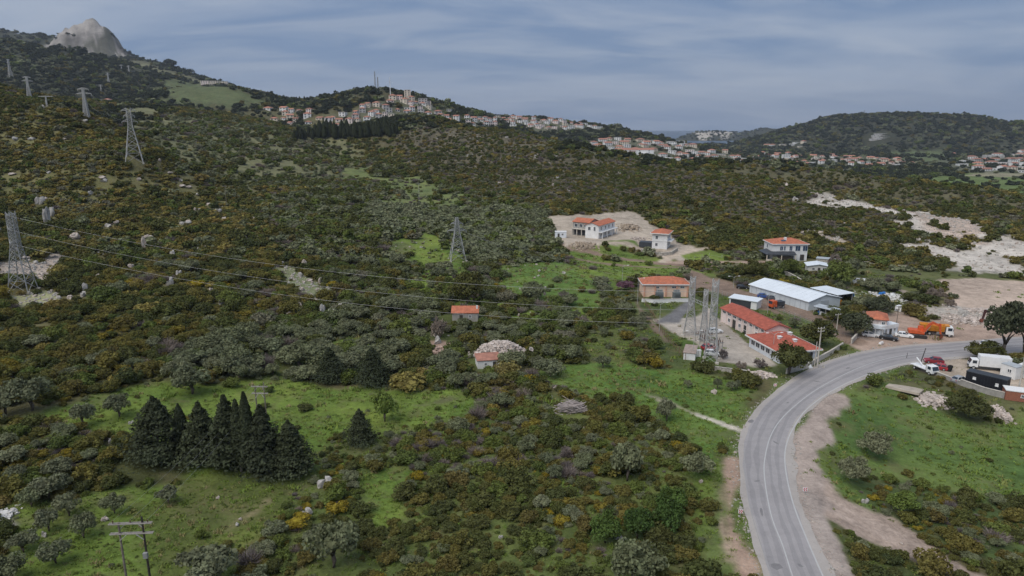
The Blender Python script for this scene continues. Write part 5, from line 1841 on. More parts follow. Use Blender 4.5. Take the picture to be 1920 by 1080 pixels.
GA = gantry(1332, 677, 527, 'tallest lattice tower of the substation, nearest the road', 3.2, 1.5)
GB = gantry(1293, 628, 521, 'lattice tower at the back left of the substation yard', 3.4, 1.4)
GC = gantry(1318, 640, 545, 'shorter lattice tower between the two taller substation towers', 2.2, 1.1)
p1, p2 = GB[2], GA[2]
gb_ = empty('busbar_beam', p1, 0, 'lattice beam hung across the substation towers', 'beam')
mb = MB()
for dz in (0, .7):
    mb.bar((0, 0, dz), p2 - p1 + Vector((0, 0, dz)), .1)
for k in range(14):
    q = (p2 - p1) * (k / 14); q2 = (p2 - p1) * ((k + 1) / 14)
    mb.bar(q + Vector((0, 0, 0 if k % 2 else .7)), q2 + Vector((0, 0, .7 if k % 2 else 0)), .06)
mb.build('truss', STEELP, gb_)
lv = ('upper', 'middle', 'lower')
for i in range(3):
    for s_ in (0,):
        a = TL[2 * i + s_]; b2 = (GA if s_ == 0 else GB)[2 * i + s_]
        wire('%s of three long power lines from left pylon to substation' % ('uppermost', 'middle one', 'lowest')[i], a, b2, 5.5, .026, group='power lines from the left pylon')
for i in (0, 1):
    for s_ in (0, 1):
        wire('%s %s wire from valley pylon to the substation tower' % (('upper', 'lower')[i], ('left', 'right')[s_]), T857[2 * i + s_], GB[2 * i + s_], 3.0, .016, group='wires from the valley pylon')
        wire('%s %s wire between the crest pylon and the pylon behind it' % (('upper', 'lower')[i], ('left', 'right')[s_]), T250[2 * i + s_], T163[2 * i + s_], 6, .02, group='wires over the left crest')


def h_frame(label, px, py, top, span, adir, dark=False, hh=None):
    b_ = G(px, py)
    f = b_.y * CT - (b_.z - CAMH) * ST
    h = hh or (py - top) * f / FPX / CT
    e = empty('frame_pole', b_, adir, label, 'pole', 'wooden frame poles')
    m1 = WOODD if dark else WOOD
    hw_ = span * .5
    mb = MB(); mb.tube([(hw_ * .55, 0, -.4), (hw_ * .55, 0, h * 1.06)], [.15, .11], 8); mb.build('pole', m1, e)
    mb = MB(); mb.tube([(-hw_ * .55, 0, -.4), (-hw_ * .55, 0, h * .98)], [.15, .11], 8); mb.build('pole', WOOD, e)
    for z in (h * .96, h * .80):
        for y_ in (-.14, .14):
            MB().box((0, y_, z), (span, .09, .13)).build('crossbar', material('silvered_wood', (.34, .31, .28), .9, .2, 3), e)
    for s_ in (-1, 1):
        MB().bar((s_ * hw_ * .55, -.16, h * .70), (s_ * hw_ * .22, -.16, h * .79), .07).build('brace', STEELP, e)
        MB().bar((s_ * hw_ * .55, .16, h * .86), (s_ * hw_ * .25, .16, h * .95), .07).build('brace', STEELP, e)
    for k in range(3):
        it = MB(); it.tube([(0, 0, 0), (0, 0, .32)], [.05, .08], 6); it.build('insulator', material('brown_porcelain', (.12, .06, .04), .3), e, (-hw_ * .8 + k * hw_ * .8, 0, h * .96 + .08))
    if dark:
        MB().box((hw_ * .55, -.28, h * .45), (.5, .35, .7)).build('switch_box', STEEL, e)
    KEEP_OUT.append((b_.x, b_.y, 1.6))
    c, s = math.cos(adir), math.sin(adir)
    return [b_ + Vector((c * x, s * x, h * .96 + .4)) for x in (-hw_ * .8, 0, hw_ * .8)]


HF1 = h_frame('tall wooden frame pole with two crossbars rising at the bottom left corner', 260, 1090, 990, 5.0, rad(4), True, hh=8.2)
HF2 = h_frame('wooden frame pole with double crossbar behind the cypress row', 493, 800, 719, 3.0, rad(-2))
for k in range(3):
    wire('%s thin wire between the two wooden frame poles' % ('left', 'middle', 'right')[k], HF1[k], HF2[k], .9, .010, group='wires between the frame poles')


def utility_pole(label, px, py, top, m=None, r=.13, arms=1, lamp=False, lean=0.0, adir=0.3, double=False, group='utility poles'):
    b_ = G(px, py)
    f = b_.y * CT - (b_.z - CAMH) * ST
    h = (py - top) * f / FPX / CT
    e = empty('street_lamp' if lamp else 'utility_pole', b_, adir, label, 'lamp' if lamp else 'pole', group)
    mb = MB(); mb.tube([(0, 0, -.4), (lean * h, 0, h)], [r, r * .6], 8); mb.build('pole', m or CONCP, e)
    tp = Vector((lean * h, 0, h))
    if lamp:
        for s_ in ((-1, 1) if double else (1,)):
            mb = MB(); mb.tube([tp - Vector((0, 0, .1)), tp + Vector((s_ * .7, 0, .35)), tp + Vector((s_ * 1.5, 0, .42))], [.05, .045, .04], 6)
            am = mb.build('arm', STEELP, e)
            hd = MB(); hd.box((0, 0, 0), (.7, .26, .13), taper=.7); hd.build('lamp_head', TRIM, am, tp + Vector((s_ * 1.8, 0, .42)))
    for k in range(arms if not lamp else 0):
        z = h - .25 - .7 * k
        MB().box((lean * z, 0, z), (1.9, .1, .12)).build('crossarm', m or CONCP, e)
        for x_ in (-.8, 0, .8):
            it = MB(); it.tube([(0, 0, 0), (0, 0, .25)], [.04, .06], 6); it.build('insulator', TRIM, e, (lean * z + x_, 0, z + .06))
    KEEP_OUT.append((b_.x, b_.y, .8))
    return b_ + Vector((lean * h, 0, h))


U1 = utility_pole('pale concrete power pole beside the wall at the road bend', 1532, 690, 613, r=.2, arms=2)
utility_pole('short grey post leaning on the tall concrete pole at the bend', 1527, 688, 640, arms=0, r=.14)
U2 = utility_pole('concrete pole behind the round tree near the roadside cottage', 1567, 632, 588, r=.14)
U3 = utility_pole('pole with a lamp box beside the white annex', 1681, 606, 573, r=.12, arms=1, m=WOOD)
U4 = utility_pole('dark leaning pole at the corner of the vehicle yard', 1722, 690, 652, r=.13, arms=0, m=WOODD, lean=.22, adir=0)
U5 = utility_pole('pale pole at the right edge beside the brick shed', 1908, 742, 640, r=.17, arms=1)
U6 = utility_pole('dark thin post standing on the road verge at the bend', 1700, 672, 661, r=.07, arms=0, m=WOODD)
utility_pole('thin metal post below the concrete wall at the bend', 1592, 670, 662, r=.06, arms=0, m=STEEL)
U7 = utility_pole('slender wire pole in the pale valley meadow', 786, 378, 345, r=.11, arms=1, m=STEELP)
U8 = utility_pole('thin twin-pole on the left hillside above the gully', 425, 385, 350, r=.12, arms=1, m=WOOD)
for px, py, tp, dbl, lb in ((1166, 545, 500, False, 'white street lamp beside the mauve blossoming bush'), (1195, 570, 524, False, 'street lamp at the left end of the peach switch house'), (1236, 622, 570, True, 'double-headed street lamp at the left of the substation yard'),
                            (1299, 672, 622, True, 'street lamp in front of the substation beside the cabinets'), (1375, 540, 520, True, 'double-headed street lamp beside the brown track'), (1439, 588, 554, False, 'street lamp beside the small white-roofed shed'), (1448, 672, 626, True, 'street lamp standing before the red hip roof')):
    utility_pole(lb, px, py, tp, STEELP, .075, lamp=True, double=dbl, group='street lamps', adir=.1)
wire('thin wire along the road between the bend pole and the cottage pole', U1, U2, .8, .012)
wire('thin wire from the cottage pole to the annex pole', U2, U3, .8, .012)
wire('long thin wire from the bend pole to the yard pole', U1, U4, .7, .012)
wire('thin wire crossing above the vehicle yard', U4, U5, .7, .012)


def cone_post(label, px, py, h, m):
    b_ = G(px, py)
    e = empty('road_sign', b_, 0, label, 'sign', 'red and white chevron signs')
    MB().box((0, .05, h / 2 - .1), (.07, .07, h + .2)).build('post', STEEL, e)
    pl = MB().box((0, 0, h), (.95, .04, .75)).build('panel', m, e)
    e.scale = (.72, .72, .85)
    return e, pl


CHEV_W = material('sign_white', (.8, .8, .8), .5, .03); CHEV_R = material('sign_red', (.55, .03, .03), .5, .05)
for px, py, d in ((1388, 968, 1), (1453, 728, 1), (1509, 926, -1)):
    e, pl = cone_post({1388: 'red and white chevron sign on the left dirt verge', 1453: 'red and white chevron sign above the bend', 1509: 'small chevron sign where the dirt road joins'}[px], px, py, .9, CHEV_W)
    mb = MB()
    for x0 in (-.30, .12):
        t_ = .2 * d
        mb.add([(x0 - t_ / 2, -.026, .9 + .34), (x0 - t_ / 2 + .2, -.026, .9 + .34), (x0 + t_ / 2 + .2, -.026, .9), (x0 + t_ / 2, -.026, .9)], [(0, 1, 2, 3)])
        mb.add([(x0 + t_ / 2, -.026, .9), (x0 + t_ / 2 + .2, -.026, .9), (x0 - t_ / 2 + .2, -.026, .9 - .34), (x0 - t_ / 2, -.026, .9 - .34)], [(0, 1, 2, 3)])
    mb.build('chevron', CHEV_R, pl)
# antennas and turbine on the far hill
for px, tp, lb in ((704, 137, 'tallest thin antenna mast on the far hilltop'), (709, 147, 'second antenna mast right of the tallest on the hilltop')):
    b_ = G(px, 172)
    f = b_.y * CT - (b_.z - CAMH) * ST
    h = (171 - tp) * f / FPX + 2
    e = empty('antenna_mast', b_, 0, lb, 'antenna', 'antenna masts on the far hill')
    for k in range(3):
        a = 2 * math.pi * k / 3
        MB().bar((1.3 * math.cos(a), 1.3 * math.sin(a), -3), (.5 * math.cos(a), .5 * math.sin(a), h), .4).build('leg', STEEL, e)
    mb = MB()
    for k in range(12):
        for j in range(3):
            a, a2 = 2 * math.pi * j / 3, 2 * math.pi * (j + 1) / 3
            r1 = 1.3 - .8 * k / 12; z = h * k / 12
            mb.bar((r1 * math.cos(a), r1 * math.sin(a), z), (r1 * math.cos(a2), r1 * math.sin(a2), z + h / 12), .22)
    mb.build('bracing', STEEL, e)
b_ = G(732, 177)
e = empty('wind_turbine', b_, 0, 'small white wind turbine right of the antenna masts', 'turbine')
mb = MB(); mb.tube([(0, 0, -3), (0, 0, 19)], [.7, .4], 8); mb.build('tower', WHITEP, e)
hub = MB().box((0, -.3, 19), (1.0, 2.0, 1.0)).build('nacelle', WHITEP, e)
for k in range(3):
    a = math.pi / 2 + 2 * math.pi * k / 3
    MB().bar((0, -1.4, 19), (6 * math.cos(a), -1.4, 19 + 6 * math.sin(a)), .5, .12).build('blade', WHITEP, hub)
b_ = G(1620, 216)
e = empty('antenna_mast', b_, 0, 'short dark mast on top of the right-hand hill', 'antenna')
mb = MB(); mb.tube([(0, 0, -3), (0, 0, 16)], [.8, .5], 6); mb.build('pole', STEEL, e); MB().box((0, 0, 13), (2.4, 2.4, 1.2)).build('platform', STEEL, e)

# ------------------------------------------------------------------ vehicles
def wheel_meshes(r, w):
    def tyre():
        mb = MB(); mb.tube([(0, -w / 2, 0), (0, -w / 2 + .04, 0), (0, w / 2 - .04, 0), (0, w / 2, 0)], [r * .9, r, r, r * .9], 14); return mb.mesh('tyre', RUBBER)

    def rim():
        mb = MB(); mb.tube([(0, -w / 2 - .015, 0), (0, w / 2 + .015, 0)], [r * .55, r * .55], 10); return mb.mesh('rim', STEELP)
    return cached(('tyre', r, w), tyre), cached(('rim', r, w), rim)


def wheel(e, x, y, r, w):
    ty, ri = wheel_meshes(r, w)
    wo = inst('wheel', ty, e, (x, y, r))
    inst('rim', ri, wo)
    return wo


def car(label, px, py, heading, paint, kind='sedan', name='parked_car', group='cars', z=None):
    p = G(px, py)
    e = empty(name, (p.x, p.y, p.z if z is None else z), heading, label, 'car', group)
    L_, W_ = (4.5, 1.78) if kind == 'sedan' else (4.2, 1.76)
    # side profile of the lower body, along x (front at +x)
    prof = [(-L_ / 2, .35), (-L_ / 2 + .05, .82), (-L_ / 2 + .5, .92), (L_ * .16, .93), (L_ / 2 - .35, .80), (L_ / 2, .62), (L_ / 2, .32), (L_ / 2 - .25, .2), (-L_ / 2 + .25, .2)]
    mb = MB(); mb.prism(prof, -W_ / 2, W_ / 2)
    mb.build('body', paint, e, bevel=.07)
    rear = -.40 * L_ if kind == 'sedan' else -.47 * L_
    cab = [(rear, .92), (rear + .5, 1.40), (L_ * .02, 1.46), (L_ * .20, .93)]
    y0, y1 = W_ / 2 - .06, W_ / 2 - .26
    vs = [(cab[0][0], -y0, cab[0][1]), (cab[1][0], -y1, cab[1][1]), (cab[2][0], -y1, cab[2][1]), (cab[3][0], -y0, cab[3][1])]
    vs += [(x, -y, z_) for x, y, z_ in vs]
    mb = MB(); mb.add(vs, [(0, 1, 2, 3), (7, 6, 5, 4), (0, 4, 5, 1), (1, 5, 6, 2), (2, 6, 7, 3), (3, 7, 4, 0)])
    mb.build('cabin', paint, e, bevel=.04)

    def quad(pts, nm, off):
        n_ = (Vector(pts[1]) - Vector(pts[0])).cross(Vector(pts[2]) - Vector(pts[0])); n_.normalize()
        c = sum((Vector(q) for q in pts), Vector()) / 4
        if n_.dot(c - Vector((0, 0, 1.0))) < 0: n_ = -n_
        pts = [c + (Vector(q) - c) * .84 + n_ * off for q in pts]
        back = [q - n_ * .03 for q in pts]
        m_ = MB(); m_.add(pts + back, [(0, 1, 2, 3), (7, 6, 5, 4), (0, 4, 5, 1), (1, 5, 6, 2), (2, 6, 7, 3), (3, 7, 4, 0)])
        m_.build(nm, PANE, e)
    quad([vs[2], vs[3], vs[7], vs[6]], 'windscreen', .012)
    quad([vs[0], vs[1], vs[5], vs[4]], 'rear_window', .012)
    for s_ in (0, 4):
        a, b_, c, d = vs[s_], vs[s_ + 1], vs[s_ + 2], vs[s_ + 3]
        mlo = tuple(Vector(a).lerp(Vector(d), .5)); mhi = tuple(Vector(b_).lerp(Vector(c), .5))
        quad([a, b_, mhi, mlo], 'side_window', .012); quad([mlo, mhi, c, d], 'side_window', .012)
    for x in (-L_ * .30, L_ * .31):
        for y in (-W_ / 2 + .08, W_ / 2 - .08):
            wheel(e, x, y, .32, .22)
    for y in (-.6, .6):
        MB().box((L_ / 2 - .02, y, .66), (.08, .36, .14)).build('headlight', TRIM, e)
        MB().box((-L_ / 2 + .01, y, .72), (.08, .32, .14)).build('tail_light', REDP, e)
    KEEP_OUT.append((p.x, p.y, 3.2))
    return e


car('black sedan parked on the gravel before the white annex', 1666, 637, rad(-38), BLACKP)
car('white sedan parked beside the orange excavator', 1695, 632, rad(-30), WHITEP)
car('red hatchback standing in the vehicle yard', 1757, 692, rad(150), REDP, 'hatch')
car('dark red car half hidden behind the white tow truck', 1750, 680, rad(165), material('dark_red_paint', (.25, .03, .04), .4), 'hatch')
car('white van-like car driving on the road behind the dark bushes', 1852, 649, rad(10), WHITEP, 'hatch')
car('silver car parked beside the left end of the black cabin', 1800, 716, rad(20), material('silver_paint', (.42, .43, .44), .4, metal=.3), 'hatch')
car('blue car beside the track left of the hangar', 1432, 558, rad(-20), material('blue_car_paint', (.04, .09, .28), .4), 'hatch')
car('dark grey car beside the track left of the hangar', 1449, 562, rad(-20), material('grey_car_paint', (.09, .09, .10), .4), 'hatch')
car('dark car at the far end of the brown track', 1392, 541, rad(-15), BLACKP, 'hatch')
car('white car beneath the bush by the roadside cottage', 1632, 631, rad(-20), WHITEP, 'hatch')


def tipper(px, py, heading):
    p = G(px, py)
    e = empty('tipper_truck', (p.x, p.y, 0), heading, 'tipper truck with white cab and orange tipping body', 'truck')
    MB().box((0, 0, .85), (7.6, .9, .35)).build('chassis', BLACKP, e)
    cab = MB()
    cab.add([(2.1, -1.2, .7), (3.9, -1.2, .7), (3.9, -1.2, 1.7), (3.65, -1.15, 2.75), (2.1, -1.15, 2.8), (2.1, 1.2, .7), (3.9, 1.2, .7), (3.9, 1.2, 1.7), (3.65, 1.15, 2.75), (2.1, 1.15, 2.8)],
            [(0, 1, 2, 3, 4), (9, 8, 7, 6, 5), (1, 6, 7, 2), (2, 7, 8, 3), (3, 8, 9, 4), (4, 9, 5, 0), (0, 5, 6, 1)])
    co = cab.build('cab', WHITEP, e, bevel=.06)
    mb = MB(); mb.add([(3.91, -1.05, 1.75), (3.91, 1.05, 1.75), (3.70, 1.0, 2.62), (3.70, -1.0, 2.62)], [(0, 1, 2, 3)]); mb.build('windscreen', PANE, co)
    for s_ in (-1, 1):
        mb = MB(); mb.box((3.0, s_ * 1.195, 2.15), (1.0, .03, .75)); mb.build('side_window', PANE, co)
        MB().box((3.75, s_ * 1.42, 2.1), (.12, .12, .6)).build('mirror', BLACKP, co)
        MB().box((3.93, s_ * .85, 1.0), (.06, .35, .2)).build('headlight', TRIM, co)
    MB().box((3.93, 0, .72), (.14, 2.3, .35)).build('bumper', WHITEP, co)
    MB().box((3.92, 0, 1.38), (.05, 1.6, .35)).build('grille', BLACKP, co)
    # tipping body: open hopper
    bd = MB()
    o_ = [(-3.9, -1.0, 1.25), (1.75, -1.0, 1.25), (1.75, 1.0, 1.25), (-3.9, 1.0, 1.25), (-4.0, -1.3, 2.9), (1.85, -1.3, 2.9), (1.85, 1.3, 2.9), (-4.0, 1.3, 2.9)]
    i_ = [(-3.75, -.9, 1.45), (1.6, -.9, 1.45), (1.6, .9, 1.45), (-3.75, .9, 1.45), (-3.85, -1.18, 2.9), (1.7, -1.18, 2.9), (1.7, 1.18, 2.9), (-3.85, 1.18, 2.9)]
    bd.add(o_ + i_, [(0, 3, 2, 1), (0, 1, 5, 4), (1, 2, 6, 5), (2, 3, 7, 6), (3, 0, 4, 7), (8, 9, 10, 11), (8, 12, 13, 9), (9, 13, 14, 10), (10, 14, 15, 11), (11, 15, 12, 8), (4, 5, 13, 12), (5, 6, 14, 13), (6, 7, 15, 14), (7, 4, 12, 15)])
    bo = bd.build('tipping_body', AMBERP, e)
    for k in range(6):
        for s_ in (-1, 1):
            MB().bar((-3.5 + k * 1.0, s_ * 1.04, 1.3), (-3.5 + k * 1.0, s_ * 1.34, 2.85), .12, .1).build('rib', AMBERP, bo)
    MB().box((2.35, 0, 2.98), (1.1, 2.4, .1)).build('cab_shield', AMBERP, bo)
    for x in (3.0, -1.6, -2.9):
        for s_ in (-1, 1):
            wheel(e, x, s_ * 1.02, .52, .34)
    for s_ in (-1, 1):
        MB().box((.6, s_ * .85, .8), (1.2, .5, .6)).build('fuel_tank', STEEL, e)
    KEEP_OUT.append((p.x, p.y, 5))


tipper(1754, 628, rad(-24))


def excavator(label, px, py, heading, paint, z=0, boomdrop=1.0):
    p = G(px, py)
    e = empty('excavator', (p.x, p.y, z), heading, label, 'excavator')
    for s_ in (-1, 1):
        prof = [(-1.9, .45), (-1.75, .12), (-1.45, 0), (1.45, 0), (1.75, .12), (1.9, .45), (1.7, .78), (1.4, .9), (-1.4, .9), (-1.7, .78)]
        mb = MB(); mb.prism(prof, s_ * 1.25 - .28, s_ * 1.25 + .28); tr = mb.build('track', material('track_steel', (.045, .04, .038), .8), e)
        for k in range(12):
            MB().box((-1.5 + k * .27, s_ * 1.25, .92), (.1, .58, .05)).build('track_shoe', STEEL, tr)
    MB().box((0, 0, .75), (1.8, 2.0, .5)).build('undercarriage', BLACKP, e)
    mb = MB(); mb.prism([(-2.3, 1.15), (1.1, 1.1), (1.1, 1.5), (.7, 1.75), (-.4, 2.1), (-2.0, 2.15), (-2.45, 1.9)], -1.3, 1.3); mb.build('upper_body', paint, e, bevel=.08)
    MB().box((-2.35, 0, 1.6), (.6, 2.4, .9)).build('counterweight', paint, e, bevel=.1)
    cb = MB(); cb.add([(-.3, .35, 1.4), (1.15, .35, 1.4), (1.25, .4, 2.1), (.95, .45, 2.95), (-.25, .45, 2.95), (-.3, 1.3, 1.4), (1.15, 1.3, 1.4), (1.25, 1.3, 2.1), (.95, 1.25, 2.95), (-.25, 1.25, 2.95)],
                      [(0, 1, 2, 3, 4), (9, 8, 7, 6, 5), (1, 6, 7, 2), (2, 7, 8, 3), (3, 8, 9, 4), (4, 9, 5, 0), (0, 5, 6, 1)])
    co = cb.build('cab', paint, e, bevel=.04)
    mb = MB(); mb.add([(1.26, .45, 2.12), (1.26, 1.22, 2.12), (.98, 1.2, 2.85), (.98, .5, 2.85)], [(0, 1, 2, 3)]); mb.build('windscreen', PANE, co)
    MB().box((.4, 1.31, 2.3), (1.0, .03, .9)).build('side_window', PANE, co)
    # boom, arm, bucket in the x-z plane
    bm_ = MB(); pts = [(.9, 1.7), (2.2, 3.9), (3.3, 4.3), (4.6, 3.6)]
    prof = [(.75, 1.5), (1.9, 3.9), (2.9, 4.65), (4.75, 3.75), (4.55, 3.35), (3.1, 3.95), (2.45, 3.6), (1.25, 1.4)]
    bm_.prism(prof, -.28, .28); bo = bm_.build('boom', paint, e)
    am = MB(); am.prism([(4.35, 4.3), (4.8, 4.15), (5.15, 1.4), (4.75, 1.35), (4.35, 3.5)], -.2, .2); ao = am.build('arm', paint, e)
    MB().bar((1.6, 0, 1.7), (2.5, 0, 3.4), .16).build('ram', STEELP, bo)
    MB().bar((3.0, 0, 4.7), (4.45, 0, 4.35), .14).build('ram', STEELP, bo)
    bk = MB(); bk.prism([(4.7, 1.5), (5.25, 1.45), (5.55, .9), (5.35, .35), (4.75, .12), (4.35, .2), (4.6, .45), (5.0, .7), (4.95, 1.1)], -.55, .55)
    bko = bk.build('bucket', material('rusty_bucket', (.16, .055, .035), .85, .3, 2), ao)
    for k in range(5):
        MB().box((4.3, -.44 + .22 * k, .14), (.22, .09, .09)).build('tooth', STEEL, bko)
    KEEP_OUT.append((p.x, p.y, 5))


excavator('orange crawler excavator with folded boom beside the white sedan', 1722, 632, rad(-22), ORANGEP)
excavator('dark red excavator with black arm half hidden by the eucalyptus tree', 1876, 608, rad(172), material('dark_red_machine', (.07, .03, .03), .6, .2), 0)


def box_truck(label, px, py, heading, length=6.2, name='box_truck'):
    p = G(px, py)
    e = empty(name, (p.x, p.y, 0), heading, label, 'truck')
    MB().box((0, 0, .75), (length + 2.2, .8, .3)).build('chassis', BLACKP, e)
    b_ = MB().box((-1.0, 0, 2.2), (length, 2.3, 2.5)).build('cargo_box', WHITEP, e, bevel=.04)
    MB().box((-1.0, -1.16, 2.1), (1.1, .04, 1.9)).build('side_door', TRIM, b_)
    for k in (-1, 1):
        MB().box((-1.0 - length / 2 - .02, k * .55, 2.2), (.05, 1.05, 2.3)).build('rear_door', TRIM, b_)
    x0 = length / 2 - .85
    cb = MB()
    cb.add([(x0, -1.05, .6), (x0 + 1.75, -1.05, .6), (x0 + 1.75, -1.05, 1.35), (x0 + 1.35, -1.0, 2.35), (x0, -1.0, 2.4), (x0, 1.05, .6), (x0 + 1.75, 1.05, .6), (x0 + 1.75, 1.05, 1.35), (x0 + 1.35, 1.0, 2.35), (x0, 1.0, 2.4)],
           [(0, 1, 2, 3, 4), (9, 8, 7, 6, 5), (1, 6, 7, 2), (2, 7, 8, 3), (3, 8, 9, 4), (4, 9, 5, 0), (0, 5, 6, 1)])
    co = cb.build('cab', WHITEP, e, bevel=.06)
    mb = MB(); mb.add([(x0 + 1.755, -.92, 1.38), (x0 + 1.755, .92, 1.38), (x0 + 1.385, .88, 2.28), (x0 + 1.385, -.88, 2.28)], [(0, 1, 2, 3)]); mb.build('windscreen', PANE, co)
    for s_ in (-1, 1):
        MB().box((x0 + .8, s_ * 1.045, 1.85), (.85, .03, .7)).build('side_window', PANE, co)
        MB().box((x0 + 1.77, s_ * .7, .9), (.05, .3, .18)).build('headlight', TRIM, co)
    for x in (x0 + .9, -2.4):
        for s_ in (-1, 1):
            wheel(e, x, s_ * .95, .42, .28)
    KEEP_OUT.append((p.x, p.y, 4.5))


box_truck('white box truck parked beside the dark bushes in the vehicle yard', 1852, 693, rad(160))


def cabin(name, label, px0, py0, px1, py1, d, h, wm, rm, wins, ribs=0, gl=None, frame=None):
    loc, rz, w = place(px0, py0, px1, py1, 0)
    e, ro = house(name, label, 'cabin', (loc[0], loc[1], .25), rz, w, d, h, 'flat', 0, .06, wm, rm, base=.2)
    for a in wins:
        window_part(e, 'f', w * a[0], a[1], a[2], a[3], w, d, glass=gl or PANE, frame=frame)
    for k in range(ribs):
        MB().box((w * (k + .5) / ribs, -.03, h / 2), (.07, .06, h - .1)).build('wall_rib', wm, e)
    return e


cabin('black_cabin', 'long black prefabricated cabin with small white-framed windows', 1808, 722, 1884, 741, 2.6, 2.9, material('black_panel', (.016, .017, .022), .6, .2, 1), DARKROOF, [(.22, 1.8, .6, .6), (.78, 1.5, .6, .7)], 14, gl=TRIM)
cabin('white_cabin', 'white prefabricated cabin with dark window behind the box truck', 1874, 704, 1902, 713, 2.6, 2.6, WHITEW, GREYSHEET, [(.6, 1.5, .9, .9)], 6)
cabin('white_cabin', 'plain white cabin at the right edge beyond the box truck', 1906, 706, 1935, 714, 2.6, 2.6, WHITEW, TRIM, [(.5, 1.5, .8, .8)], 5)
cabin('brick_shed', 'low brick and white shed at the right edge below the black cabin', 1884, 750, 1930, 756, 3.0, 1.8, BRICK, TRIM, [(.7, 1.0, .7, .7)])
# tow truck
p = G(1733, 697)
e = empty('tow_truck', (p.x, p.y, 0), rad(-75), 'white tow truck with open flatbed at the yard corner', 'truck')
MB().box((0, 0, .7), (6.2, .8, .28)).build('chassis', BLACKP, e)
cb = MB(); cb.add([(1.3, -1.0, .5), (3.0, -1.0, .5), (3.0, -1.0, 1.15), (2.6, -.95, 2.1), (1.3, -.95, 2.15), (1.3, 1.0, .5), (3.0, 1.0, .5), (3.0, 1.0, 1.15), (2.6, .95, 2.1), (1.3, .95, 2.15)],
                  [(0, 1, 2, 3, 4), (9, 8, 7, 6, 5), (1, 6, 7, 2), (2, 7, 8, 3), (3, 8, 9, 4), (4, 9, 5, 0), (0, 5, 6, 1)])
co = cb.build('cab', WHITEP, e, bevel=.06)
mb = MB(); mb.add([(3.005, -.88, 1.2), (3.005, .88, 1.2), (2.635, .84, 2.03), (2.635, -.84, 2.03)], [(0, 1, 2, 3)]); mb.build('windscreen', PANE, co)
for s_ in (-1, 1):
    MB().box((2.05, s_ * .995, 1.65), (.8, .03, .65)).build('side_window', PANE, co)
MB().box((-1.0, 0, .98), (4.3, 2.1, .16)).build('flatbed', WHITEP, e)
MB().box((1.1, 0, 1.6), (.12, 2.0, 1.2)).build('headboard', WHITEP, e)
MB().bar((-.4, 0, 1.1), (-2.6, 0, 2.6), .22).build('crane_arm', WHITEP, e)
for x in (2.2, -1.9):
    for s_ in (-1, 1):
        wheel(e, x, s_ * .9, .40, .26)
KEEP_OUT.append((p.x, p.y, 4))
# small caravan / white van in the trees, orange tractor unit
p = G(1612, 533)
e = empty('white_van', (p.x, p.y, p.z), rad(160), 'small white van parked under the trees right of the hangar', 'van')
mb = MB(); mb.prism([(-2.3, .35), (-2.3, 2.0), (1.3, 2.05), (1.9, 1.35), (2.3, 1.1), (2.3, .35)], -.95, .95); bo = mb.build('body', WHITEP, e, bevel=.08)
mb = MB(); mb.add([(1.37, -.8, 1.97), (1.37, .8, 1.97), (1.92, .82, 1.36), (1.92, -.82, 1.36)], [(0, 1, 2, 3)]); o = mb.build('windscreen', PANE, bo); o.location = (.03, 0, .03)
for s_ in (-1, 1):
    MB().box((.85, s_ * .955, 1.55), (.9, .03, .5)).build('side_window', PANE, bo)
for x in (-1.4, 1.4):
    for s_ in (-1, 1):
        wheel(e, x, s_ * .85, .33, .22)
p = G(1453, 578)
e = empty('tractor_unit', (p.x, p.y, 0), rad(200), 'rusty orange lorry cab parked on the track beside the hangar', 'truck')
cb = MB(); cb.add([(.2, -1.1, .7), (2.0, -1.1, .7), (2.0, -1.1, 1.6), (1.8, -1.05, 2.6), (.2, -1.05, 2.65), (.2, 1.1, .7), (2.0, 1.1, .7), (2.0, 1.1, 1.6), (1.8, 1.05, 2.6), (.2, 1.05, 2.65)],
                  [(0, 1, 2, 3, 4), (9, 8, 7, 6, 5), (1, 6, 7, 2), (2, 7, 8, 3), (3, 8, 9, 4), (4, 9, 5, 0), (0, 5, 6, 1)])
co = cb.build('cab', ORANGEP, e, bevel=.06)
mb = MB(); mb.add([(2.01, -.95, 1.65), (2.01, .95, 1.65), (1.83, .9, 2.5), (1.83, -.9, 2.5)], [(0, 1, 2, 3)]); mb.build('windscreen', PANE, co)
MB().box((-1.2, 0, .8), (4.2, .9, .3)).build('chassis', BLACKP, e)
MB().box((-1.5, 0, 1.6), (2.6, 2.1, 1.3)).build('load', DARKROOF, e)
for x in (1.2, -2.2):
    for s_ in (-1, 1):
        wheel(e, x, s_ * .95, .48, .3)
KEEP_OUT.append((p.x, p.y, 4))

# ------------------------------------------------------------------ substation equipment
def transformer(label, px, py):
    p = G(px, py)
    e = empty('transformer', (p.x, p.y, p.z), .05, label, 'transformer', 'transformers before the switch house')
    m_ = material('transformer_grey', (.16, .18, .18), .6, .15, 2)
    MB().box((0, 0, 1.5), (2.4, 1.4, 2.2)).build('tank', m_, e, bevel=.05)
    for s_ in (-1, 1):
        for k in range(6):
            MB().box((-.9 + .36 * k, s_ * .95, 1.4), (.08, .45, 1.7)).build('radiator_fin', m_, e)
    mb = MB(); mb.tube([(-1.0, 0, 3.1), (1.0, 0, 3.1)], [.32, .32], 10); mb.build('conservator', m_, e)
    for k in range(3):
        it = MB(); it.tube([(0, 0, 0), (0, 0, .3), (0, 0, .6), (0, 0, .9)], [.12, .16, .10, .13], 8); it.build('bushing', STEELP, e, (-.7 + .7 * k, -.3, 2.6))
    MB().box((0, 0, .2), (2.8, 2.0, .5)).build('plinth', CONCP, e)


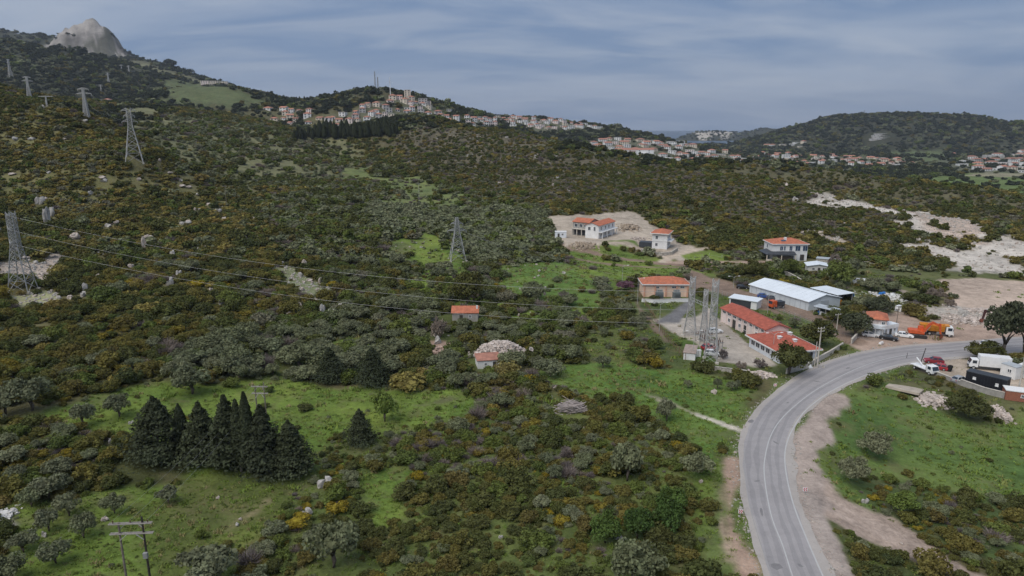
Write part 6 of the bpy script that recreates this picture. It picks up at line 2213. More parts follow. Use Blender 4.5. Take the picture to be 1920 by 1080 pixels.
transformer('grey power transformer on the left before the switch house', 1236, 562)
transformer('grey power transformer on the right before the switch house', 1268, 562)
rs = random.Random(5)
for k, (px, py) in enumerate(((1308, 640), (1316, 646), (1324, 650), (1334, 655), (1344, 652), (1318, 636), (1330, 642), (1342, 662), (1350, 656))):
    p = G(px, py)
    e = empty('switchgear', (p.x, p.y, 0), .2, '%s waist-high switchgear frame among the substation towers' % ('backmost left', 'back left', 'middle left', 'middle', 'right', 'backmost', 'back middle', 'foremost', 'far right')[k], 'switchgear', 'switchgear frames in the substation yard')
    for s_ in (-1, 1):
        MB().box((s_ * .6, 0, .9), (.12, .12, 1.9)).build('leg', STEEL, e)
    MB().box((0, 0, 1.85), (1.7, .3, .15)).build('beam', STEEL, e)
    for q in range(3):
        it = MB(); it.tube([(0, 0, 0), (0, 0, .25), (0, 0, .5), (0, 0, .75)], [.07, .12, .07, .1], 6); it.build('insulator', material('brown_porcelain', (.12, .06, .04), .3), e, (-.6 + .6 * q, 0, 1.92))
car('red car parked among the substation equipment', 1330, 655, rad(15), REDP, 'hatch')
car('white car parked below the red one in the substation yard', 1336, 666, rad(-20), WHITEP, 'hatch')
car('white van-shaped car parked in front of the long hall', 1340, 624, rad(10), WHITEP, 'hatch')
# containers and junk around
for k, (px, py, w, d, h, m_, lb) in enumerate(((1690, 583, 5.5, 2.4, 2.0, WHITEP, 'white block of bags and crates behind the pole beside the annex'), (1597, 556, 1.6, 1.4, 1.1, BLUEP, 'blue tarpaulin bundle at the hangar corner'), (1655, 553, 2.2, 1.6, 1.2, BLUEP, 'blue and white heap of goods under the tree behind the hangar'),
                                               (1672, 556, 1.8, 1.4, 1.3, WHITEP, 'white pile of sacks behind the hangar'), (1653, 646, 1.0, .9, 1.0, WHITEP, 'small white crate at the road verge before the annex'), (1520, 690, 1.4, 1.0, .8, WHITEP, 'white sack lying at the foot of the bend pole'))):
    p = G(px, py)
    mb = MB()
    for j in range(3):
        mb.box((rs.uniform(-w / 4, w / 4), rs.uniform(-d / 4, d / 4), h * (.28 + .2 * j)), (w * (.8 - .18 * j), d * (.8 - .15 * j), h * .5), rs.uniform(-.4, .4), taper=.85)
    tag(mb.build('goods_heap', m_, None, p, .3, bevel=.08), lb, 'heap')
# stack of tyres in the yard
p = G(1779, 696)
e = empty('tyre_stack', (p.x, p.y, 0), 0, 'leaning stack of dark tyres in the vehicle yard', 'tyres')
for k in range(5):
    mb = MB()
    n = 14
    R_, r_ = .42, .14
    vs = []; fs = []
    for i in range(n):
        for j in range(6):
            a, b_ = 2 * math.pi * i / n, 2 * math.pi * j / 6
            vs.append(((R_ + r_ * math.cos(b_)) * math.cos(a), (R_ + r_ * math.cos(b_)) * math.sin(a), r_ * math.sin(b_)))
            fs.append((i * 6 + j, ((i + 1) % n) * 6 + j, ((i + 1) % n) * 6 + (j + 1) % 6, i * 6 + (j + 1) % 6))
    mb.add(vs, fs); mb.build('tyre', RUBBER, e, (.06 * k, 0, .15 + .27 * k), smooth=True)
# concrete slab roof dug into the bank
loc, rz, w = place(1660, 727, 1722, 748, None)
mb = MB(); mb.box((w / 2, 2.6, .2), (w, 5.2, .5), rx=-.12)
tag(mb.build('concrete_slab', material('stained_concrete', (.42, .36, .29), .9, .18, .6), None, (loc[0], loc[1], loc[2] + .5), rz), 'tilted pale concrete slab on the bank below the tow truck', 'slab')
KEEP_OUT.append((loc[0] + 3, loc[1] + 2, 4)); KEEP_OUT.append((loc[0] + 6, loc[1] + 1, 4))

# ------------------------------------------------------------------ far houses
FAR_LM = [(705, 165, 'the antenna masts'), (560, 215, 'the saddle between the hills'), (640, 250, 'the dark cypress wood'), (760, 200, 'the hilltop suburb'), (850, 225, 'the end of the antenna hill'), (940, 232, 'the dark trees on the ridge'),
          (1025, 240, 'the yellowish bank'), (1120, 232, 'the last houses above the sea'), (1192, 280, 'the big white hotel'), (1100, 285, 'the foot of the long ridge'), (1250, 298, 'the edge of the lower town'), (1290, 268, 'the coast'), (1380, 266, 'the bay'),
          (1472, 290, 'the white tower house'), (1340, 300, 'the lower town left part'), (1560, 300, 'the lower town middle'), (1650, 306, 'the lower town right part'), (1650, 256, 'the terraced hillside block'), (1788, 287, 'the lone red-roofed barn'), (1820, 315, 'the field edge on the right'), (1890, 300, 'the right edge of the picture'), (190, 188, 'the pale track on the left'), (400, 158, 'the green hilltop')]
FW = {'white': WHITEW, 'cream': CREAM, 'pinkish': PINKW, 'grey': material('far_grey_wall', (.45, .43, .41), .9)}
FR = {'red': TILEF, 'orange': material('far_orange_tiles', (.42, .19, .13), .85, .2, .3), 'white flat': material('far_flat_roof', (.62, .60, .57), .9), 'brown': material('far_brown_tiles', (.30, .15, .11), .9)}
frs = random.Random(21)
FARITEMS = []


def far_house(px, py, wpx, storeys, wall, roof, rz=None, look=None, depth=None, name='house', group='houses of the distant town'):
    p = G(px, py)
    f = p.y * CT - (p.z - CAMH) * ST
    w = wpx * f / FPX
    q = round(w * 2) / 2
    d = depth or max(6, min(11, q * .8)); d = round(d * 2) / 2
    h = 3.0 * storeys
    kind = 'flat' if roof == 'white flat' else ('hip' if frs.random() < .6 else 'gable')
    a = frs.uniform(-.5, .5) if rz is None else rz
    nw = max(2, min(4, int(q / 4)))
    wins = [('f', q * (i + .5) / nw, 1.6 + 3 * s, 1.5, 1.5) for i in range(nw) for s in range(storeys)]
    lk = look or '%s %s house with %s roof' % ({1: 'low', 2: 'two-storey', 3: 'tall', 4: 'very tall', 5: 'high-rise'}[storeys], wall, roof)
    e = empty(name, (p.x, p.y, p.z), a, None, 'house', group)
    key = (q, d, h, kind, .4, .4)
    off = (-q / 2, 0, 0)
    inst('wall', cached(('wall', key, wall), lambda: wall_mesh(q, d, h, kind, .4, FW[wall], 4)), e, off)
    inst('roof', cached(('roof', key, roof), lambda: roof_mesh(kind, q, d, .4, .4, FR[roof], .25)), e, (off[0], 0, h - (.16 if kind == 'gable' else 0) + .01))
    pn = cached(('farwin',), lambda: MB().box((0, 0, 0), (1.7, .12, 1.7)).mesh('window', PANE))
    for w_ in wins:
        inst('window', pn, e, (off[0] + w_[1], -.03, w_[2]))
    if look:
        e['label'] = look
    else:
        FARITEMS.append((e, lk, px, py))
    KEEP_OUT.append((p.x, p.y, max(q, d) * .8))
    KEEP_OUT.append((p.x, p.y + d * .6, max(q, d) * .7))
    KEEP_OUT.append((p.x, p.y - 7, q * .6))
    return e


def in_poly(px, py, P):
    c = False
    for i in range(len(P)):
        (x1, y1), (x2, y2) = P[i], P[i - 1]
        if (y1 > py) != (y2 > py) and px < (x2 - x1) * (py - y1) / (y2 - y1) + x1:
            c = not c
    return c


def cluster(poly, n, size, walls, roofs, st, gap=1.0):
    xs = [p[0] for p in poly]; ys = [p[1] for p in poly]
    done = []
    for _ in range(n * 40):
        if len(done) >= n:
            break
        px, py = frs.uniform(min(xs), max(xs)), frs.uniform(min(ys), max(ys))
        if not in_poly(px, py, poly):
            continue
        s = frs.uniform(*size)
        if G(px, py).y < 880:
            continue
        if any(abs(px - a) < (s + b) * .5 * gap and abs(py - c) < 5.5 * gap for a, c, b in done):
            continue
        done.append((px, py, s))
    for px, py, s in sorted(done, key=lambda q: q[1]):
        far_house(px, py, s, frs.choice(st), frs.choice(walls), frs.choice(roofs))


WL = ['white', 'white', 'white', 'cream', 'pinkish']
cluster([(488, 206), (520, 204), (600, 212), (602, 232), (560, 240), (500, 222)], 15, (9, 15), WL + ['cream'], ['red', 'red', 'orange', 'brown'], [1, 2, 2])
cluster([(700, 198), (745, 183), (800, 195), (850, 214), (870, 232), (800, 232), (720, 236), (640, 240), (600, 232), (640, 215)], 44, (8, 14), WL + ['pinkish', 'grey'], ['red', 'red', 'orange', 'white flat'], [1, 2, 2])
cluster([(868, 222), (960, 222), (1040, 226), (1100, 236), (1140, 244), (1040, 244), (960, 240), (880, 236)], 62, (7, 12), ['white', 'white', 'white', 'cream', 'pinkish'], ['white flat', 'white flat', 'red', 'brown'], [1, 2, 2], .72)
cluster([(1062, 282), (1140, 262), (1240, 268), (1300, 275), (1290, 305), (1240, 304), (1150, 296)], 38, (11, 18), WL, ['red', 'orange', 'white flat', 'brown'], [1, 2, 2], .85)
cluster([(1300, 284), (1480, 290), (1720, 300), (1720, 314), (1600, 312), (1480, 308), (1330, 314), (1290, 306)], 78, (8, 15), WL, ['red', 'red', 'orange', 'white flat', 'brown'], [1, 1, 2], .85)
cluster([(1820, 296), (1925, 284), (1925, 325), (1800, 318)], 26, (12, 22), WL + ['grey'], ['red', 'orange', 'white flat', 'brown'], [1, 2], .85)
cluster([(1215, 262), (1300, 268), (1300, 276), (1225, 272)], 9, (10, 16), ['pinkish', 'cream', 'white'], ['red', 'white flat'], [1, 2], .85)
cluster([(1420, 272), (1510, 268), (1520, 278), (1430, 280)], 7, (8, 12), ['white', 'cream'], ['red', 'white flat'], [1, 2], .9)
far_house(1190, 290, 72, 3, 'white', 'red', 0.05, 'long three-storey white hotel with red roof', 14)
far_house(1475, 300, 14, 4, 'white', 'white flat', 0, 'slim white tower block with flat roof', 10)
far_house(1785, 290, 17, 1, 'pinkish', 'red', .1, 'lone barn with bright red roof on the green slope')
far_house(824 - 88, 187, 14, 2, 'cream', 'red', .1, 'cream house just right of the turbine')
far_house(764, 184, 12, 4, 'cream', 'white flat', .1, 'highest cream block on the antenna hill')
far_house(793, 196, 16, 3, 'grey', 'white flat', .1, 'grey unfinished block on the antenna hill', 12)
far_house(802, 197, 12, 2, 'pinkish', 'white flat', .1, 'pinkish block beside the grey unfinished one', 12)
far_house(1865, 296, 34, 2, 'grey', 'white flat', -.1, 'wide grey flat-roofed complex under the right hill', 14)
for k, (px, py, wp) in enumerate(((385, 159, 16), (400, 159, 16), (417, 160, 18))):
    far_house(px, py, wp, 3, ('pinkish', 'cream', 'cream')[k], 'white flat', .15, '%s of three pale blocks on the green hilltop' % ('leftmost', 'middle one', 'rightmost')[k], 12)
for k in range(4):
    p_ = far_house(1650 + (k % 2) * 3, 262 - 3.2 * k, 36 - 4 * k, 1, 'grey', 'white flat', 0, '%s terrace of the stepped grey block on the right hill' % ('lowest', 'second', 'third', 'topmost')[k], 9)
far_house(184, 191, 16, 1, 'grey', 'white flat', .1, 'low shed with pale flat roof by the pale track')
far_house(200, 190, 12, 1, 'pinkish', 'red', .1, 'low reddish shed by the pale track')
_sv = LANDMARKS
LANDMARKS = FAR_LM
auto_labels(FARITEMS)
LANDMARKS = _sv
# ------------------------------------------------------------------ rocks
LIME = material('pale_limestone', (.36, .335, .30), .95, .3, 1.3, col2=(.52, .49, .45), bump=.7, bscale=3)
LIMEP = material('pinkish_limestone', (.40, .33, .28), .95, .3, 1.3, col2=(.56, .49, .43), bump=.7, bscale=3)


def rock_mesh(seed, m, flat=.75, parts=3):
    """a cluster of sharp limestone blades grown together"""
    r = random.Random(seed)
    bm = bmesh.new()
    for k in range(parts):
        q = bmesh.new()
        bmesh.ops.create_icosphere(q, subdivisions=2, radius=1)
        pl = [(Vector((r.gauss(0, 1), r.gauss(0, 1), r.gauss(0, .7))).normalized(), r.uniform(.35, .75)) for _ in range(12)]
        off = Vector((r.uniform(-.55, .55), r.uniform(-.4, .4), 0)) if k else Vector((0, 0, 0))
        sc = Vector((r.uniform(.4, .75), r.uniform(.4, .7), r.uniform(.45, 1.15))) if k else Vector((.75, .7, 1.0))
        for v in q.verts:
            for n_, d in pl:
                e_ = v.co.dot(n_) - d
                if e_ > 0:
                    v.co -= n_ * e_
            v.co += Vector((r.uniform(-.07, .07), r.uniform(-.07, .07), r.uniform(-.12, .12)))
            v.co = Vector((v.co.x * sc.x, v.co.y * sc.y, v.co.z * sc.z * flat)) + off
        t_ = bpy.data.meshes.new('tmp'); q.to_mesh(t_); q.free()
        bm.from_mesh(t_); bpy.data.meshes.remove(t_)
    me = bpy.data.meshes.new('boulder')
    bm.to_mesh(me); bm.free()
    me.materials.append(m)
    return me


ROCKS = [rock_mesh(i, LIME if i % 2 else LIMEP, .6 + .12 * (i % 4)) for i in range(6)]
rr_ = random.Random(9)
ROCK_PX = [(90, 420, 20, 34), (98, 405, 12, 20), (145, 448, 22, 18), (270, 470, 12, 28), (278, 448, 20, 12), (325, 478, 12, 10), (75, 382, 18, 16), (85, 376, 10, 10), (245, 503, 14, 12), (320, 535, 20, 18), (338, 520, 12, 16), (160, 545, 14, 16), (155, 555, 22, 9), (185, 520, 12, 10), (125, 530, 16, 10),
           (170, 365, 14, 8), (205, 425, 18, 7), (220, 420, 14, 10), (345, 420, 22, 6), (475, 412, 10, 8), (600, 530, 10, 14), (572, 497, 12, 16), (605, 590, 20, 22), (625, 585, 24, 8), (540, 590, 14, 10), (560, 575, 12, 9), (640, 575, 10, 8), (190, 335, 16, 8), (195, 340, 22, 6), (160, 228, 10, 5), (130, 560, 14, 7), (340, 350, 16, 6), (300, 303, 10, 6), (365, 395, 8, 6),
           (10, 400, 8, 16), (2, 440, 8, 24), (415, 570, 20, 10), (395, 545, 10, 8), (410, 505, 12, 8), (50, 485, 18, 8), (30, 470, 14, 8),
           (318, 325, 12, 5), (338, 340, 10, 5), (356, 352, 14, 6), (372, 366, 10, 5), (392, 385, 12, 7), (408, 398, 14, 8), (422, 412, 12, 8), (446, 432, 10, 6), (460, 448, 12, 7), (352, 418, 16, 6), (262, 338, 12, 5), (120, 262, 10, 5), (60, 262, 14, 5), (28, 262, 16, 6), (90, 325, 12, 5), (20, 328, 18, 6), (198, 976, 16, 13), (85, 1006, 12, 14), (605, 910, 32, 16), (578, 965, 20, 16), (900, 940, 9, 11), (955, 892, 10, 10), (1000, 905, 12, 7), (865, 798, 8, 8), (1040, 730, 9, 12), (1035, 748, 8, 8), (1340, 738, 14, 12), (920, 735, 10, 10), (1010, 1000, 8, 8), (1270, 1050, 12, 14), (985, 905, 8, 6), (1160, 1010, 24, 10), (940, 1010, 10, 8), (720, 1025, 8, 8), (805, 1000, 7, 6), (1280, 1010, 10, 8),
           (60, 885, 8, 6), (230, 935, 12, 7), (410, 935, 10, 8), (450, 975, 10, 6), (445, 985, 9, 7), (205, 830, 14, 8), (245, 795, 10, 7), (1620, 942, 16, 9), (1690, 1020, 8, 6), (1315, 905, 10, 7), (1205, 668, 8, 8), (1545, 690, 8, 6)]
items = []
for px, py, wp, hp in ROCK_PX:
    p = G(px, py)
    f = p.y * CT - (p.z - CAMH) * ST
    s = wp * f / FPX / 2 * 1.25; sz = hp * f / FPX * .85
    o = inst('boulder', rr_.choice(ROCKS), None, (p.x, p.y, p.z + sz * .30), 0, (s, s * rr_.uniform(.7, 1.1), sz), (0, 0, rr_.uniform(0, 6)))
    tag(o, None, 'rock', 'pale boulders')
    KEEP_OUT.append((p.x, p.y, s * .95)); KEEP_OUT.append((p.x - p.x / p.y * 2, p.y - 2.0, s * .9))
    KEEP_OUT.append((p.x - p.x / p.y * 4, p.y - 4.0, s * .8))
    items.append((o, ('tall pale limestone rock' if hp > wp else ('broad pale limestone rock' if wp >= 14 else 'small pale limestone rock')), px, py))
auto_labels(items)
# roadside sign-post stones and heaps: piles of stones
def heap(name, label, px0, px1, py, n, smin, smax, hgt, m, cat='heap', dy=8):
    A, B = G(px0, py), G(px1, py)
    mb = MB()
    r = random.Random(px0)
    c = (A + B) / 2
    for i in range(n):
        t_ = r.gauss(0, .27)
        p = Vector((A.x, A.y, 0)).lerp(Vector((B.x, B.y, 0)), .5 + max(-.55, min(.55, t_)))
        q = r.gauss(0, .28)
        s = r.uniform(smin, smax)
        x, y = p.x, p.y + q * dy
        z = hz(x, y) - c.z + max(0, hgt * (1 - (t_ / .5) ** 2) * (1 - (q / .6) ** 2)) * r.uniform(.7, 1)
        R = Matrix.Rotation(r.uniform(0, 6), 3, 'Z') @ Matrix.Rotation(r.uniform(-.6, .6), 3, 'X')
        vs = [R @ Vector((sx * s * r.uniform(.6, 1), sy * s * r.uniform(.6, 1), sz * s * r.uniform(.4, .8))) + Vector((x - c.x, y - c.y, z)) for sz in (-1, 1) for sx, sy in ((-1, -1), (1, -1), (1, 1), (-1, 1))]
        mb.add(vs, [(3, 2, 1, 0), (4, 5, 6, 7), (0, 1, 5, 4), (1, 2, 6, 5), (2, 3, 7, 6), (3, 0, 4, 7)])
    o = mb.build(name, m, None, c)
    tag(o, label, cat, kind='stuff')
    KEEP_OUT.append((c.x, c.y, abs(B.x - A.x) * .42)); KEEP_OUT.append((c.x, c.y - 4, abs(B.x - A.x) * .42))
    return o


heap('stone_heap', 'long heap of pale broken stones above the white hut', 886, 990, 664, 480, .2, .55, 3.4, material('heap_stone', (.50, .43, .38), .95, .25, .8), dy=5)
heap('stone_heap', 'reddish earth and stone bank left of the stone heap', 805, 850, 662, 180, .15, .42, 1.0, material('red_stone', (.40, .29, .23), .95, .3, .8), dy=9)
heap('rubble_heap', 'heap of building rubble below the concrete slab', 1722, 775 + 1000, 752, 260, .12, .4, .8, material('rubble_mix', (.48, .41, .36), .95, .35, .9), dy=5)
heap('rubble_heap', 'small pale rubble patch beside the dark bush on the right', 1862, 1890, 778, 120, .12, .35, .4, material('rubble_mix', (.48, .41, .36), .95), dy=4)
heap('rubble_heap', 'white building rubble at the left picture edge', -14, 22, 972, 110, .1, .34, .3, material('white_rubble', (.58, .56, .53), .95), dy=5)
heap('rubble_heap', 'pale debris strewn between gravel lot and pad', 1770, 1850, 600, 260, .15, .55, .7, material('rubble_mix', (.48, .41, .36), .95), dy=9)
heap('rubble_heap', 'scattered debris on the slope behind the hangar', 1610, 1700, 558, 240, .15, .5, .4, material('white_rubble', (.58, .56, .53), .95), dy=12)
heap('rubble_heap', 'pale debris line beside the gravel pad', 1800, 1880, 583, 160, .15, .5, .5, material('rubble_mix', (.48, .41, .36), .95), dy=5)
heap('earth_mound', 'low mound of excavated earth beside the unfinished houses', 1160, 1200, 428, 160, .25, .7, 1.6, material('excavated_earth', (.36, .29, .22), .95, .25, .8), dy=10)
heap('earth_mound', 'long low spoil bank in front of the unfinished houses', 1070, 1120, 462, 160, .2, .6, .8, material('excavated_earth', (.36, .29, .22), .95), dy=6)
heap('rubble_heap', 'builders debris on the pale plot right of the white house', 1180, 1215, 448, 60, .15, .5, .4, material('rubble_mix', (.48, .41, .36), .95), dy=8)
heap('dry_stone_bank', 'stony bank under the bushes at the edge of the lush meadow', 1405, 1450, 704, 160, .15, .4, .6, material('rubble_mix', (.48, .41, .36), .95), dy=4)
# dead branches
p = G(1070, 772)
mb = MB(); r = random.Random(4)
for i in range(170):
    a = r.uniform(-.5, .5) + (math.pi if r.random() < .5 else 0); t_ = r.uniform(-.3, .45)
    c = Vector((r.gauss(.4, 1.3), r.gauss(0, .8), 0)); c.z = max(.1, 2.0 * (1 - (c.x / 3) ** 2) * r.random())
    d = Vector((math.cos(a), math.sin(a), t_)) * r.uniform(.7, 1.9)
    mb.bar(c - d, c + d, r.uniform(.04, .13))
tag(mb.build('branch_heap', material('dead_grey_wood', (.42, .36, .335), .95, .25, 1.5), None, p), 'heap of dead grey branches among the shrubs', 'branches')
KEEP_OUT.append((p.x, p.y, 2.6)); KEEP_OUT.append((p.x, p.y - 3, 2.2))

# loose stones on the stony slopes (nobody could count them)
sx_, sy_, sS = [], [], []
rg = np.random.default_rng(17)
for z in ZONES:
    if z['key'] in ('rock', 'rubble', 'ridge'):
        (x0, y0), (x1, y1) = z['bb']
        area = (x1 - x0) * (y1 - y0)
        n = int(min(9000, area * (.10 if z['key'] == 'ridge' else (.9 if z['P'][:, 0].max() < 60 else .45))))
        x = rg.uniform(x0, x1, n); y = rg.uniform(y0, y1, n)
        ok = poly_sdf(x, y, z['P']) + fbm(x, y, 9, 4, 11) * 2 * z['noise'] < 0
        if z['key'] == 'ridge':
            # stones lie in bands half-way up the ridge
            ok &= (fbm(x, y, 45, 3, 51) > .02) & (rg.random(n) < np.clip(1.2 - np.abs(y - (560 - (x + 0) * .75)) / 120, .12, 1))
        sx_.append(x[ok]); sy_.append(y[ok]); sS.append(np.exp(rg.normal(size=ok.sum()) * .5) * (.62 if z['key'] == 'ridge' else .38))
# stones thinly over the left hill
x = rg.uniform(-330, 20, 9000); y = rg.uniform(120, 420, 9000)
ok = (fbm(x, y, 30, 3, 52) > .22) & (rg.random(9000) < .35)
sx_.append(x[ok]); sy_.append(y[ok]); sS.append(np.exp(rg.normal(size=ok.sum()) * .5) * .55)
sx_ = np.concatenate(sx_); sy_ = np.concatenate(sy_); sS = np.concatenate(sS)
d, tt = polyline_dist(sx_, sy_, ROAD_C)
k = d > 6
# gravel along both road edges and the dirt road
vx, vy = [], []
for E, sg in ((RL, 1), (RR, -1)):
    i = rg.integers(0, len(E) - 20, 900); f = rg.random(900)
    P_ = E[i] + (E[i + 1] - E[i]) * f[:, None]
    o_ = (RL[i] - RR[i]) / np.hypot(*(RL[i] - RR[i]).T)[:, None] * sg * (.15 + np.abs(rg.normal(size=900)) * .9)[:, None]
    vx.append((P_ + o_)[:, 0]); vy.append((P_ + o_)[:, 1])
vx = np.concatenate(vx); vy = np.concatenate(vy)
sx_ = np.concatenate([sx_, vx]); sy_ = np.concatenate([sy_, vy]); sS = np.concatenate([sS, np.exp(rg.normal(size=len(vx)) * .5) * .11])
k = np.concatenate([k, np.ones(len(vx), bool)])
sx_, sy_, sS = sx_[k], sy_[k], sS[k]
gn_scatter('loose_stones', sx_, sy_, height(sx_, sy_) + .1 * sS, sS, rg.uniform(0, 6, len(sx_)), rg.uniform(.5, 1.1, len(sx_)), rg.integers(0, 6, len(sx_)), ROCKS, 'pale loose limestone stones strewn over the slopes and the quarry', 'stones')

# ------------------------------------------------------------------ single trees the photograph shows
def tree_at(name, label, px, py, hpx, wpx, crown, trunk, group=None, cat='tree', th=.3, trunk_scale=None, sink=0.0, rz=None):
    """base pixel, height and crown width in photo pixels; crown mesh is unit sized"""
    p = G(px, py)
    f = p.y * CT - (p.z - CAMH) * ST
    h = hpx * f / FPX / CT; w = wpx * f / FPX
    e = empty(name, (p.x, p.y, p.z - sink), rr_.uniform(0, 6) if rz is None else rz, label, cat, group)
    me, zmin, zmax = crown
    s = w / 2
    sz = (h - h * zmin) / zmax if zmin else h / zmax
    inst('crown', me, e, (0, 0, h * zmin), 0, (s, s, sz))
    if trunk is not None:
        inst('trunk', trunk, e, (0, 0, 0), 0, (s if trunk_scale is None else trunk_scale, s if trunk_scale is None else trunk_scale, h * .62))
    KEEP_OUT.append((p.x, p.y, w * .42))
    return e


CYP = [(cone_tree_mesh('cypress_crown', F_CONE, 200 + i, 1.0, 1.0, 30, 70, .10, ragged=.3), .0, 1.0) for i in range(3)]
# unit cones: radius 1, height 1 ; leaf sizes scaled anisotropically, so use tall proportions
CYPN = [(cone_tree_mesh('cypress_crown', F_CONE, 210 + i, 1.0, 1.0, 40, 40, .12, narrow=True), .0, 1.0) for i in range(2)]


def conifer_mesh(seed, narrow, ratio, m=None):
    """crown built at real proportions: height 1, radius = ratio"""
    if narrow:
        return cone_tree_mesh('cypress_crown', m or F_CONE, seed, 1.0, ratio, 80, 90, .022, narrow=True)
    return cone_tree_mesh('cypress_crown', m or F_CONE, seed, 1.0, ratio, 38, 240, .027, ragged=.34)


TRK = MB(); TRK.tube([(0, 0, -.1), (0, 0, .5), (0, 0, 1.0)], [1.2, .9, .5], 7)
TRK = TRK.mesh('trunk', BARKP, True)
for k, (px, py, hp, wp, nar, lb) in enumerate(((300, 862, 122, 108, 0, 'broadest dark cypress at the left end of the row'), (345, 858, 104, 26, 1, 'narrow cypress rising behind the broadest one'), (383, 868, 118, 76, 0, 'dark cypress second of the broad ones from the left'),
                                               (432, 878, 142, 74, 0, 'tall dark cypress left of the two slim spires'), (453, 884, 140, 24, 1, 'left one of two slim cypress spires in the row'), (470, 886, 155, 26, 1, 'right and tallest one of two slim cypress spires'),
                                               (498, 888, 134, 78, 0, 'dark cypress right beside the slim spires'), (547, 890, 106, 84, 0, 'squat dark cypress at the right end of the row'), (676, 832, 68, 56, 0, 'lone dark conifer below the pale green tree'), (620, 716, 66, 60, 0, 'dark conifer at the edge of the olive grove'), (700, 720, 70, 70, 0, 'dark conifer left of the white hut'))):
    p = G(px, py)
    f = p.y * CT - (p.z - CAMH) * ST
    h = hp * f / FPX / CT; w = wp * f / FPX
    e = empty('cypress', p, 0, lb, 'tree', 'cypress row in the meadow' if k < 8 else None)
    w *= 1.22
    me_ = conifer_mesh(300 + k, nar, w / 2 / h)
    inst('crown', me_, e, (0, 0, h * (.06 if nar else .015)), 0, (h, h, h * (.94 if nar else .985)))
    inst('trunk', TRK, e, (0, 0, 0), 0, (.2, .2, h * .5))
    KEEP_OUT.append((p.x, p.y, w * .45)); KEEP_OUT.append((p.x, p.y - 2, w * .45))
# dark cypress wood below the far suburb, and on the skyline
CW = [conifer_mesh(330 + i, True, .13) for i in range(3)]
fi = []
wr = random.Random(31)
for k in range(64):
    px = 556 + 184 * (k / 63) + wr.uniform(-3, 3)
    py = 262 - 8 * wr.random() - (4 if px > 700 else 0) + (2 if px < 600 else 0)
    p = G(px, py); f = p.y * CT - (p.z - CAMH) * ST
    h = wr.uniform(22, 34) * f / FPX * (1 if 600 < px < 730 else .75)
    e = empty('cypress', p, 0, None, 'tree', 'dark cypress wood below the suburb')
    inst('crown', CW[k % 3], e, (0, 0, 0), wr.uniform(0, 6), (h * 1.5, h * 1.5, h)); inst('trunk', TRK, e, (0, 0, 0), 0, (.25, .25, h * .4))
    KEEP_OUT.append((p.x, p.y, 3)); fi.append((e, 'tall far cypress', px, py))
for k in range(20):
    px = 500 + 92 * k / 19 + wr.uniform(-2, 2); p = G(px, 194 - 5 * (px - 500) / 92); f = p.y * CT - (p.z - CAMH) * ST
    h = wr.uniform(5, 11) * f / FPX
    e = empty('cypress', p, 0, None, 'tree', 'skyline conifers in the saddle')
    inst('crown', CW[k % 3], e, (0, 0, 0), 0, (h * 1.8, h * 1.8, h)); inst('trunk', TRK, e, (0, 0, 0), 0, (.25, .25, h * .4))
    fi.append((e, 'small skyline conifer', px, 188))
for k in range(16):
    px = 1560 + 290 * k / 15 + wr.uniform(-8, 8); p = G(px, 219 + max(0, (px - 1740) * .09)); f = p.y * CT - (p.z - CAMH) * ST
    h = wr.uniform(4, 8) * f / FPX
    e = empty('hilltop_tree', p, 0, None, 'tree', 'trees on top of the right hill')
    inst('crown', ROUND_CROWN[0], e, (0, 0, 0), wr.uniform(0, 6), (h * .6, h * .6, h * .55)); inst('trunk', TRK, e, (0, 0, 0), 0, (.3, .3, h * .5))
    fi.append((e, 'small hilltop tree', px, 214))
FLM = [(556, 260, 'the left end of the cypress wood'), (620, 262, 'the middle of the cypress wood'), (670, 262, 'the pale pole in the wood'), (735, 258, 'the right end of the cypress wood'), (500, 190, 'the green hill foot'), (545, 188, 'the saddle middle'), (590, 186, 'the antenna hill foot'), (1560, 222, 'the left shoulder of the hill'), (1640, 213, 'the hilltop mast'), (1740, 214, 'the middle of the hilltop'), (1830, 222, 'the right shoulder of the hill')]
_sv = LANDMARKS; LANDMARKS = FLM; auto_labels(fi); LANDMARKS = _sv

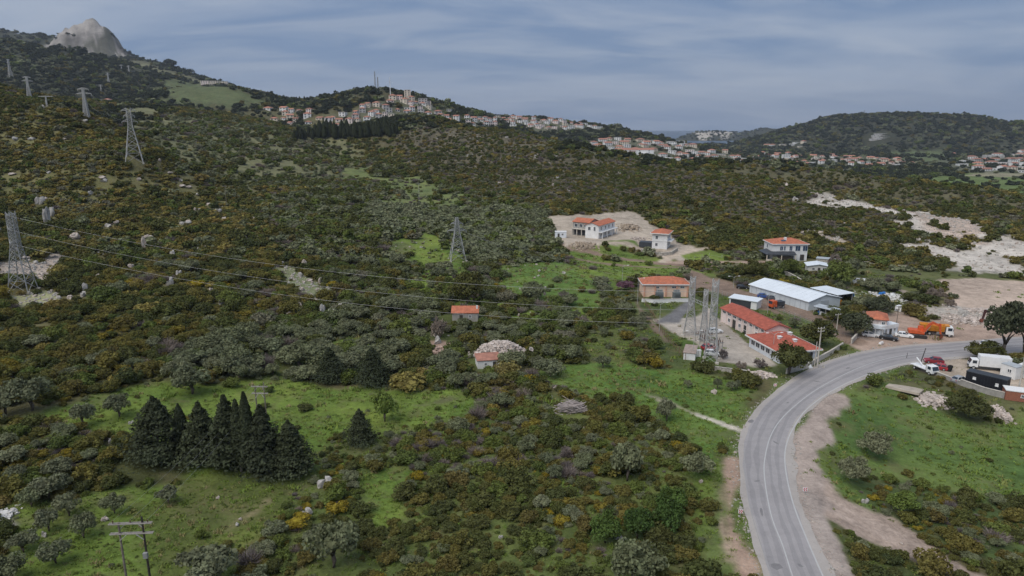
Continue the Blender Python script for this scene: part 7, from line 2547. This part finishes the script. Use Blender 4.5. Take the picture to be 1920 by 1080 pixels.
OC = lambda i: (OLIVE_CROWN[i % 4], .0, 1.55)
RC = lambda i, m=None: ((ROUND_CROWN[i % 2] if m is None else cached(('rc', i % 2, m.name), lambda: recolour(ROUND_CROWN[i % 2], m))), .0, 1.75)
for k, (name, lb, px, py, hp, wp, cr, tk) in enumerate((
        ('lime_tree', 'pale green lone tree at the meadow edge', 722, 790, 62, 50, RC(0, F_PALE), OLIVE_TRUNK[0]),
        ('round_tree', 'dense dark green round tree before the office building', 1480, 702, 62, 74, RC(1), OLIVE_TRUNK[0]),
        ('round_tree', 'big dark round tree right of the red hip roof', 1532, 650, 56, 70, RC(0), OLIVE_TRUNK[0]),
        ('round_tree', 'broad dark tree left of the letter-free gully in mid valley', 876, 572, 66, 66, RC(0), OLIVE_TRUNK[0]),
        ('round_tree', 'dark green tree between villa and hangar', 1412, 522, 36, 52, RC(1), OLIVE_TRUNK[1]),
        ('round_tree', 'round tree in front of the villa terrace', 1480, 515, 32, 36, RC(0, F_GREEN), OLIVE_TRUNK[1]),
        ('round_tree', 'large green tree right of the white-roofed house', 1572, 534, 46, 62, RC(0, F_GREEN), OLIVE_TRUNK[0]),
        ('round_tree', 'dark olive tree behind the roadside cottage', 1645, 588, 34, 52, RC(1, F_EUC), OLIVE_TRUNK[0]),
        ('round_tree', 'grey-brown tree left of the roadside cottage', 1603, 632, 50, 58, RC(0, F_EUC), OLIVE_TRUNK[1]),
        ('round_tree', 'dark tree above the goods awning', 1578, 606, 32, 46, RC(1), OLIVE_TRUNK[1]),
        ('eucalyptus', 'tall dusky eucalyptus at the right edge above the vehicle yard', 1880, 672, 96, 84, (cached(('oce', 0), lambda: recolour(OLIVE_CROWN[0], F_EUC)), .12, 1.45), OLIVE_TRUNK[0]),
        ('eucalyptus', 'dusky tree right of the tall eucalyptus at the picture edge', 1918, 668, 86, 66, (cached(('oce', 1), lambda: recolour(OLIVE_CROWN[2], F_EUC)), .10, 1.45), OLIVE_TRUNK[1]),
        ('bay_bush', 'dark glossy bush left of the box truck', 1830, 674, 34, 44, RC(1), None),
        ('bay_bush', 'dark glossy bush behind the box truck', 1858, 672, 36, 40, RC(0), None),
        ('round_tree', 'tree beside the pile of goods behind the hangar', 1632, 545, 26, 36, RC(0, F_OLIVE), OLIVE_TRUNK[0]),
        ('round_tree', 'dark tree above the small white van', 1600, 518, 36, 40, RC(1, F_OLIVE), OLIVE_TRUNK[0]),
        ('round_bush', 'round flowering bush in the right-hand field', 1640, 858, 52, 58, RC(0, F_OLIVE), None),
        ('round_bush', 'grey-green bush beside the flowering one in the field', 1598, 908, 58, 58, RC(1, F_OLIVE), None),
        ('round_bush', 'pale yellowish bush on the slope above the dirt road', 1690, 962, 46, 56, RC(0, F_PALE), None),
        ('round_bush', 'dark bush on the bank right of the rubble heap', 1812, 785, 46, 78, RC(1), None),
        ('round_bush', 'dark round bush left of the road bend', 1308, 896, 50, 64, RC(1, F_OLIVE), None),
        ('mauve_bush', 'mauve blossoming bush beside the street lamp', 1172, 545, 20, 34, RC(0, F_MAUVE), None),
        ('big_olive', 'big grey-green olive at the bottom edge right of centre', 1188, 1094, 80, 108, (OLIVE_CROWN[0], 0, 1.6), OLIVE_TRUNK[0]),
        ('big_olive', 'big grey olive at the bottom edge left of centre', 385, 1100, 76, 120, (OLIVE_CROWN[1], 0, 1.6), OLIVE_TRUNK[0]),
        ('big_olive', 'dark olive at the bottom edge below the scrub', 625, 1064, 90, 100, (OLIVE_CROWN[2], 0, 1.6), OLIVE_TRUNK[0]),
        ('big_olive', 'tall grey shrub-like olive right of the scrub', 1176, 902, 76, 66, (OLIVE_CROWN[3], 0, 1.6), OLIVE_TRUNK[1]),
        ('pine', 'leftmost bright green young pine at the lower right of the scrub', 1135, 1018, 62, 62, RC(0, F_PINE), OLIVE_TRUNK[0]),
        ('pine', 'second bright green young pine in the group beside the road', 1195, 1010, 66, 62, RC(1, F_PINE), OLIVE_TRUNK[0]),
        ('pine', 'third young pine of the group nearest the road', 1250, 1000, 76, 62, RC(0, F_PINE), OLIVE_TRUNK[0]),
        ('pine', 'young pine behind the group beside the road', 1260, 960, 50, 60, RC(1, F_PINE), OLIVE_TRUNK[0]))):
    lb = lb.replace('letter-free ', '')
    tree_at(name, lb, px, py, hp, wp, cr, tk)
# bare trees by the old cottage
for px, py, hp, wp, lb in ((824, 632, 66, 62, 'bare reddish-grey tree left of the old cottage'), (870, 585, 30, 34, 'bare twiggy tree behind the old cottage'), (1562, 500, 44, 40, 'bare brownish tree right of the villa'), (1355, 672, 30, 36, 'bare grey bush before the substation'), (1425, 690, 30, 44, 'tangled bare bush below the office building'), (1390, 692, 26, 40, 'grey bare bush left of the tangled one'), (1755, 562, 40, 56, 'bare reddish bush at the edge of the gravel pad'), (1780, 575, 26, 40, 'low bare bush right at the gravel pad'), (1738, 545, 30, 44, 'grey bare bush above the reddish one')):
    tree_at('bare_tree', lb, px, py, hp, wp, (cached(('bt', F_BARE.name), lambda: bare_tree_mesh('twigs', F_BARE, 55)), 0, 1.25), None)
# olives that stand singly in the meadows (base pixel, height, width)
OLV = [(360, 738, 46, 76), (328, 715, 40, 46), (224, 782, 44, 54), (156, 798, 46, 46), (60, 770, 60, 84), (12, 778, 50, 60), (448, 712, 30, 40), (610, 692, 34, 66), (560, 690, 40, 80), (500, 670, 36, 70), (440, 690, 40, 60), (512, 705, 24, 30), (316, 944, 30, 42), (215, 962, 38, 44), (130, 968, 44, 52), (92, 996, 46, 46), (158, 1008, 44, 52), (44, 1036, 38, 54), (106, 1056, 46, 58), (60, 950, 36, 50), (20, 1090, 50, 70), (590, 680, 36, 50), (652, 700, 40, 60), (1032, 705, 34, 60), (960, 690, 30, 60), (1290, 728, 16, 16), (1372, 733, 18, 24), (1383, 730, 20, 12), (1345, 730, 20, 18), (1250, 790, 40, 40), (1130, 690, 24, 30)]
oi = []
for k, (px, py, hp, wp) in enumerate(OLV):
    e = tree_at('olive_tree', None, px, py, hp, wp, OC(k), OLIVE_TRUNK[k % 2], 'olive trees of the meadow')
    oi.append((e, ('large' if wp >= 60 else ('middle-sized' if wp >= 40 else 'small')) + ' meadow olive tree', px, py))
auto_labels(oi)

# ------------------------------------------------------------------ the mass of shrubs
PX, PY, PZ, PS, PK, PR, PH = scatter_plants()
qx, qy, qf = project(PX, PY, PZ + PS * .5)
app = PS * FPX / qf
vis = (qx > 6) & (qx < 1914) & (qy > 60) & (qy < 1074) & (np.hypot(PX, PY) < 330)
solo = np.zeros(len(PX), bool)
LOOK = {'dark': 'dark evergreen shrub', 'brown': 'bronze-green shrub', 'green': 'fresh green shrub', 'gorse': 'golden broom bush', 'oliveshrub': 'grey-green wild olive', 'bare': 'bare grey thicket', 'gold': 'golden phrygana shrub', 'sage': 'grey sage shrub'}
NAMES = {'dark': 'evergreen_shrub', 'brown': 'bronze_shrub', 'green': 'green_shrub', 'gorse': 'broom_bush', 'oliveshrub': 'wild_olive', 'bare': 'bare_thicket', 'gold': 'golden_shrub', 'sage': 'sage_shrub'}
QUOTA = {'dark': 300, 'brown': 300, 'green': 260, 'gorse': 120, 'oliveshrub': 280, 'bare': 140, 'gold': 80, 'sage': 80}
it_ = []
for key in LOOK:
    c = np.nonzero((PK == key) & vis)[0]
    c = c[np.argsort(-app[c])][:QUOTA[key]]
    solo[c] = True
    pr = PROTO[key]
    for i in c:
        v = i % len(pr)
        s, hh = float(PS[i]), float(PS[i] * PH[i])
        if key == 'oliveshrub':
            e = empty(NAMES[key], (PX[i], PY[i], PZ[i]), float(PR[i]), None, 'tree', LOOK[key] + 's')
            inst('crown', OLIVE_CROWN[i % 4], e, (0, 0, 0), 0, (s, s, hh * .95))
            inst('trunk', OLIVE_TRUNK[i % 2], e, (0, 0, 0), 0, (s, s, hh * .8))
            o = e
        else:
            o = inst(NAMES[key], pr[v], None, (PX[i], PY[i], PZ[i]), float(PR[i]), (s, s, hh))
            tag(o, None, 'shrub' if key != 'bare' else 'thicket', LOOK[key] + 's')
        it_.append((o, ('large ' if app[i] > 32 else ('small ' if app[i] < 16 else '')) + LOOK[key], float(qx[i]), float(qy[i])))
auto_labels(it_)
rest = ~solo
plist = []; base_i = {}
for key, l in PROTO.items():
    base_i[key] = len(plist); plist += l
idx = np.array([base_i[k] + (i % len(PROTO[k])) for i, k in enumerate(PK)])
nearm = rest & (np.hypot(PX, PY) < 950)
farm = rest & ~nearm
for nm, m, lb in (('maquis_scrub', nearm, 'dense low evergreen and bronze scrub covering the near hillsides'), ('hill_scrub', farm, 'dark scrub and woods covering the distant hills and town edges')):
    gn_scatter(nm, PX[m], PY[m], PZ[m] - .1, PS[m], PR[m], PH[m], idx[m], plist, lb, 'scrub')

# ------------------------------------------------------------------ grass and herbs
def tuft(seed, m, n=26, h=.30, sp=.36):
    r = np.random.default_rng(seed)
    T = []
    for i in range(n):
        a = r.uniform(0, 6.28); b0 = np.array([r.normal() * sp * .6, r.normal() * sp * .6, -.03])
        d = np.array([math.cos(a) * .6, math.sin(a) * .6, r.uniform(.5, 1.1)]) * h * r.uniform(.5, 1.2)
        s = np.array([-math.sin(a), math.cos(a), 0]) * r.uniform(.05, .10)
        T.append([b0 - s, b0 + s, b0 + d * .6 + s * .8, b0 + d - s * .2])
    return quads_mesh('grass_tuft', np.array(T), m)


TUFTS = [tuft(400 + i, F_GRASS) for i in range(4)] + [tuft(410, foliage_mat('dry_stalks', [(.28, .24, .12), (.24, .20, .09)], .2), 18, .5)]
HERB = [quads_mesh('herb_leaves', lobes_crown(np.random.default_rng(420 + i), 5, 16, .26, rzv=.35, zc=.1), F_GREEN if i else F_GRASS) for i in range(3)]
rg = np.random.default_rng(77)
GX, GY, GS, GI = [], [], [], []
for s, r0, r1, sc in ((.85, 55, 120, 1.0), (1.25, 120, 200, 1.35), (2.2, 200, 290, 2.0)):
    x, y = jitter_grid(rg, s, r0, r1, 41)
    col, dens, kinds, grass, small, bare = cover(x, y)
    p = np.maximum(grass * (1 - bare), .05 * (bare > .3)) * np.clip(.62 + fbm(x, y, 12, 3, 61) * 1.3, .1, 1)
    d, tt = polyline_dist(x, y, ROAD_C)
    p[d < np.interp(tt, np.arange(len(ROAD_HW)), ROAD_HW) + .5] = 0
    for (kx, ky, kr) in KEEP_OUT:
        if r0 - kr < math.hypot(kx, ky) < r1 + kr:
            p[(np.abs(x - kx) < kr * .5) & (np.abs(y - ky) < kr * .5)] = 0
    k = rg.random(len(x)) < p
    GX.append(x[k]); GY.append(y[k]); n = k.sum()
    GS.append(np.exp(rg.normal(size=n) * .35) * sc * .75)
    u = fbm(x[k], y[k], 18, 3, 62) + rg.normal(size=n) * .35
    gi_ = (np.where(u < -.1, rg.integers(0, 4, n), np.where(u < .42, rg.integers(0, 4, n), np.where(rg.random(n) < .4, 4, rg.integers(5, 8, n)))))
    GI.append(gi_); GS[-1] = np.where(gi_ >= 5, GS[-1] * .42, GS[-1])
GX = np.concatenate(GX); GY = np.concatenate(GY); GS = np.concatenate(GS); GI = np.concatenate(GI)
gn_scatter('meadow_grass', GX, GY, height(GX, GY), GS, rg.uniform(0, 6.28, len(GX)), rg.uniform(.6, 1.2, len(GX)), GI, TUFTS + HERB, 'rough green grass and herbs of the meadows and the field', 'grass')
print('PLANTS', len(PX), 'solo', solo.sum(), 'grass', len(GX))

# ------------------------------------------------------------------ haze
hzb = MB()
HB = 15200.0
hzb.box((0, HB / 2 - 900, 235), (2 * HB, HB + 2200, 620))
hm = bpy.data.materials.new('haze_air')
hm.use_nodes = True
t = hm.node_tree
t.nodes.clear()
o_ = N(t, 'ShaderNodeOutputMaterial')
pv = N(t, 'ShaderNodeVolumePrincipled')
pv.inputs['Color'].default_value = (.80, .88, 1.0, 1)
pv.inputs['Density'].default_value = 6.2e-5
pv.inputs['Anisotropy'].default_value = .2
L(t, pv.outputs[0], o_.inputs['Volume'])
haze = hzb.build('haze', hm)
tag(haze, kind='stuff')
